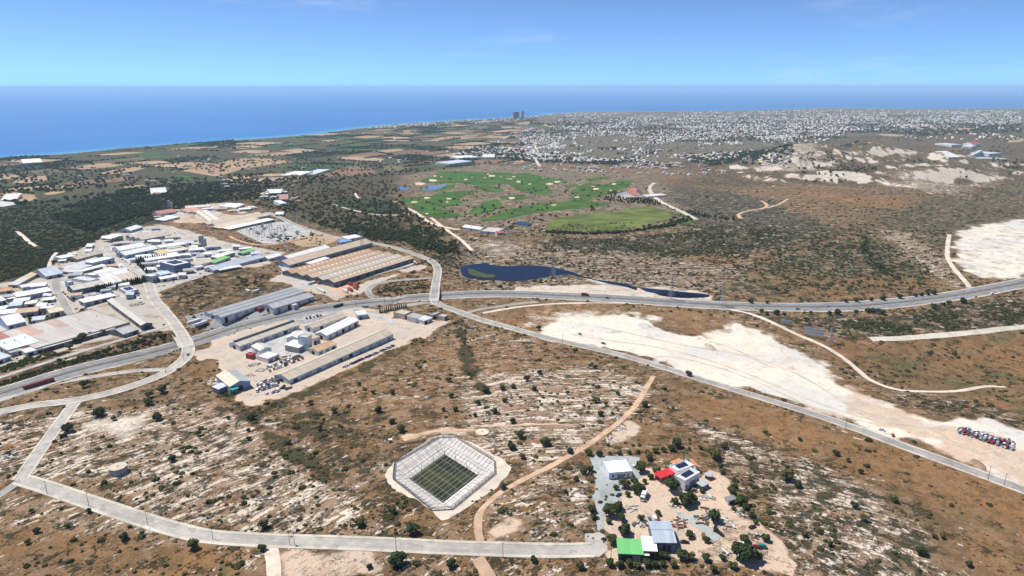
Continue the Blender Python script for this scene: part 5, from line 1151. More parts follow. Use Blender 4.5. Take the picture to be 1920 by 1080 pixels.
def bush_mesh(seed, mat_, flat=.62, nq=90):
    rs = random.Random(seed); mb = MB()
    for k in range(4):
        a = 1.57 * k + rs.uniform(-.5, .5); q = rs.uniform(.1, .55)
        leaf_quads(mb, (math.cos(a) * q, math.sin(a) * q, .30), rs.uniform(.45, .7), nq // 2, .24, rs, flat, .35)
    return mb.me('bush', mat_)
BUSH = [bush_mesh(11, LEAF[3]), bush_mesh(12, LEAF[1]), bush_mesh(13, LEAF[2]), bush_mesh(14, LEAF[0], .8)]
def rock_mesh(seed):
    rs = random.Random(seed); bm = bmesh.new(); bmesh.ops.create_icosphere(bm, subdivisions=2, radius=1)
    for v in bm.verts:
        k = .7 + .5 * vnoise(np.array([v.co.x * 1.7 + seed * 5]), np.array([v.co.y * 1.7 + v.co.z * 2.1]), seed)[0]
        v.co = Vector((v.co.x * k, v.co.y * k * .8, max(min(v.co.z * k * .5, .32), -.4)))
    me = bpy.data.meshes.new('rock'); bm.to_mesh(me); bm.free(); me.materials.append(ROCKM); return me
t = NT('limestone'); _oi = t.n('ShaderNodeObjectInfo').outputs['Random']
_c = t.mix(t.step(t.noise(t.pos(), .9, 5, .7), .35, .65), (.64, .55, .45, 1), (.42, .345, .27, 1))
ROCKM = t.fin(t.mix(t.math('MULTIPLY', _oi, .5), _c, (.52, .45, .38, 1)), .95, .1); t.bump(t.noise(t.pos(), 2.2, 5, .7), .8, .4)
ROCKS = [rock_mesh(k) for k in (3, 4, 5, 6)]

# ------------------------------------------------------------------ scattered masses (points + instances)
def scatter(name, label, X, Y, sc, protos, zoff=0.0, rot=None, seed=1, stretch=None):
    n = len(X); r_ = np.random.default_rng(seed)
    me = bpy.data.meshes.new(name); me.vertices.add(n)
    me.vertices.foreach_set('co', np.column_stack([X, Y, h(X, Y) + zoff]).astype(np.float32).ravel())
    sv = np.repeat(np.asarray(sc, float)[:, None], 3, 1)
    if stretch is not None: sv = sv * stretch
    at = me.attributes.new('size', 'FLOAT_VECTOR', 'POINT'); at.data.foreach_set('vector', sv.astype(np.float32).ravel())
    rz = r_.uniform(0, 6.28, n) if rot is None else rot
    at = me.attributes.new('turn', 'FLOAT_VECTOR', 'POINT'); at.data.foreach_set('vector', np.column_stack([np.zeros(n), np.zeros(n), rz]).astype(np.float32).ravel())
    at = me.attributes.new('pick', 'INT', 'POINT'); at.data.foreach_set('value', r_.integers(0, len(protos), n).astype(np.int32))
    o = add(name, me); tag(o, label, kind='stuff')
    coll = bpy.data.collections.new(name + '_kinds')
    for k, p in enumerate(protos):
        q = bpy.data.objects.new('%s_kind_%s' % (name, 'abcdefgh'[k]), p); coll.objects.link(q)
    ng = bpy.data.node_groups.new(name + '_scatter', 'GeometryNodeTree')
    ng.interface.new_socket('Geometry', in_out='INPUT', socket_type='NodeSocketGeometry'); ng.interface.new_socket('Geometry', in_out='OUTPUT', socket_type='NodeSocketGeometry')
    N = ng.nodes; Lk = ng.links
    gi, go = N.new('NodeGroupInput'), N.new('NodeGroupOutput')
    ci = N.new('GeometryNodeCollectionInfo'); ci.inputs[0].default_value = coll; ci.inputs['Separate Children'].default_value = True; ci.inputs['Reset Children'].default_value = True
    ip = N.new('GeometryNodeInstanceOnPoints'); ip.inputs['Pick Instance'].default_value = True
    def na(nm, ty):
        q = N.new('GeometryNodeInputNamedAttribute'); q.data_type = ty; q.inputs[0].default_value = nm; return q.outputs[0]
    Lk.new(gi.outputs[0], ip.inputs['Points']); Lk.new(ci.outputs[0], ip.inputs['Instance']); Lk.new(na('pick', 'INT'), ip.inputs['Instance Index'])
    Lk.new(na('turn', 'FLOAT_VECTOR'), ip.inputs['Rotation']); Lk.new(na('size', 'FLOAT_VECTOR'), ip.inputs['Scale']); Lk.new(ip.outputs[0], go.inputs[0])
    md = o.modifiers.new('scatter', 'NODES'); md.node_group = ng
    return o
def near_road(X, Y, pad=.5):
    bad = np.zeros(len(X), bool)
    for C, hw in ROADS:
        lo, hi = C.min(0) - hw - 5, C.max(0) + hw + 5
        k = (X > lo[0]) & (X < hi[0]) & (Y > lo[1]) & (Y < hi[1])
        if k.any(): bad[k] |= seg_dist(X[k], Y[k], C) < hw + pad
    return bad
def near_bld(X, Y, pad=2):
    bad = np.zeros(len(X), bool)
    for _, c, s in BLD: bad |= np.hypot(X - c[0], Y - c[1]) < s * .5 + pad
    return bad
def px_points(poly, n, seed):
    r_ = np.random.default_rng(seed); P = np.array(poly, float); out = []
    x0, y0 = P.min(0); x1, y1 = P.max(0)
    while sum(map(len, out)) < n:
        q = r_.uniform((x0, y0), (x1, y1), (n * 2, 2)); out.append(q[inpoly(q[:, 0], q[:, 1], P)])
    q = np.vstack(out)[:n]; return U(q[:, 0], q[:, 1])
def clear(X, Y): return ~(near_road(X, Y) | (sdist(X, Y, OCT) < 5) | (sdist(X, Y, LAKE) < 1))

# candidates for scrub and rock on the near slopes
r_ = np.random.default_rng(5)
NC = 150000
a_ = r_.uniform(-.78, .78, NC); rad_ = np.sqrt(r_.uniform(150 ** 2, 1150 ** 2, NC)) ** 1.0
X_, Y_ = np.sin(a_) * rad_, np.cos(a_) * rad_
z_ = zone(X_, Y_); cl = clear(X_, Y_) & ~near_bld(X_, Y_, 0)
clump = fbm(X_ / 20, Y_ / 20, 61, 3)
keep = cl & (r_.random(NC) < z_[:, 1] ** 1.6 * .62 * sm(.46, .66, clump + z_[:, 1] * .12) + .006 * z_[:, 1]) & (z_[:, 3] < .4) & (z_[:, 4] < .5)
BX, BY = X_[keep], Y_[keep]; BS = (.35 + r_.gamma(2.0, .33, len(BX))) * (1 + .35 * sm(400, 1000, np.hypot(BX, BY))); BS = np.clip(BS, .35, 2.4)
u_ = np.hypot((X_ - 70) * .8, Y_ - 215) + (fbm(X_ / 90, Y_ / 90, 51, 3) - .5) * 34
led_ = vnoise(u_ * .21, np.arctan2(Y_ - 215, (X_ - 70) * .8) * 260 * .034, 88)
keepr = cl & (r_.random(NC) < z_[:, 0] ** 1.5 * .40 * sm(.45, .8, led_)) & (rad_ < 950) & (z_[:, 3] < .5) & (z_[:, 4] < .5)
RX, RY = X_[keepr], Y_[keepr]; RS = np.clip(.25 + r_.gamma(1.6, .32, len(RX)), .25, 2.2)
tang = np.arctan2(RY - 215, (RX - 70)) + math.pi / 2 + r_.normal(0, .25, len(RX))
scatter('rocks', 'loose limestone blocks strewn along the ledges', RX, RY, RS, ROCKS, -.05, tang, 3, np.column_stack([np.full(len(RX), 1.7), np.full(len(RX), .75), np.full(len(RX), .8)]))

# ------------------------------------------------------------------ single plants
ZO['V'] = (1400, 800, 3.692)
LM = [('the netted basin', OCTC), ('the grey concrete tank', U(223, 886)[0]), ('the white flat roofed office', U(1160, 885)[0]), ('the bright red canopy', U(1250, 890)[0]), ('the white two storey house', U(1292, 890)[0]),
      ('the bright green roofed shed', U(1182, 1035)[0]), ('the blue grey barn', U(1242, 1005)[0]), ('the turning head', U(1115, 1030)[0]), ('the pale concrete pad', U(904, 811)[0]), ('the left road corner', U(40, 900)[0]),
      ('the longest beige shed', U(640, 670)[0]), ('the left motorway bridge', BR2), ('the right motorway bridge', BR1), ('the white quarry floor', U(1350, 690)[0]), ('the lake', U(1000, 512)[0]), ('the scrapped car stack', U(1850, 825)[0]),
      ('the dirt drive', U(514, 1050)[0]), ('the dark roofed shack', U(1370, 935)[0]), ('the big factory', U(690, 500)[0]), ('the grey warehouse', U(500, 565)[0]), ('the billboard', U(1525, 632)[0]), ('the orange dirt track', U(1160, 795)[0]), ('the roadside people', U(1778, 858)[0]), ('the right picture edge', U(1915, 1000)[0]), ('the bottom right corner', U(1800, 1075)[0])]
ORD = ['nearest', 'second nearest', 'third nearest', 'fourth nearest', 'fifth nearest', 'sixth nearest', 'seventh nearest', 'eighth nearest', 'ninth nearest', 'tenth nearest']
def side_of(p, q):
    x, y, _ = proj(p[0], p[1], 0.0); a, b, _ = proj(q[0], q[1], 0.0); dx, dy = x - a, y - b
    return ('right of' if dx > 0 else 'left of') if abs(dx) > 1.2 * abs(dy) else ('below' if dy > 0 else 'above')
def label_all(items, noun):
    """items: (object, xy). 'noun, third nearest left of landmark' - one bucket for each landmark and side"""
    bk = {}
    for o, p in items:
        k = min(range(len(LM)), key=lambda i: (LM[i][1][0] - p[0]) ** 2 + (LM[i][1][1] - p[1]) ** 2)
        bk.setdefault((noun(o), side_of(p, LM[k][1]), k), []).append((np.hypot(*(np.array(p) - LM[k][1])), o))
    for (nn, sd, k), lst in bk.items():
        for r, (_, o) in enumerate(sorted(lst, key=lambda v: v[0])):
            o['label'] = '%s, %s %s %s' % (nn, ORD[r] if r < 10 else '%d%s nearest' % (r + 1, 'th' if (r + 1) % 100 in (11, 12, 13) else {1: 'st', 2: 'nd', 3: 'rd'}.get((r + 1) % 10, 'th')), sd, LM[k][0])
TL = []
def tree(px, kind, rad_m=None, r_px=None, scale=None, parts=True, noun='round dark green tree', group='trees in view'):
    P = U(*px)[0]; z0 = float(h(P[:1], P[1:])[0])
    if scale is None:
        _, _, dp = proj(P[0], P[1], z0); scale = (r_px * dp / 1280) / (2.6, 2.3, 2.8, 1.3)[kind] if r_px else 1
    e = add('cypress_tree' if kind == 3 else 'tree', None, None, (P[0], P[1], z0), random.uniform(0, 6.28)); e.scale = (scale,) * 3
    cr, tr = TREES[kind]
    add('crown', cr, e); add('trunk', tr, e)
    tag(e, None, 'tree', group); e['noun'] = noun; TL.append((e, P)); return e
NT_ = [(97, 160, 25), (178, 165, 22), (255, 163, 14), (325, 160, 17), (397, 155, 16), (465, 150, 14), (535, 148, 14), (597, 143, 22), (655, 135, 20), (722, 125, 25), (755, 92, 35), (545, 188, 27), (485, 275, 40), (560, 340, 22), (300, 420, 20), (365, 395, 38), (440, 378, 28), (470, 430, 42), (385, 470, 20), (225, 485, 9), (255, 600, 48), (310, 565, 35), (342, 648, 28), (243, 672, 20), (715, 410, 52), (825, 515, 50), (880, 505, 30), (485, 648, 24), (615, 610, 20), (360, 740, 42), (275, 815, 35), (1040, 175, 42), (850, 775, 28), (980, 810, 22), (790, 925, 38), (855, 940, 32), (620, 925, 28), (670, 930, 25), (1030, 640, 45), (1165, 445, 27), (1240, 520, 40), (1275, 565, 25), (1180, 580, 17), (1315, 620, 25), (1345, 680, 17), (1270, 810, 33), (1420, 800, 28), (1245, 920, 72), (1355, 940, 35), (1095, 945, 22), (970, 945, 30), (1175, 1005, 28), (1030, 1030, 25), (115, 585, 27), (130, 640, 20), (100, 280, 25), (55, 300, 25), (950, 445, 18), (515, 375, 18), (590, 290, 18), (620, 285, 16), (930, 120, 15), (850, 128, 12), (1095, 300, 20), (1080, 260, 20), (1190, 405, 17), (740, 525, 25), (1110, 105, 25), (250, 985, 30), (330, 1000, 28), (400, 985, 26), (460, 1005, 25), (530, 985, 30), (590, 1000, 26), (650, 990, 22), (730, 995, 25), (30, 1010, 28)]
for k, (x, y, r) in enumerate(NT_):
    tree(Z('N', (x, y + r * .62))[0], (0, 1, 0, 2)[k % 4] if r < 60 else 1, r_px=r / 4 * 1.18, noun=('small round dark tree' if r < 21 else 'round dark green tree' if r < 40 else 'large bushy dark green tree'), group='trees around the house yard')
for zz, L_ in (('M', [(1490, 583, 22), (920, 708, 22), (258, 780, 30), (755, 775, 25), (1025, 803, 36), (250, 900, 22), (1222, 978, 27), (1645, 958, 20), (950, 955, 45), (803, 995, 17), (545, 282, 18), (390, 355, 14), (183, 337, 14), (500, 150, 15), (920, 97, 16), (820, 98, 12), (1400, 88, 20), (1225, 115, 15), (1183, 187, 12), (1245, 185, 15), (1360, 152, 15), (1345, 215, 12), (1500, 140, 13), (1708, 355, 25), (1590, 428, 18), (1535, 380, 18), (965, 285, 25), (920, 248, 17), (1445, 195, 17), (1210, 35, 15), (1650, 80, 14), (1542, 68, 13), (1487, 75, 12), (1865, 543, 15), (1835, 400, 17), (1810, 605, 12), (200, 225, 20), (80, 228, 12), (180, 292, 12), (620, 190, 18), (850, 188, 20)]),
               ('K', [(350, 178, 18), (280, 480, 22), (35, 550, 25), (133, 535, 20), (200, 528, 18), (323, 540, 17), (357, 443, 17), (148, 612, 16), (525, 567, 16), (697, 610, 22), (754, 633, 16), (722, 692, 20), (827, 570, 15), (993, 635, 22), (1250, 452, 20), (690, 410, 15), (397, 862, 30), (187, 890, 27), (537, 915, 20), (197, 735, 20), (240, 820, 30), (1467, 885, 20)]),
               ('V', [(1028, 510, 25), (365, 88, 16), (615, 185, 25), (700, 232, 18), (790, 310, 20), (740, 545, 28), (810, 635, 30), (1205, 865, 40), (1535, 950, 25), (1300, 760, 20), (1355, 760, 22), (280, 345, 48), (130, 775, 27), (400, 750, 22), (350, 400, 30), (575, 810, 22)]),
               ('Q', [(605, 80, 32), (425, 172, 35), (915, 15, 25), (962, 105, 30), (1218, 208, 20), (1060, 360, 25), (1185, 890, 38), (760, 840, 28), (545, 680, 18), (170, 872, 20), (415, 775, 14), (195, 680, 16), (230, 800, 22), (700, 113, 18)]),
               ('D', [(710, 815, 38), (840, 1050, 45), (1260, 905, 35), (1265, 965, 35), (1375, 860, 40), (700, 420, 40), (760, 400, 30), (650, 450, 30), (870, 380, 30), (920, 360, 25), (590, 500, 25)])):
    for x, y, r in L_:
        tree(Z(zz, (x, y + r * .55))[0], random.choice((0, 1, 1, 2)), r_px=r / ZO[zz][2] * .95, noun='single round shrubby tree' if r / ZO[zz][2] < 8 else 'larger dark shrubby tree', group='shrubby trees scattered over the slopes')
for x, y in [(695, 508), (717, 518), (763, 518), (800, 522), (925, 515), (1010, 518), (1045, 515), (1137, 512), (1187, 508), (1210, 508), (1238, 505), (1260, 515), (1500, 490), (1543, 475), (1570, 470), (1632, 462), (1085, 460), (1137, 457), (1205, 452), (1260, 449), (1337, 442), (1410, 433), (1440, 430), (1470, 427), (1495, 422), (720, 465), (640, 462)]:
    tree(Z('J', (x, y + 6))[0], 1, scale=random.uniform(.9, 1.6), noun='dark tree on the motorway verge', group='trees along the motorway verge')
for zz, p, q, n, s_ in (('d', (20, 520), (820, 352), 24, .95), ('b', (690, 840), (1200, 772), 14, 1.05), ('b', (710, 880), (860, 1010), 7, .9), ('n', (870, 205), (1245, 128), 13, .55)):
    for k in range(n):
        f = k / (n - 1); P = Z(zz, (p[0] + (q[0] - p[0]) * f, p[1] + (q[1] - p[1]) * f))[0]
        tree(P, 3, scale=s_ * random.uniform(.85, 1.15), noun={'d': 'dark cypress in the estate hedge', 'b': 'dark cypress among the workshops', 'n': 'small cypress in the hedge near the bridge'}[zz], group={'d': 'cypress hedge on the estate', 'b': 'cypress trees among the workshops', 'n': 'cypress hedge near the bridge'}[zz])
label_all(TL, lambda o: o['noun'])
LM_, LM2 = LM, [(lab_, U(*p_)[0]) for lab_, p_ in [('the dark blue solar block', (345, 505)), ('the blue walled hall', (190, 492)), ('the barrel roofed hall', (30, 602)), ('the road junction', (288, 548)), ('the cypress hedge', (225, 532)), ('the three bay beige shed', (290, 445)), ('the concrete plant silos', (380, 462)), ('the left green roof', (402, 485)), ('the salmon roofed factory', (365, 397)), ('the street end', (145, 610)), ('the yellow roofed shed', (325, 470)), ('the tower block', (575, 632)), ('the long light blue hall', (65, 550))]]
LM = LM2; label_all(FILL, lambda o: o['noun']); LM = LM_
for o, _ in FILL: del o['noun']
for o, _ in TL: del o['noun']
# palms
def palm(label, px, hgt):
    P = U(*px)[0]; e = add('palm_tree', None, None, (P[0], P[1], float(h(P[:1], P[1:])[0]))); tag(e, label, 'palm tree'); rs = random.Random(int(px[0]))
    m = MB(); m.tube((0, 0, -.3), (.15, 0, hgt), .3, .2, n=7); m.build('trunk', BARK, e)
    for k in range(26):
        a = k * 2.4 + rs.uniform(-.2, .2); up = rs.uniform(-.2, 1.0); L = rs.uniform(2.2, 3.0); m = MB(); pr = None
        for i in range(6):
            t_ = i / 5; r0 = L * t_; zc = hgt + up * L * .7 * t_ - 1.5 * L * .45 * t_ * t_; w = .38 * math.sin(math.pi * min(.15 + t_ * .85, 1)) + .03
            c = (math.cos(a) * r0 + .15, math.sin(a) * r0, zc); s = (-math.sin(a) * w, math.cos(a) * w)
            cur = [(c[0] + s[0], c[1] + s[1], c[2] - .12), c, (c[0] - s[0], c[1] - s[1], c[2] - .12)]
            if pr: m.face([pr[0], cur[0], cur[1], pr[1]]); m.face([pr[1], cur[1], cur[2], pr[2]])
            pr = cur
        m.build('frond', LEAF[2], e)
palm('feathery palm tree left of the white house', Z('N', (672, 290))[0], 6); palm('feathery palm tree behind the white house', Z('N', (808, 212))[0], 6.5)
# bushes: the 300 that show largest stand alone, the rest is one mass
_, _, dp = proj(BX, BY, h(BX, BY)); bx_, by_, _ = proj(BX, BY, h(BX, BY))
vis = (bx_ > 5) & (bx_ < 1915) & (by_ < 1075); app = np.where(vis, BS / dp, 0); order = np.argsort(-app); top = order[:300]; rest = order[300:]
BL = []
for i in top:
    o = add('bush', BUSH[i % 4], None, (BX[i], BY[i], float(h(BX[i:i + 1], BY[i:i + 1])[0])), random.uniform(0, 6.28)); o.scale = (BS[i] * random.uniform(.9, 1.3), BS[i], BS[i] * random.uniform(.8, 1.2))
    tag(o, None, 'bush', 'low bushes on the slopes'); BL.append((o, (BX[i], BY[i])))
label_all(BL, lambda o: 'low grey green bush')
scatter('scrub', 'low grey green scrub covering the slopes', BX[rest], BY[rest], BS[rest], BUSH, -.05, seed=8)
# woods, orchards and garden trees farther off
def wood(name, label, poly, n, lo, hi, protos, seed, keepf=None):
    P = px_points(poly, n, seed); X, Y = P[:, 0], P[:, 1]
    k = ~near_road(X, Y, 1) & (h(X, Y) > SEAZ + 1.2) & ~near_bld(X, Y, -2)
    if keepf is not None: k &= keepf(X, Y)
    X, Y = X[k], Y[k]; r2 = np.random.default_rng(seed); return scatter(name, label, X, Y, r2.uniform(lo, hi, len(X)), protos, -.1, seed=seed)
C0, C1, C2, C3 = [c for c, _ in TREES]; RANGE_P = UW('G', [(940, 455), (932, 432), (960, 372), (1100, 342), (1350, 326), (1450, 300), (1600, 290), (1690, 320), (1735, 365), (1600, 400), (1400, 440), (1200, 456), (1060, 458)])
wood('scrubland', 'dense green scrub on the left hillside', [(-30, 388), (240, 378), (330, 402), (205, 438), (115, 486), (60, 515), (-30, 535)], 3000, 1.6, 3.6, BUSH, 31)
wood('orchard_trees', 'dark orchards and woods below the coastal plain', [(90, 398), (250, 352), (480, 335), (500, 372), (420, 378), (330, 396), (240, 412), (160, 440)], 2600, .9, 1.7, [C1, C1, C0], 32, lambda X, Y: vnoise(X / 120, Y / 120, 5) > .3)
wood('valley_trees', 'olive and pine trees in the valley below the golf course', [(470, 345), (740, 335), (765, 395), (850, 440), (862, 480), (790, 470), (700, 440), (600, 425), (520, 395), (470, 385)], 1300, .6, 1.35, [C0, C1, C2], 33)
wood('golf_trees', 'small trees dotted over the golf course', [(750, 335), (900, 312), (1230, 335), (1300, 400), (1260, 430), (900, 428), (780, 402)], 520, .5, 1.2, [C0, C1, C2], 34, lambda X, Y: (vnoise(X / 60, Y / 60, 6) > .45) & (sdist(X, Y, RANGE_P) > 0))
wood('golf_hedge', 'dark hedge along the edge of the practice field', [(1020, 437), (1100, 440), (1180, 437), (1262, 424), (1300, 412), (1290, 407), (1250, 422), (1180, 434), (1100, 437), (1022, 434)], 260, .7, 1.1, [C1], 35)
wood('club_trees', 'cypress clump around the golf clubhouse', [(1130, 365), (1165, 360), (1215, 372), (1290, 405), (1330, 410), (1390, 415), (1300, 398), (1230, 385), (1140, 378)], 260, .6, 1.0, [C3, C1], 36)
wood('hill_bushes', 'dark bushes dotted over the brown hillside', [(1300, 352), (1900, 340), (1915, 400), (1780, 430), (1745, 535), (1450, 548), (1300, 485), (1000, 470), (1050, 448), (1250, 440)], 1500, 1.2, 2.8, BUSH, 37)
wood('gully_trees', 'line of dark trees down the hillside gully', [(1605, 440), (1622, 440), (1640, 490), (1690, 520), (1680, 528), (1625, 495)], 70, .5, 1.1, [C1, C2], 38)
wood('embankment_scrub', 'dark scrub on the motorway embankment at the right', [(1480, 598), (1600, 600), (1915, 565), (1915, 605), (1650, 632), (1560, 628)], 700, .9, 2.4, BUSH, 39, lambda X, Y: vnoise(X / 25, Y / 25, 8) > .5)
wood('lane_hedge', 'dark hedge and scrub between the lane and the motorway', [(0, 716), (111, 680), (222, 648), (300, 622), (320, 630), (222, 662), (111, 694), (0, 730)], 420, .9, 2.2, BUSH, 40)
wood('factory_hedge', 'dark shrubs below the big flat factory', [(0, 690), (60, 668), (130, 640), (200, 618), (216, 622), (160, 652), (90, 672), (0, 700)], 260, 1.2, 2.4, BUSH, 41)
wood('villa_shrubs', 'dark shrubs around the cream roofed villa', [(50, 590), (90, 575), (110, 600), (140, 590), (160, 575), (162, 582), (120, 605), (60, 620), (40, 612)], 240, 1.0, 2.2, BUSH, 42)
wood('factory_wood', 'dark trees behind the big factory', [(640, 440), (700, 450), (760, 455), (830, 478), (850, 470), (780, 440), (700, 425), (640, 425)], 420, .6, 1.2, [C1, C0], 43)
wood('ramp_scrub', 'scrub inside the loop ramp', [(705, 535), (740, 530), (800, 525), (806, 550), (740, 554), (705, 552)], 240, .7, 1.7, BUSH, 44)
wood('coast_wood', 'dark wood near the coast', [(1000, 222), (1080, 219), (1180, 222), (1160, 232), (1050, 237), (990, 235)], 900, 2.2, 3.4, [C1], 45)
wood('plain_trees', 'trees scattered over the coastal plain', [(0, 300), (300, 277), (660, 250), (1000, 230), (1000, 300), (740, 330), (300, 375), (0, 388)], 3600, 1.0, 2.4, [C1, C0], 46, lambda X, Y: vnoise(X / 200, Y / 200, 15) > .45)
wood('town_trees', 'garden trees between the houses of the town', [(850, 290), (1000, 238), (1100, 222), (1500, 212), (1915, 210), (1915, 250), (1500, 262), (1480, 292), (1300, 316), (1000, 305)], 10500, 1.5, 3.2, [C1, C0], 47, lambda X, Y: vnoise(X / 260, Y / 260, 16) > .22)
wood('ridge_trees', 'dark trees on the far right ridge', [(1500, 262), (1640, 240), (1915, 230), (1915, 330), (1700, 320), (1500, 335)], 1300, 1.0, 2.2, [C1, C2], 48, lambda X, Y: vnoise(X / 180, Y / 180, 17) > .55)
wood('estate_shrubs', 'shrubs scattered between the workshops', [(0, 545), (120, 490), (200, 445), (300, 425), (480, 470), (380, 515), (300, 540), (330, 610), (150, 640), (0, 690)], 260, .7, 1.7, BUSH, 49)
# windbreaks along plot edges
wx_, wy_ = [], []
for q, k in FE:
    for e_ in range(4):
        if _pl.random() < (.65 if k == 'dark' else .36):
            a, b = q[e_], q[(e_ + 1) % 4]; n = int(np.hypot(*(b - a)) / 9)
            for s_ in range(n): wx_.append(a[0] + (b[0] - a[0]) * s_ / n + _pl.uniform(-3, 3)); wy_.append(a[1] + (b[1] - a[1]) * s_ / n + _pl.uniform(-3, 3))
    if k == 'dark':
        for s_ in range(60):
            u_, v_ = _pl.random(), _pl.random(); p = (q[0] * (1 - u_) + q[1] * u_) * (1 - v_) + (q[3] * (1 - u_) + q[2] * u_) * v_; wx_.append(p[0]); wy_.append(p[1])
wx_, wy_ = np.array(wx_), np.array(wy_)
scatter('windbreaks', 'rows of dark windbreak trees between the plots', wx_, wy_, np.random.default_rng(3).uniform(1.2, 2.4, len(wx_)), [C1, C1, C0], -.1, seed=51)

# ------------------------------------------------------------------ far town
def house_mesh(k):
    rs = random.Random(100 + k); m = MB(); w, d, hh = rs.uniform(5, 7), rs.uniform(4, 6), rs.choice([3.4, 6.4, 6.8])
    m.box(-w, w, -d, d, -2, hh, 0)
    if k % 3 == 0:
        m.face([(-w - .4, -d - .4, hh), (w + .4, -d - .4, hh), (w * .5, 0, hh + 2.2), (-w * .5, 0, hh + 2.2)], 1); m.face([(w + .4, d + .4, hh), (-w - .4, d + .4, hh), (-w * .5, 0, hh + 2.2), (w * .5, 0, hh + 2.2)], 1)
        m.face([(w + .4, -d - .4, hh), (w + .4, d + .4, hh), (w * .5, 0, hh + 2.2)], 1); m.face([(-w - .4, d + .4, hh), (-w - .4, -d - .4, hh), (-w * .5, 0, hh + 2.2)], 1)
    else:
        m.box(-w * .4, w * .1, -d * .3, d * .4, hh, hh + 2.3, 0)
    for f in range(int(hh / 3)):
        for x in (-w * .6, 0, w * .6):
            m.box(x - .7, x + .7, -d - .05, -d, 1 + f * 3, 2.4 + f * 3, 2)
    wallc = [(.74, .73, .71), (.68, .64, .58), (.78, .78, .78), (.66, .60, .52), (.72, .68, .62), (.76, .75, .72)][k % 6]
    return m.me('house', plain(wallc, .85, .1, .05), plain((.45, .24, .17), .85, .15, .05), GLASS)
HM = [house_mesh(k) for k in range(6)]
def town(poly, n, seed, gate=.25, gs=160):
    P = px_points(poly, n, seed); k = (h(P[:, 0], P[:, 1]) > SEAZ + .9) & (vnoise(P[:, 0] / gs, P[:, 1] / gs, seed) > gate); return P[k]
T_ = [town([(1040, 214), (1130, 211), (1440, 209), (1540, 206), (1915, 207), (1915, 232), (1500, 250), (1300, 264), (1100, 264), (1040, 240)], 9000, 1, .30, 330), town([(850, 290), (1000, 240), (1100, 262), (1500, 252), (1480, 290), (1380, 300), (1300, 318), (1200, 312), (1000, 300)], 5200, 2, .34, 230), town([(660, 242), (780, 231), (900, 225), (1040, 213), (1040, 221), (900, 231), (700, 242)], 420, 3, .1),
      town([(1155, 300), (1250, 295), (1250, 316), (1180, 317)], 90, 4, .1), town([(880, 300), (1150, 300), (1400, 300), (1350, 330), (1000, 322)], 260, 14, .45), town([(1260, 285), (1400, 270), (1410, 298), (1300, 304)], 260, 5, .1), town([(1420, 235), (1600, 232), (1600, 250), (1440, 290)], 300, 6), town([(1620, 235), (1915, 222), (1915, 262), (1700, 262)], 260, 7, .45), town([(0, 300), (640, 252), (900, 242), (850, 300), (300, 370)], 110, 8, .3), town([(470, 345), (560, 340), (560, 380), (480, 380)], 16, 9, .0)]
HP = np.vstack(T_); hz = h(HP[:, 0], HP[:, 1]); hx, hy, hd = proj(HP[:, 0], HP[:, 1], hz); o_ = np.argsort(hd); near_h, far_h = o_[:300], o_[300:]
HL = []
for i in near_h:
    k = int(i) % 6; o = add('house', HM[k], None, (HP[i, 0], HP[i, 1], hz[i]), random.choice([0, .4, 1.57, .2, -.3])); s_ = random.uniform(.8, 1.25); o.scale = (s_, s_, s_)
    tag(o, None, 'house', 'houses in the near suburb' if hx[i] > 840 else 'houses scattered on the plain'); o['flat'] = int(k % 3 != 0); HL.append((o, HP[i]))
LM_, LM = LM, [(a_, U(*b_)[0]) for a_, b_ in [('the golf clubhouse', (1195, 365)), ('the top of the golf course', (900, 318)), ('the pale winding plain road', (1008, 290)), ('the far village warehouses', (910, 292)), ('the ploughed hill field', (640, 322)), ('the terraced cliff', (1470, 295)), ('the coast towers', (973, 224)), ('the far works', (1830, 285)), ('the stores by the ploughed hill', (570, 318)), ('the suburb edge behind the practice field', (1210, 308)), ('the hillside suburb', (1340, 290)), ('the orchard villa', (530, 380)), ('the left greenhouses', (20, 375)), ('the packing shed', (62, 303))]]
label_all(HL, lambda o: 'pale flat roofed house' if o['flat'] else 'red roofed house'); LM = LM_
for o, _ in HL: del o['flat']
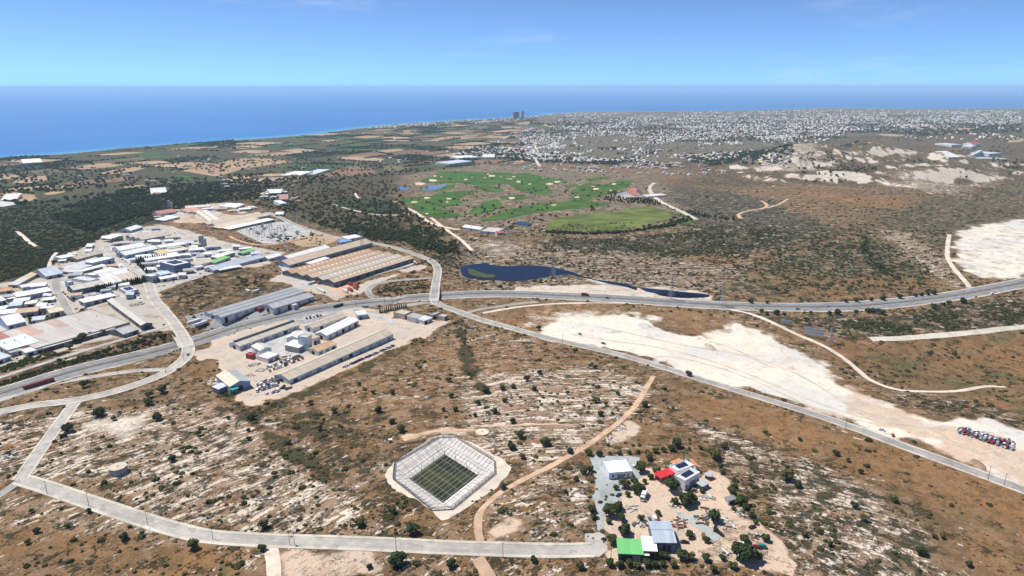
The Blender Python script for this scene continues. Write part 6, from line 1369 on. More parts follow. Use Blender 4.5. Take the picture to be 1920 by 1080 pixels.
def far_town():
    n = len(far_h); r2 = np.random.default_rng(77); P = HP[far_h]; zz = hz[far_h]; dd = hd[far_h]
    w = r2.uniform(5, 9, n) * (1 + .35 * sm(5000, 10000, dd)); d = r2.uniform(4, 8, n) * (1 + .3 * sm(5000, 10000, dd)); hh = r2.choice([3.5, 6.5, 7, 10, 13], n, p=[.2, .35, .25, .15, .05]); a = r2.choice([.2, .5, .9, 1.8, -.2], n)
    sx = np.array([-1, 1, 1, -1, -1, 1, 1, -1]); sy = np.array([-1, -1, 1, 1, -1, -1, 1, 1]); up = np.array([0, 0, 0, 0, 1, 1, 1, 1])
    lx, ly = w[:, None] * sx, d[:, None] * sy; X = P[:, 0, None] + lx * np.cos(a)[:, None] - ly * np.sin(a)[:, None]; Y = P[:, 1, None] + lx * np.sin(a)[:, None] + ly * np.cos(a)[:, None]
    Zz = zz[:, None] - 2 + up * (hh[:, None] + 2); V = np.stack([X, Y, Zz], -1).reshape(-1, 3)
    f = np.array([(4, 5, 6, 7), (0, 1, 5, 4), (1, 2, 6, 5), (2, 3, 7, 6), (3, 0, 4, 7)]); F = (np.arange(n)[:, None, None] * 8 + f[None]).reshape(-1, 4)
    me = bpy.data.meshes.new('distant_houses'); me.vertices.add(len(V)); me.vertices.foreach_set('co', V.astype(np.float32).ravel()); me.loops.add(F.size); me.loops.foreach_set('vertex_index', F.astype(np.int32).ravel())
    me.polygons.add(len(F)); me.polygons.foreach_set('loop_start', np.arange(0, F.size, 4, dtype=np.int32)); me.update(calc_edges=True)
    t = NT('distant_plaster'); g = t.n('ShaderNodeNewGeometry').outputs['Random Per Island']; rp = t.n('ShaderNodeValToRGB'); rp.color_ramp.interpolation = 'CONSTANT'; t.put(rp.inputs[0], g)
    cs = [(0, (.64, .62, .60)), (.30, (.55, .48, .42)), (.50, (.74, .74, .74)), (.62, (.40, .35, .30)), (.76, (.36, .22, .17)), (.86, (.52, .48, .45))]
    el = rp.color_ramp.elements; el[0].position = 0; el[0].color = c3(cs[0][1]); el[1].position = cs[1][0]; el[1].color = c3(cs[1][1])
    for p, c in cs[2:]: q = el.new(p); q.color = c3(c)
    me.materials.append(t.fin(rp.outputs[0], .9, .2)); tag(add('distant_houses', me), 'mass of pale houses of the distant coastal town', kind='stuff')
far_town()

# ------------------------------------------------------------------ vehicles
PAINT = {'white': (.80, .80, .79), 'silver': (.48, .49, .50), 'black': (.02, .02, .022), 'grey': (.16, .165, .17), 'blue': (.05, .10, .24), 'red': (.36, .03, .03), 'green': (.05, .14, .08), 'rusty': (.20, .09, .05), 'teal': (.03, .22, .20)}
def car_shape(kind):
    """returns {'body':MB,'glass':MB,'wheel':[MB]}"""
    b, g, ws = MB(), MB(), []
    def wheel(x, y, r=.32): w = MB(); w.tube((x, y - .11, r), (x, y + .11, r), r, n=10); ws.append(w)
    if kind in ('saloon', 'hatchback'):
        rear = -2.15 if kind == 'saloon' else -1.95
        b.hexa([(rear, -.82, .26), (2.1, -.78, .26), (2.1, .78, .26), (rear, .82, .26)], [(rear + .02, -.84, .62), (2.15, -.78, .58), (2.15, .78, .58), (rear + .02, .84, .62)])
        b.hexa([(rear + .02, -.84, .62), (2.15, -.78, .58), (2.15, .78, .58), (rear + .02, .84, .62)], [(rear + .12, -.76, .90), (1.95, -.66, .78), (1.95, .66, .78), (rear + .12, .76, .90)])
        c0 = -1.55 if kind == 'saloon' else rear + .12
        g.hexa([(c0, -.75, .88), (1.05, -.72, .85), (1.05, .72, .85), (c0, .75, .88)], [(c0 + .5, -.58, 1.36), (.35, -.58, 1.38), (.35, .58, 1.38), (c0 + .5, .58, 1.36)])
        b.hexa([(c0 + .45, -.60, 1.35), (.38, -.60, 1.37), (.38, .60, 1.37), (c0 + .45, .60, 1.35)], [(c0 + .55, -.54, 1.44), (.25, -.54, 1.46), (.25, .54, 1.46), (c0 + .55, .54, 1.44)])
        L = [(1.35, .72), (-1.3, .74)]
    elif kind == 'van':
        b.hexa([(-2.3, -.9, .3), (2.3, -.85, .3), (2.3, .85, .3), (-2.3, .9, .3)], [(-2.3, -.92, 1.1), (2.25, -.85, .95), (2.25, .85, .95), (-2.3, .92, 1.1)])
        b.hexa([(-2.3, -.92, 1.1), (1.5, -.9, 1.05), (1.5, .9, 1.05), (-2.3, .92, 1.1)], [(-2.2, -.82, 2.0), (.9, -.8, 2.0), (.9, .8, 2.0), (-2.2, .82, 2.0)])
        g.hexa([(.8, -.86, 1.12), (1.75, -.8, 1.0), (1.75, .8, 1.0), (.8, .86, 1.12)], [(.7, -.78, 1.9), (1.0, -.72, 1.9), (1.0, .72, 1.9), (.7, .78, 1.9)])
        L = [(1.45, .78), (-1.4, .78)]
    elif kind == 'pickup':
        b.hexa([(-2.45, -.85, .35), (2.4, -.82, .35), (2.4, .82, .35), (-2.45, .85, .35)], [(-2.45, -.88, .7), (2.42, -.82, .85), (2.42, .82, .85), (-2.45, .88, .7)])
        for y in (-.86, .78): b.box(-2.45, -.45, y, y + .08, .7, 1.05, bottom=True)
        b.box(-2.45, -2.37, -.78, .78, .7, 1.05, bottom=True)
        b.hexa([(-.45, -.84, .75), (2.35, -.8, .8), (2.35, .8, .8), (-.45, .84, .75)], [(-.45, -.8, 1.05), (2.2, -.74, .98), (2.2, .74, .98), (-.45, .8, 1.05)])
        g.hexa([(-.45, -.78, 1.02), (1.3, -.74, 1.0), (1.3, .74, 1.0), (-.45, .78, 1.02)], [(-.3, -.62, 1.58), (.6, -.62, 1.6), (.6, .62, 1.6), (-.3, .62, 1.58)])
        b.hexa([(-.34, -.63, 1.57), (.62, -.63, 1.59), (.62, .63, 1.59), (-.34, .63, 1.57)], [(-.26, -.57, 1.66), (.5, -.57, 1.67), (.5, .57, 1.67), (-.26, .57, 1.66)])
        L = [(1.5, .74), (-1.5, .76)]
    else:                                                     # lorry with box body
        b.box(-4.4, 2.0, -1.2, 1.2, 1.0, 3.5, bottom=True); b.box(-4.4, 4.3, -.45, .45, .6, 1.0, bottom=True)
        b.hexa([(2.3, -1.15, .6), (4.4, -1.15, .6), (4.4, 1.15, .6), (2.3, 1.15, .6)], [(2.3, -1.15, 2.9), (4.1, -1.1, 2.9), (4.1, 1.1, 2.9), (2.3, 1.15, 2.9)])
        g.hexa([(4.2, -1.05, 1.7), (4.34, -1.05, 1.6), (4.34, 1.05, 1.6), (4.2, 1.05, 1.7)], [(4.1, -1.0, 2.6), (4.2, -1.0, 2.55), (4.2, 1.0, 2.55), (4.1, 1.0, 2.6)])
        L = [(3.4, 1.0), (-2.4, 1.0), (-3.5, 1.0)]
    for x, y in L:
        for s in (-1, 1): wheel(x, s * y, .48 if kind == 'lorry' else .32)
    return b, g, ws
_CM = {}
def car_one(kind, col):
    if (kind, col) not in _CM:
        b, g, ws = car_shape(kind); mb = MB()
        for q, i in [(b, 0), (g, 1)] + [(w, 2) for w in ws]:
            o = len(mb.V); mb.V += q.V; mb.F += [tuple(o + v for v in f) for f in q.F]; mb.I += [i] * len(q.F)
        _CM[(kind, col)] = mb.me(kind, plain(PAINT[col], .3, .15, .6, .5, key='car_paint'), GLASS, TYRE)
    return _CM[(kind, col)]
def ground_z(P): return float(h(np.array([P[0]]), np.array([P[1]]))[0])
def car(label, P, heading, kind='saloon', col='white', parts=False, group=None, zoff=.12):
    nm = {'saloon': 'car', 'hatchback': 'car'}.get(kind, kind)
    loc = (P[0], P[1], ground_z(P) + zoff)
    if parts:
        e = add(nm, None, None, loc, heading); b, g, ws = car_shape(kind)
        b.build('body', plain(PAINT[col], .3, .15, .6, .5), e); g.build('windows', GLASS, e)
        for w in ws: w.build('wheel', TYRE, e)
    else: e = add(nm, car_one(kind, col), None, loc, heading)
    return tag(e, label, nm if nm != 'lorry' else 'lorry', group)
def dirpx(z, p, q):
    a, b = UW(z, [p, q]); return math.atan2(b[1] - a[1], b[0] - a[0])
for lab, z, p, q, k, c in [
    ('black car parked on the gravel below the white office', 'N', (320, 478), (342, 460), 'saloon', 'black'), ('white car parked beside the white office', 'N', (432, 262), (424, 238), 'hatchback', 'white'),
    ('pale round nosed car behind the white house', 'N', (878, 438), (895, 432), 'hatchback', 'silver'), ('silver blue car beside the grey gravel strip', 'N', (905, 640), (935, 642), 'saloon', 'silver'),
    ('black car parked right of the blue grey barn', 'N', (815, 832), (845, 834), 'saloon', 'black'), ('black van at the end of the gravel strip', 'N', (1045, 735), (1050, 705), 'van', 'black'), ('black car in front of the black van', 'N', (1082, 770), (1105, 785), 'saloon', 'black'),
    ('dark blue car at the back of the blue grey barn', 'N', (556, 664), (545, 640), 'saloon', 'blue'), ('white van behind the dark blue car', 'N', (590, 655), (578, 625), 'van', 'white'), ('red brown wreck behind the blue grey barn', 'N', (612, 655), (600, 630), 'pickup', 'rusty'),
    ('dark car on the right edge of the scrap yard', 'N', (1322, 718), (1350, 708), 'saloon', 'black'), ('silver car beside the round shrub at the yard edge', 'N', (1360, 782), (1390, 780), 'hatchback', 'silver'), ('white van above the large dark tree', 'N', (1245, 855), (1275, 858), 'van', 'white'),
    ('teal and white tractor unit at the yard edge', 'N', (1398, 870), (1420, 872), 'van', 'teal'), ('red chassis truck at the yard edge', 'N', (1350, 868), (1320, 862), 'pickup', 'red'), ('rusty wreck beside the small round tree', 'N', (955, 790), (950, 760), 'van', 'rusty'),
    ('white wreck behind the tree in the scrap', 'N', (872, 765), (860, 745), 'hatchback', 'white')]:
    P = UW(z, [p])[0]; car(lab, P, dirpx(z, p, q), k, c, True, 'vehicles in the house yard')
P = UW('N', [(508, 495)])[0]; car('white cabbed lorry with grey flatbed beside the red canopy', P, dirpx('N', (520, 470), (490, 530)), 'lorry', 'white', True, 'vehicles in the house yard')
for lab, z, p, q, k, c in [('white car parked on the white quarry floor', 'L', (685, 668), (705, 672), 'saloon', 'white'), ('dark red car parked on the white quarry floor', 'L', (740, 695), (736, 680), 'saloon', 'red'), ('dark car standing near the chalk edge', 'K', (740, 272), (755, 276), 'saloon', 'black'), ('two tone dark car on the chalk behind the road', 'K', (600, 216), (612, 220), 'saloon', 'grey'),
    ('blue car driving up to the left bridge', 'D', (1588, 566), (1600, 540), 'saloon', 'blue'), ('dark car on the road above the loop ramp', 'F', (412, 336), (430, 345), 'saloon', 'black'), ('dark car on the motorway right of the red lorry', 'F', (1685, 614), (1700, 616), 'saloon', 'black'), ('white car on the motorway near the bridge', 'F', (640, 588), (660, 588), 'saloon', 'white'),
    ('white car on the motorway below the cypress verge', 'J', (670, 498), (690, 499), 'saloon', 'white'), ('dark car on the motorway below the cypress verge', 'J', (862, 500), (880, 500), 'saloon', 'black'), ('white car following the dark motorway car', 'J', (893, 503), (910, 502), 'hatchback', 'white'), ('silver car on the far carriageway', 'J', (1005, 486), (1020, 485), 'saloon', 'silver'), ('white van on the motorway at the far right', 'J', (1770, 428), (1790, 424), 'van', 'white'), ('silver car on the motorway at the far right', 'J', (1692, 442), (1710, 439), 'saloon', 'silver'),
    ('white car in front of the grey warehouse', 'l', (790, 497), (820, 492), 'saloon', 'white'), ('white car nearest the corner of the grey warehouse', 'l', (565, 522), (585, 512), 'saloon', 'white'), ('silver car at the wall of the grey warehouse', 'l', (622, 505), (642, 495), 'saloon', 'silver')]:
    P = UW(z, [p])[0]; car(lab, P, dirpx(z, p, q), k, c, False, 'single cars', .25)
P = UW('F', [(1525, 596)])[0]; car('red and grey lorry driving on the motorway', P, dirpx('F', (1490, 594), (1560, 598)), 'lorry', 'red', True, None, .25)
for k, p in enumerate([(940, 722), (1020, 742), (1005, 768), (940, 795), (880, 815)]):
    P = UW('k', [p])[0]; car(['red lorry at the top of the pale lorry park', 'red lorry beside the topmost red lorry', 'red lorry in the middle of the pale lorry park', 'red lorry nearest the white lorry', 'white lorry in the pale lorry park'][k], P, dirpx('k', p, (p[0] + 30, p[1] + 12)), 'lorry', 'red' if k < 4 else 'white', False, 'lorries in the pale lorry park', .2)
rsv = random.Random(9)
def lot(z, quad, rows, n, label, group, cols='white silver black grey blue black silver white grey rusty'.split(), skip=.12, turn=None, zoff=.12):
    A_, B_, C_, D_ = UW(z, quad); u = B_ - A_; hd_ = math.atan2(*(D_ - A_)[::-1]) if turn is None else turn
    for r in range(rows):
        for k in range(n):
            if rsv.random() < skip: continue
            a, b = (k + .5 + rsv.uniform(-.12, .12)) / n, (r + .5 + rsv.uniform(-.1, .1)) / rows
            P = (A_ * (1 - a) + B_ * a) * (1 - b) + (D_ * (1 - a) + C_ * a) * b; c = rsv.choice(cols)
            car('%s %s' % (c, label), P, hd_ + rsv.uniform(-.16, .16) + (math.pi if rsv.random() < .5 else 0), rsv.choice(['saloon', 'hatchback', 'hatchback', 'saloon', 'van']), c, False, group, zoff)
lot('o', [(990, 690), (1400, 560), (1340, 420), (1000, 530)], 5, 10, 'car packed among the rows beside the gabled workshop', 'car rows beside the gabled workshop')
lot('o', [(1000, 760), (1620, 620), (1560, 560), (1080, 700)], 2, 10, 'car in the front rows below the longest shed', 'front car rows below the longest shed', skip=.4)
lot('m', [(700, 1070), (1240, 850), (1180, 800), (660, 980)], 3, 16, 'scrapped car in the rows behind the longest shed', 'scrapped cars behind the longest shed', skip=.2)
lot('n', [(350, 1010), (1080, 690), (1060, 670), (330, 990)], 1, 24, 'car in the line along the compound edge', 'cars lined up along the compound edge', skip=.1, turn=.5)
lot('n', [(130, 970), (310, 920), (290, 900), (120, 950)], 1, 4, 'van parked against the longest shed', 'vans against the longest shed', ['white'], 0)
lot('m', [(1270, 240), (1540, 190), (1520, 175), (1260, 225)], 1, 5, 'vehicle in the tarmac lorry park', 'vehicles in the tarmac lorry park', ['white', 'black', 'rusty'], 0)
lot('m', [(1460, 740), (1740, 640), (1730, 625), (1450, 725)], 1, 9, 'car parked along the orange roofed shed', 'cars along the orange roofed shed', skip=.1)
lot('b', [(340, 720), (720, 960), (735, 950), (355, 710)], 1, 9, 'car parked along the winding estate road', 'cars along the estate road', skip=.1, turn=dirpx('b', (340, 720), (720, 960)))
lot('b', [(540, 950), (700, 1080), (690, 1085), (530, 960)], 1, 5, 'car outside the broad white hall', 'cars outside the broad white hall', skip=0, turn=dirpx('b', (540, 950), (700, 1080)))
lot('c', [(1060, 330), (1240, 500), (1215, 505), (1040, 340)], 1, 5, 'car parked in the left side street', 'cars in the left side street', skip=0, turn=dirpx('c', (1060, 330), (1240, 500)))
lot('b', [(980, 480), (1300, 430), (1280, 400), (960, 450)], 2, 8, 'vehicle in the cluttered yard of the three bay shed', 'vehicles in the cluttered estate yard', ['red', 'rusty', 'blue', 'green', 'white'], .3)
lot('g', [(560, 770), (800, 700), (790, 690), (550, 760)], 1, 10, 'car in the line behind the light blue grey shed', 'cars behind the light blue grey shed', skip=.1)
lot('f', [(1060, 560), (1300, 520), (1280, 490), (1040, 530)], 2, 7, 'car in the car park below the sloping meadow', 'cars in the upper car park', ['white', 'silver', 'grey', 'red'], .2)
lot('k', [(870, 690), (1130, 610), (1120, 600), (860, 680)], 1, 7, 'car parked along the wall of the big factory', 'cars along the big factory', ['white', 'silver', 'grey'], .1, turn=dirpx('k', (870, 690), (1130, 610)))
# scrapped cars stacked on the quarry floor: three rows, two to three high
A_, B_, C_, D_ = UW('L', [(1062, 680), (1350, 772), (1358, 735), (1075, 655)])
for r in range(4):
    for k in range(13):
        for lv in range(3 if 1 <= k < 12 and rsv.random() < .6 else 2):
            a, b = (k + .5) / 13, (r + .5) / 4; P = (A_ * (1 - a) + B_ * a) * (1 - b) + (D_ * (1 - a) + C_ * a) * b + np.array([rsv.uniform(-.5, .5), rsv.uniform(-.5, .5)])
            c = rsv.choice(['white', 'silver', 'silver', 'white', 'red', 'grey', 'rusty', 'white', 'silver', 'blue', 'green']); o = car('%s wreck in the long stack of scrapped cars on the quarry floor' % c, P, dirpx('L', (1062, 680), (1350, 772)) + 1.5 + rsv.uniform(-.3, .3), rsv.choice(['saloon', 'hatchback']), c, False, 'stack of scrapped cars', .1 + lv * .95)
            o.scale = (1, 1, .68); o.rotation_euler[0] = rsv.uniform(-.05, .05)
# containers and trailers
def container(label, z, p, q, col, L=12, hh=2.7):
    P = UW(z, [p])[0]; e = add('shipping_container', None, None, (P[0], P[1], ground_z(P) + .1), dirpx(z, p, q)); tag(e, label, 'container'); pm = roofmat(col, .25, 1.6)
    m = MB(); m.box(-L / 2, L / 2, -1.2, 1.2, .1, hh, bottom=True); m.build('body', pm, e)
    for y in (-1.22, 1.22):
        m = MB(); m.box(-L / 2, L / 2, y - .05, y + .05, .0, .2, bottom=True); m.build('rail', DARK, e)
    for s in (-.6, .6):
        m = MB(); m.box(L / 2, L / 2 + .06, s - .55, s + .55, .2, hh - .1, bottom=True); m.build('door', plain(c3(col, .8)[:3], .6, .2), e)
for a in [('long red container at the wall of the longest shed', 'n', (590, 765), (660, 735), (.36, .06, .045), 16), ('white trailer beside the long red container', 'n', (410, 840), (480, 808), (.74, .75, .76), 17), ('dark red container at the corner of the grey warehouse', 'l', (975, 385), (1020, 368), (.30, .05, .06), 14), ('white trailer in the tarmac yard, the upper one', 'l', (150, 545), (220, 525), (.72, .73, .74), 14), ('white trailer in the tarmac yard, the lower one', 'l', (235, 570), (300, 545), (.70, .71, .74), 14),
          ('white trailer among the lorries at the big factory', 'k', (450, 700), (480, 690), (.7, .72, .75), 12), ('red container beside the factory forecourt', 'k', (525, 700), (550, 712), (.34, .10, .08), 7), ('white container above the grey warehouse', 'l', (800, 175), (830, 190), (.7, .7, .7), 8), ('white container next to the one above the grey warehouse', 'l', (900, 180), (925, 172), (.72, .72, .72), 7), ('long white trailer beside the lorry park', 'k', (560, 800), (620, 830), (.70, .69, .66), 20),
          ('red container at the service strip end', 'k', (1740, 560), (1780, 545), (.32, .12, .09), 9), ('dark container at the compound entrance', 'n', (265, 118), (300, 108), (.04, .04, .045), 12)]:
    container(*a)
P = UW('D', [(80, 818)])[0]
container('long dark red road train trailer on the motorway', 'D', (330, 822), (480, 778), (.20, .05, .06), 22, 3.4)

# ------------------------------------------------------------------ scrap heaps and sundries in the yards
def heap(label, z, p, r, n, seed, cols):
    P = UW(z, [p])[0]; z0 = ground_z(P); e = add('scrap_heap', None, None, (P[0], P[1], z0)); tag(e, label, 'scrap heap'); rs = random.Random(seed)
    for k in range(n):
        a, q = rs.uniform(0, 6.28), r * math.sqrt(rs.random()); m = MB(); s = rs.uniform(.25, .9); l_ = s * rs.uniform(1, 3); m.box(-l_, l_, -s * .5, s * .5, -.1, s * rs.uniform(.4, 1.1), bottom=True)
        o = m.build('piece', plain(rs.choice(cols), .8, .3, 1.0), e, (math.cos(a) * q, math.sin(a) * q, .05), rs.uniform(0, 3.1)); o.rotation_euler[0] = rs.uniform(-.3, .3)
RUST = [(.20, .10, .06), (.30, .20, .14), (.10, .09, .08), (.45, .42, .38), (.16, .07, .05)]; PALE = [(.60, .57, .52), (.70, .68, .64), (.35, .33, .30), (.5, .45, .4)]; MIXC = RUST + PALE + [(.10, .15, .24)]
for a in [('rusty scrap heap right of the blue grey barn', 'N', (770, 680), 5, 26, 1, RUST), ('pale junk heap left of the large round tree', 'N', (735, 545), 3.5, 22, 2, MIXC), ('pale timber and pipes in the upper yard', 'N', (985, 500), 4.5, 22, 3, PALE), ('junk heap above the gravel strip', 'N', (990, 610), 4.5, 24, 4, MIXC), ('scrap heap left of the black van', 'N', (950, 670), 3.5, 20, 5, RUST), ('junk heap right of the black van', 'N', (1120, 690), 5, 26, 6, PALE), ('junk beside the dark roofed shack', 'N', (1240, 600), 4, 24, 7, MIXC), ('scattered scrap below the silver car', 'N', (1300, 790), 3.5, 18, 8, RUST), ('rubble below the gravel strip', 'N', (1120, 890), 5, 22, 9, PALE), ('planks beside the white cabbed lorry', 'N', (410, 570), 3, 14, 10, PALE), ('junk pile behind the bright green shed', 'N', (475, 700), 3.5, 16, 11, MIXC),
          ('white stone heap on the sandy clearing', 'K', (845, 780), 4, 24, 12, [(.7, .66, .6), (.6, .55, .5)]), ('pale rubble heap beside the orange track', 'K', (795, 848), 5, 26, 13, [(.66, .6, .54), (.55, .5, .45)]), ('rubble heap above the orange track', 'K', (812, 725), 3, 16, 14, [(.6, .57, .53), (.5, .46, .42)]), ('dark dumped heap beside the road at the left edge', 'Q', (110, 155), 9, 40, 15, [(.03, .03, .03), (.06, .055, .05), (.1, .09, .08)]), ('orange dumped heap at the left edge', 'Q', (45, 292), 3.5, 14, 16, [(.5, .24, .06), (.45, .3, .1)]), ('pale rubble at the left edge', 'Q', (30, 350), 8, 34, 17, PALE),
          ('pale palettes stacked in the compound', 'm', (590, 1030), 5, 30, 18, PALE), ('junk heap beside the red canopy', 'm', (480, 950), 5, 26, 19, MIXC), ('scrap strip behind the parked rows', 'm', (960, 860), 7, 36, 20, RUST), ('junk around the gabled workshop', 'o', (250, 480), 6, 30, 21, MIXC), ('crates beside the gabled workshop', 'o', (900, 400), 4, 18, 22, PALE), ('machinery heap at the factory forecourt', 'k', (480, 640), 6, 26, 23, MIXC), ('pallet heap beside the big factory bays', 'k', (60, 560), 6, 26, 24, PALE), ('scrap heap in the striped timber yard', 'c', (620, 450), 9, 40, 25, PALE + [(.5, .33, .2)]), ('stacked timber in the yard of the light blue hall', 'c', (880, 400), 8, 36, 26, [(.5, .34, .2), (.42, .28, .17)]), ('mixed goods below the light blue hall', 'c', (380, 560), 10, 40, 27, MIXC), ('white goods in front of the dark windowed factory', 'c', (1600, 370), 8, 36, 28, [(.7, .7, .72), (.5, .5, .6), (.75, .75, .75)]), ('pallets beside the long downhill shed', 'd', (680, 720), 8, 40, 29, MIXC), ('junk at the road junction block', 'd', (1280, 330), 8, 36, 30, MIXC), ('building materials in the estate yard', 'b', (560, 460), 9, 40, 31, PALE + RUST)]:
    heap(*a)
def spoil(label, px, r, hh, seed, col):
    P = U(*px)[0]; n = 28; rs = random.Random(seed); V = [(0, 0, hh)]; F = []
    for k, f in enumerate((.35, .7, 1.0)):
        for i in range(n):
            a = 6.2832 * i / n; q = r * f * (1 + .25 * math.sin(a * 2 + seed) + rs.uniform(-.08, .08)); V.append((math.cos(a) * q * 1.4, math.sin(a) * q, (hh * (1 - f) ** 1.1 * rs.uniform(.85, 1.1)) if f < 1 else -.35))
    for i in range(n): F.append((0, 1 + i, 1 + (i + 1) % n))
    for k in range(2):
        for i in range(n): a = 1 + k * n + i; b = 1 + k * n + (i + 1) % n; F.append((a, a + n, b + n, b))
    o = add('spoil_heap', mesh('spoil_heap', V, F, [asphalt('spoil_earth', col, .25)], smooth=True), None, (P[0], P[1], ground_z(P)), rs.uniform(0, 3)); tag(o, label, 'spoil heap')
for a in [('pale spoil heap near the left end of the quarry floor', (1150, 622), 7, 2.6, 1, (.58, .55, .5)), ('low tan spoil heap beside the quarry wheel tracks', (1330, 650), 6, 1.8, 2, (.5, .42, .32)), ('grey spoil heap below the sandy track', (1210, 612), 8, 2.4, 3, (.55, .53, .5)), ('tan spoil heap left of the scrapped car stack', (1762, 818), 5, 1.6, 4, (.5, .4, .3)), ('small spoil heap by the chalk bank', (1480, 690), 5, 1.5, 5, (.56, .5, .42)), ('brown spoil heap with weeds beside the dark pole', (1835, 872), 5, 1.7, 7, (.28, .2, .13))]:
    spoil(*a)
# concrete plant silos in the middle of the estate, silos at the red factory
def silo(label, z, p, hh, r, col):
    P = UW(z, [p])[0]; e = add('silo', None, None, (P[0], P[1], ground_z(P))); tag(e, label, 'silo')
    m = MB(); m.tube((0, 0, hh * .3), (0, 0, hh), r, n=14); m.tube((0, 0, hh * .12), (0, 0, hh * .3), r * .2, r, n=14, cap=False); m.build('vessel', plain(col, .5, .2, .3), e, smooth=False)
    for k in range(4):
        a = k * 1.57 + .78; m = MB(); m.tube((math.cos(a) * r * .85, math.sin(a) * r * .85, -.5), (math.cos(a) * r * .85, math.sin(a) * r * .85, hh * .4), .15, n=4); m.build('leg', STEEL, e)
for a in [('tall grey silo of the concrete plant, left', 'f', (1050, 820), 15, 2.2, (.26, .30, .33)), ('tall grey silo of the concrete plant, middle', 'f', (1090, 830), 17, 2.2, (.30, .34, .36)), ('tall grey silo of the concrete plant, right', 'f', (1130, 840), 13, 2.0, (.36, .38, .4)), ('grey silo behind the red tiled factory', 'f', (520, 200), 18, 3, (.36, .36, .38)), ('beige silo behind the red tiled factory', 'f', (565, 205), 15, 2.5, (.5, .46, .42))]:
    silo(*a)

# ------------------------------------------------------------------ poles, pylons, billboards, substation
def pole(label, px, hh=8.0, h_frame=False):
    P = U(*px)[0]; e = add('utility_pole', None, None, (P[0], P[1], ground_z(P)), random.uniform(-.4, .4)); tag(e, label, 'utility pole')
    for x in ((-1.2, 1.2) if h_frame else (0,)):
        m = MB(); m.tube((x, 0, -.5), (x, 0, hh), .16, .10, n=6); m.build('post', WOOD, e)
    for k, zc in enumerate((hh - .4, hh - 1.2) if h_frame else (hh - .4,)):
        m = MB(); m.box(-1.6 if h_frame else -.8, 1.6 if h_frame else .8, -.06, .06, zc, zc + .12, bottom=True); c = m.build('cross_arm', WOOD, e)
        for x in (-.7, 0, .7): m = MB(); m.tube((x, 0, zc + .12), (x, 0, zc + .34), .05, n=5); m.build('insulator', CONC, c)
    if h_frame: m = MB(); m.box(-.5, .5, -.35, .35, hh * .55, hh * .55 + 1.1, bottom=True); m.build('transformer', STEEL, e)
for k, (px, hf_) in enumerate([((88.6, 926), 0), ((166.7, 949), 0), ((277, 984), 0), ((399, 1011), 0), ((548, 1022), 1), ((743, 1034), 0), ((943, 1045), 0), ((1145.5, 1046), 0), ((1585, 806), 0), ((1852, 901), 0), ((1882, 912), 0), ((1249, 692), 0), ((1404, 742), 0), ((1055, 644), 0), ((904, 603), 0), ((445, 622), 0), ((721, 571), 0), ((736, 569), 0), ((668, 574), 0), ((801, 571), 0), ((222, 703), 0), ((311, 700), 0), ((345, 676), 0)]):
    pole(['wooden pole at the foreground road nearest the left corner', 'wooden pole at the foreground road below the tank', 'wooden pole at the foreground road right of the tank', 'wooden pole where the foreground road bends', 'double wooden pole with transformer at the dirt drive', 'wooden pole below the foreground road mid way', 'wooden pole right of the dirt track crossing', 'wooden pole at the turning head', 'wooden pole at the quarry road opposite the dark shrub', 'tall dark pole at the quarry road near the right edge', 'thin pole at the quarry road farthest right', 'wooden pole where the orange track meets the quarry road', 'wooden pole at the quarry road mid way', 'wooden pole at the quarry road below the chalk edge', 'wooden pole at the quarry road near the bridge', 'wooden pole between warehouse and motorway', 'lamp pole on the ramp left of the bridge', 'second lamp pole on the ramp left of the bridge', 'pole beside the lorry park entrance', 'pole at the foot of the right bridge', 'pole beside the slip road triangle', 'pole at the slip road junction', 'pole at the bend below the left bridge'][k], px, 8.5 if k != 9 else 10, bool(hf_))
def pylon(label, px, hh):
    P = U(*px)[0]; e = add('power_pylon', None, None, (P[0], P[1], ground_z(P)), .5); tag(e, label, 'pylon')
    def w(z): return 2.6 * (1 - z / hh) ** 1.15 + .35
    zs = [0, .18, .34, .48, .6, .7, .79, .87, .94, 1.0]; zs = [v * hh for v in zs]
    for sx, sy in ((1, 1), (-1, 1), (-1, -1), (1, -1)):
        m = MB()
        for a, b in zip(zs[:-1], zs[1:]): m.tube((sx * w(a), sy * w(a), a - .3), (sx * w(b), sy * w(b), b), .13, n=4)
        m.build('leg', STEEL, e)
    m = MB()
    for a, b in zip(zs[:-1], zs[1:]):
        for (x0, y0), (x1, y1) in (((1, 1), (-1, 1)), ((-1, 1), (-1, -1)), ((-1, -1), (1, -1)), ((1, -1), (1, 1))):
            m.tube((x0 * w(a), y0 * w(a), a), (x1 * w(b), y1 * w(b), b), .08, n=3); m.tube((x1 * w(a), y1 * w(a), a), (x0 * w(b), y0 * w(b), b), .08, n=3)
    m.build('lattice', STEEL, e)
    for zc, L in ((.68, 5), (.82, 4.2), (.95, 3.2)):
        m = MB()
        for s in (-1, 1): m.tube((0, .4, zc * hh), (s * L, 0, zc * hh + .3), .1, n=4); m.tube((0, -.4, zc * hh), (s * L, 0, zc * hh + .3), .1, n=4); m.tube((0, 0, zc * hh + 1.4), (s * L, 0, zc * hh + .3), .08, n=4)
        m.build('cross_arm', STEEL, e)
for a in [('lattice pylon standing on the lake shore', (1037, 518), 27), ('lattice pylon on the hillside above the lake', (952, 455), 24), ('lattice pylon beside the small dark pool', (1258, 562), 26), ('lattice pylon beside the motorway right of the pool', (1354, 574), 22), ('lattice pylon behind the large billboard', (1557, 643), 16), ('lattice pylon left of the substation road', (559, 418), 27), ('lattice pylon right of the substation road', (578, 420), 26), ('lattice pylon below the substation', (537, 468), 24), ('lattice pylon rising behind the orange factory roofs', (679, 467), 27), ('lattice pylon in the valley wood', (612, 410), 24)]:
    pylon(*a)
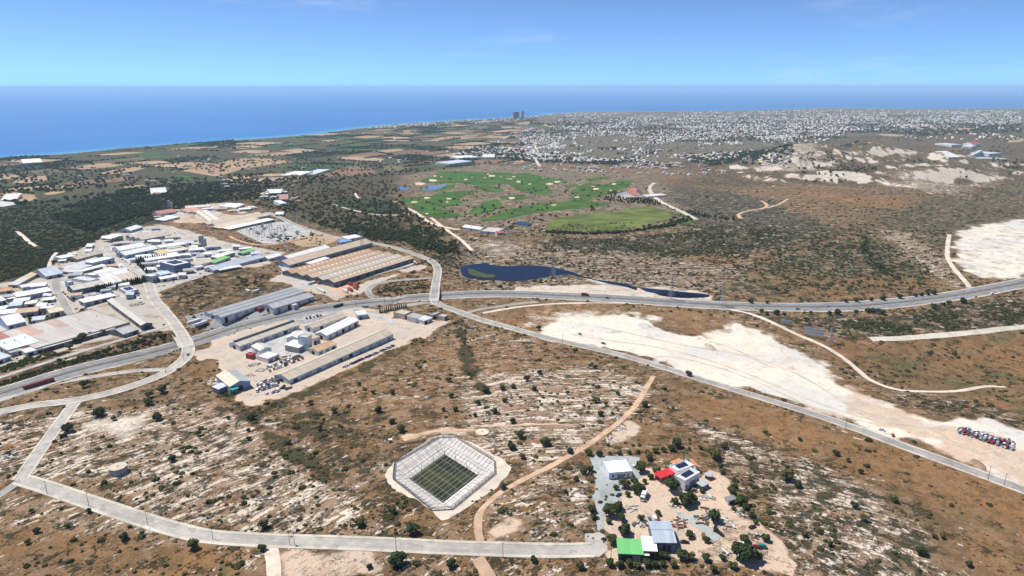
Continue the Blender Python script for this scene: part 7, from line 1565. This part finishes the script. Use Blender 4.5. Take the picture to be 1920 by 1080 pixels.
def billboard(label, z, p, q, hh, base):
    A_, B_ = UW(z, [p, q]); u = B_ - A_; L = float(np.hypot(*u)); e = add('billboard', None, None, (A_[0], A_[1], ground_z(A_)), math.atan2(u[1], u[0])); tag(e, label, 'billboard')
    n = max(3, int(L / 2.4))
    for k in range(n):
        m = MB(); x0, x1 = L * k / n, L * (k + 1) / n - .08; m.box(x0, x1, -.1, .1, base, base + hh, bottom=True); m.build('panel', plain((.46, .50, .56), .5, .2, .5), e)
    for k in range(n + 1):
        m = MB(); x = L * k / n; m.tube((x, .35, -.5), (x, .35, base + hh), .14, n=5); m.tube((x, 2.2, -.5), (x, .35, base + hh * .7), .10, n=5); m.build('strut', STEEL, e)
    for zc in (base + .3, base + hh * .5, base + hh - .3):
        m = MB(); m.box(0, L, -.22, -.1, zc - .07, zc + .07, bottom=True); m.build('rail', STEEL, e)
billboard('large grey panelled billboard seen from behind beside the sandy track', 'J', (893, 622), (980, 645), 6.5, 2.5); billboard('small grey billboard beside the motorway', 'J', (785, 566), (830, 577), 3.0, 2)
# substation: gantries and transformers
rs = random.Random(12)
SQ = UW('g', [(600, 430), (900, 350), (1500, 460), (960, 580)])
for k in range(70):
    a, b = rs.random(), rs.random(); P = (SQ[0] * (1 - a) + SQ[1] * a) * (1 - b) + (SQ[3] * (1 - a) + SQ[2] * a) * b; z0 = ground_z(P)
    if k % 5 == 0:
        e = add('transformer', None, None, (P[0], P[1], z0), .4); tag(e, 'grey transformer in the fenced substation', 'transformer', 'substation transformers')
        m = MB(); m.box(-2, 2, -1.3, 1.3, .2, 3.2); m.build('tank', plain((.3, .33, .34), .6, .2), e)
        for x in (-1, 0, 1): m = MB(); m.tube((x, 0, 3.2), (x, 0, 4.8), .15, .08, n=5); m.build('bushing', CONC, e)
        for s in (-1, 1): m = MB(); m.box(-1.8, 1.8, s * 1.7 - .3, s * 1.7 + .3, .5, 2.8); m.build('radiator', STEEL, e)
    else:
        e = add('gantry', None, None, (P[0], P[1], z0), .4 + rs.choice([0, 1.57])); tag(e, 'steel gantry in the fenced substation', 'gantry', 'substation gantries'); Lg = rs.uniform(4, 9)
        for x in (0, Lg): m = MB(); m.tube((x, 0, -.3), (x, 0, 8), .28, .16, n=4); m.build('post', STEEL, e)
        m = MB(); m.box(0, Lg, -.2, .2, 7.4, 8, bottom=True); m.build('beam', STEEL, e)
# small white hut and rusty frame near the basin
P = UW('T', [(255, 240)])[0]; e = add('hut', None, None, (P[0], P[1], ground_z(P)), .3); tag(e, 'tiny pale hut in the scrub left of the netted basin', 'hut')
m = MB(); m.box(-1, 1, -.8, .8, -.2, 1.9); m.build('wall', CONC, e); m = MB(); m.box(-1.2, 1.2, -1, 1, 1.9, 2.05, bottom=True); m.build('roof', plain(WHT, .6, .1), e); m = MB(); m.box(-.35, .35, -.84, -.8, 0, 1.6); m.build('door', DARK, e)
P = UW('T', [(905, 930)])[0]; e = add('trailer', None, None, (P[0], P[1], ground_z(P)), -.9); tag(e, 'rusty flat trailer below the netted basin', 'trailer')
m = MB(); m.box(-3, 3, -.9, .9, .6, .8, bottom=True); m.build('bed', plain((.16, .10, .08), .8, .3, 1), e)
for x in (-1.5, 1.5):
    for y in (-.95, .95): m = MB(); m.tube((x, y - .12, .4), (x, y + .12, .4), .4, n=10); m.build('wheel', TYRE, e)
m = MB(); m.tube((3, 0, .65), (4.6, 0, .5), .08, n=4); m.build('drawbar', plain((.16, .10, .08), .8, .3, 1), e)

# ------------------------------------------------------------------ people at the roadside
def person(label, px, shirt, trousers, face):
    P = U(*px)[0]; z0 = ground_z(P) + .1
    J = [(0, 0, .95), (0, 0, 1.18), (0, 0, 1.42), (0, 0, 1.52), (0, .02, 1.64), (.09, 0, .9), (.10, .03, .5), (.11, -.03, .08), (.11, .12, .04), (-.09, 0, .9), (-.11, -.06, .5), (-.12, -.1, .08), (-.12, .05, .04), (.2, 0, 1.40), (.27, 0, 1.12), (.28, .1, .88), (-.2, 0, 1.40), (-.27, 0, 1.12), (-.27, .08, .88)]
    E = [(0, 1), (1, 2), (2, 3), (3, 4), (0, 5), (5, 6), (6, 7), (7, 8), (0, 9), (9, 10), (10, 11), (11, 12), (2, 13), (13, 14), (14, 15), (2, 16), (16, 17), (17, 18)]
    Rr = [.15, .15, .15, .06, .105, .09, .065, .045, .04, .09, .065, .045, .04, .06, .045, .035, .06, .045, .035]
    me = bpy.data.meshes.new('person'); me.from_pydata(J, E, []); o = add('person', me, None, (P[0], P[1], z0), face)
    o.modifiers.new('skin', 'SKIN'); sv = me.skin_vertices[0].data
    for i, r in enumerate(Rr): sv[i].radius = (r, r)
    sv[0].use_root = True
    o.modifiers.new('sub', 'SUBSURF').levels = 1
    t = NT('clothing'); sp = t.n('ShaderNodeSeparateXYZ'); t.put(sp.inputs[0], t.obj()); zz = sp.outputs[2]
    c = t.mix(t.step(zz, .94, .96), c3(trousers), c3(shirt)); c = t.mix(t.step(zz, 1.47, 1.49), c, (.42, .26, .18, 1)); c = t.mix(t.step(zz, 1.68, 1.70), c, (.03, .02, .015, 1))
    me.materials.append(t.fin(c, .9, .2)); tag(o, label, 'person')
person('person in dark clothes at the quarry roadside, leftmost of three', (1774, 855), (.04, .04, .05), (.03, .03, .05), .4); person('person in grey at the quarry roadside, middle of three', (1780, 857.5), (.16, .16, .17), (.04, .05, .08), 2.0); person('person in brown at the quarry roadside, rightmost of three', (1784, 859), (.14, .09, .06), (.05, .05, .05), 3.4)

# ------------------------------------------------------------------ haze
t = NT('sea_haze'); t.t.nodes.remove(t.bsdf)
v_ = t.n('ShaderNodeVolumePrincipled'); v_.inputs['Color'].default_value = (.58, .82, 1.0, 1); v_.inputs['Density'].default_value = 4.0e-5; v_.inputs['Anisotropy'].default_value = 0.0
t.t.links.new(v_.outputs[0], t.out.inputs['Volume'])
mb = MB(); mb.box(-190000, 190000, -9000, 170000, -130, CZ + 55, bottom=True)
tag(mb.build('haze', t.m), 'thin blue summer haze over land and sea', kind='stuff')
S.cycles.volume_bounces = 2
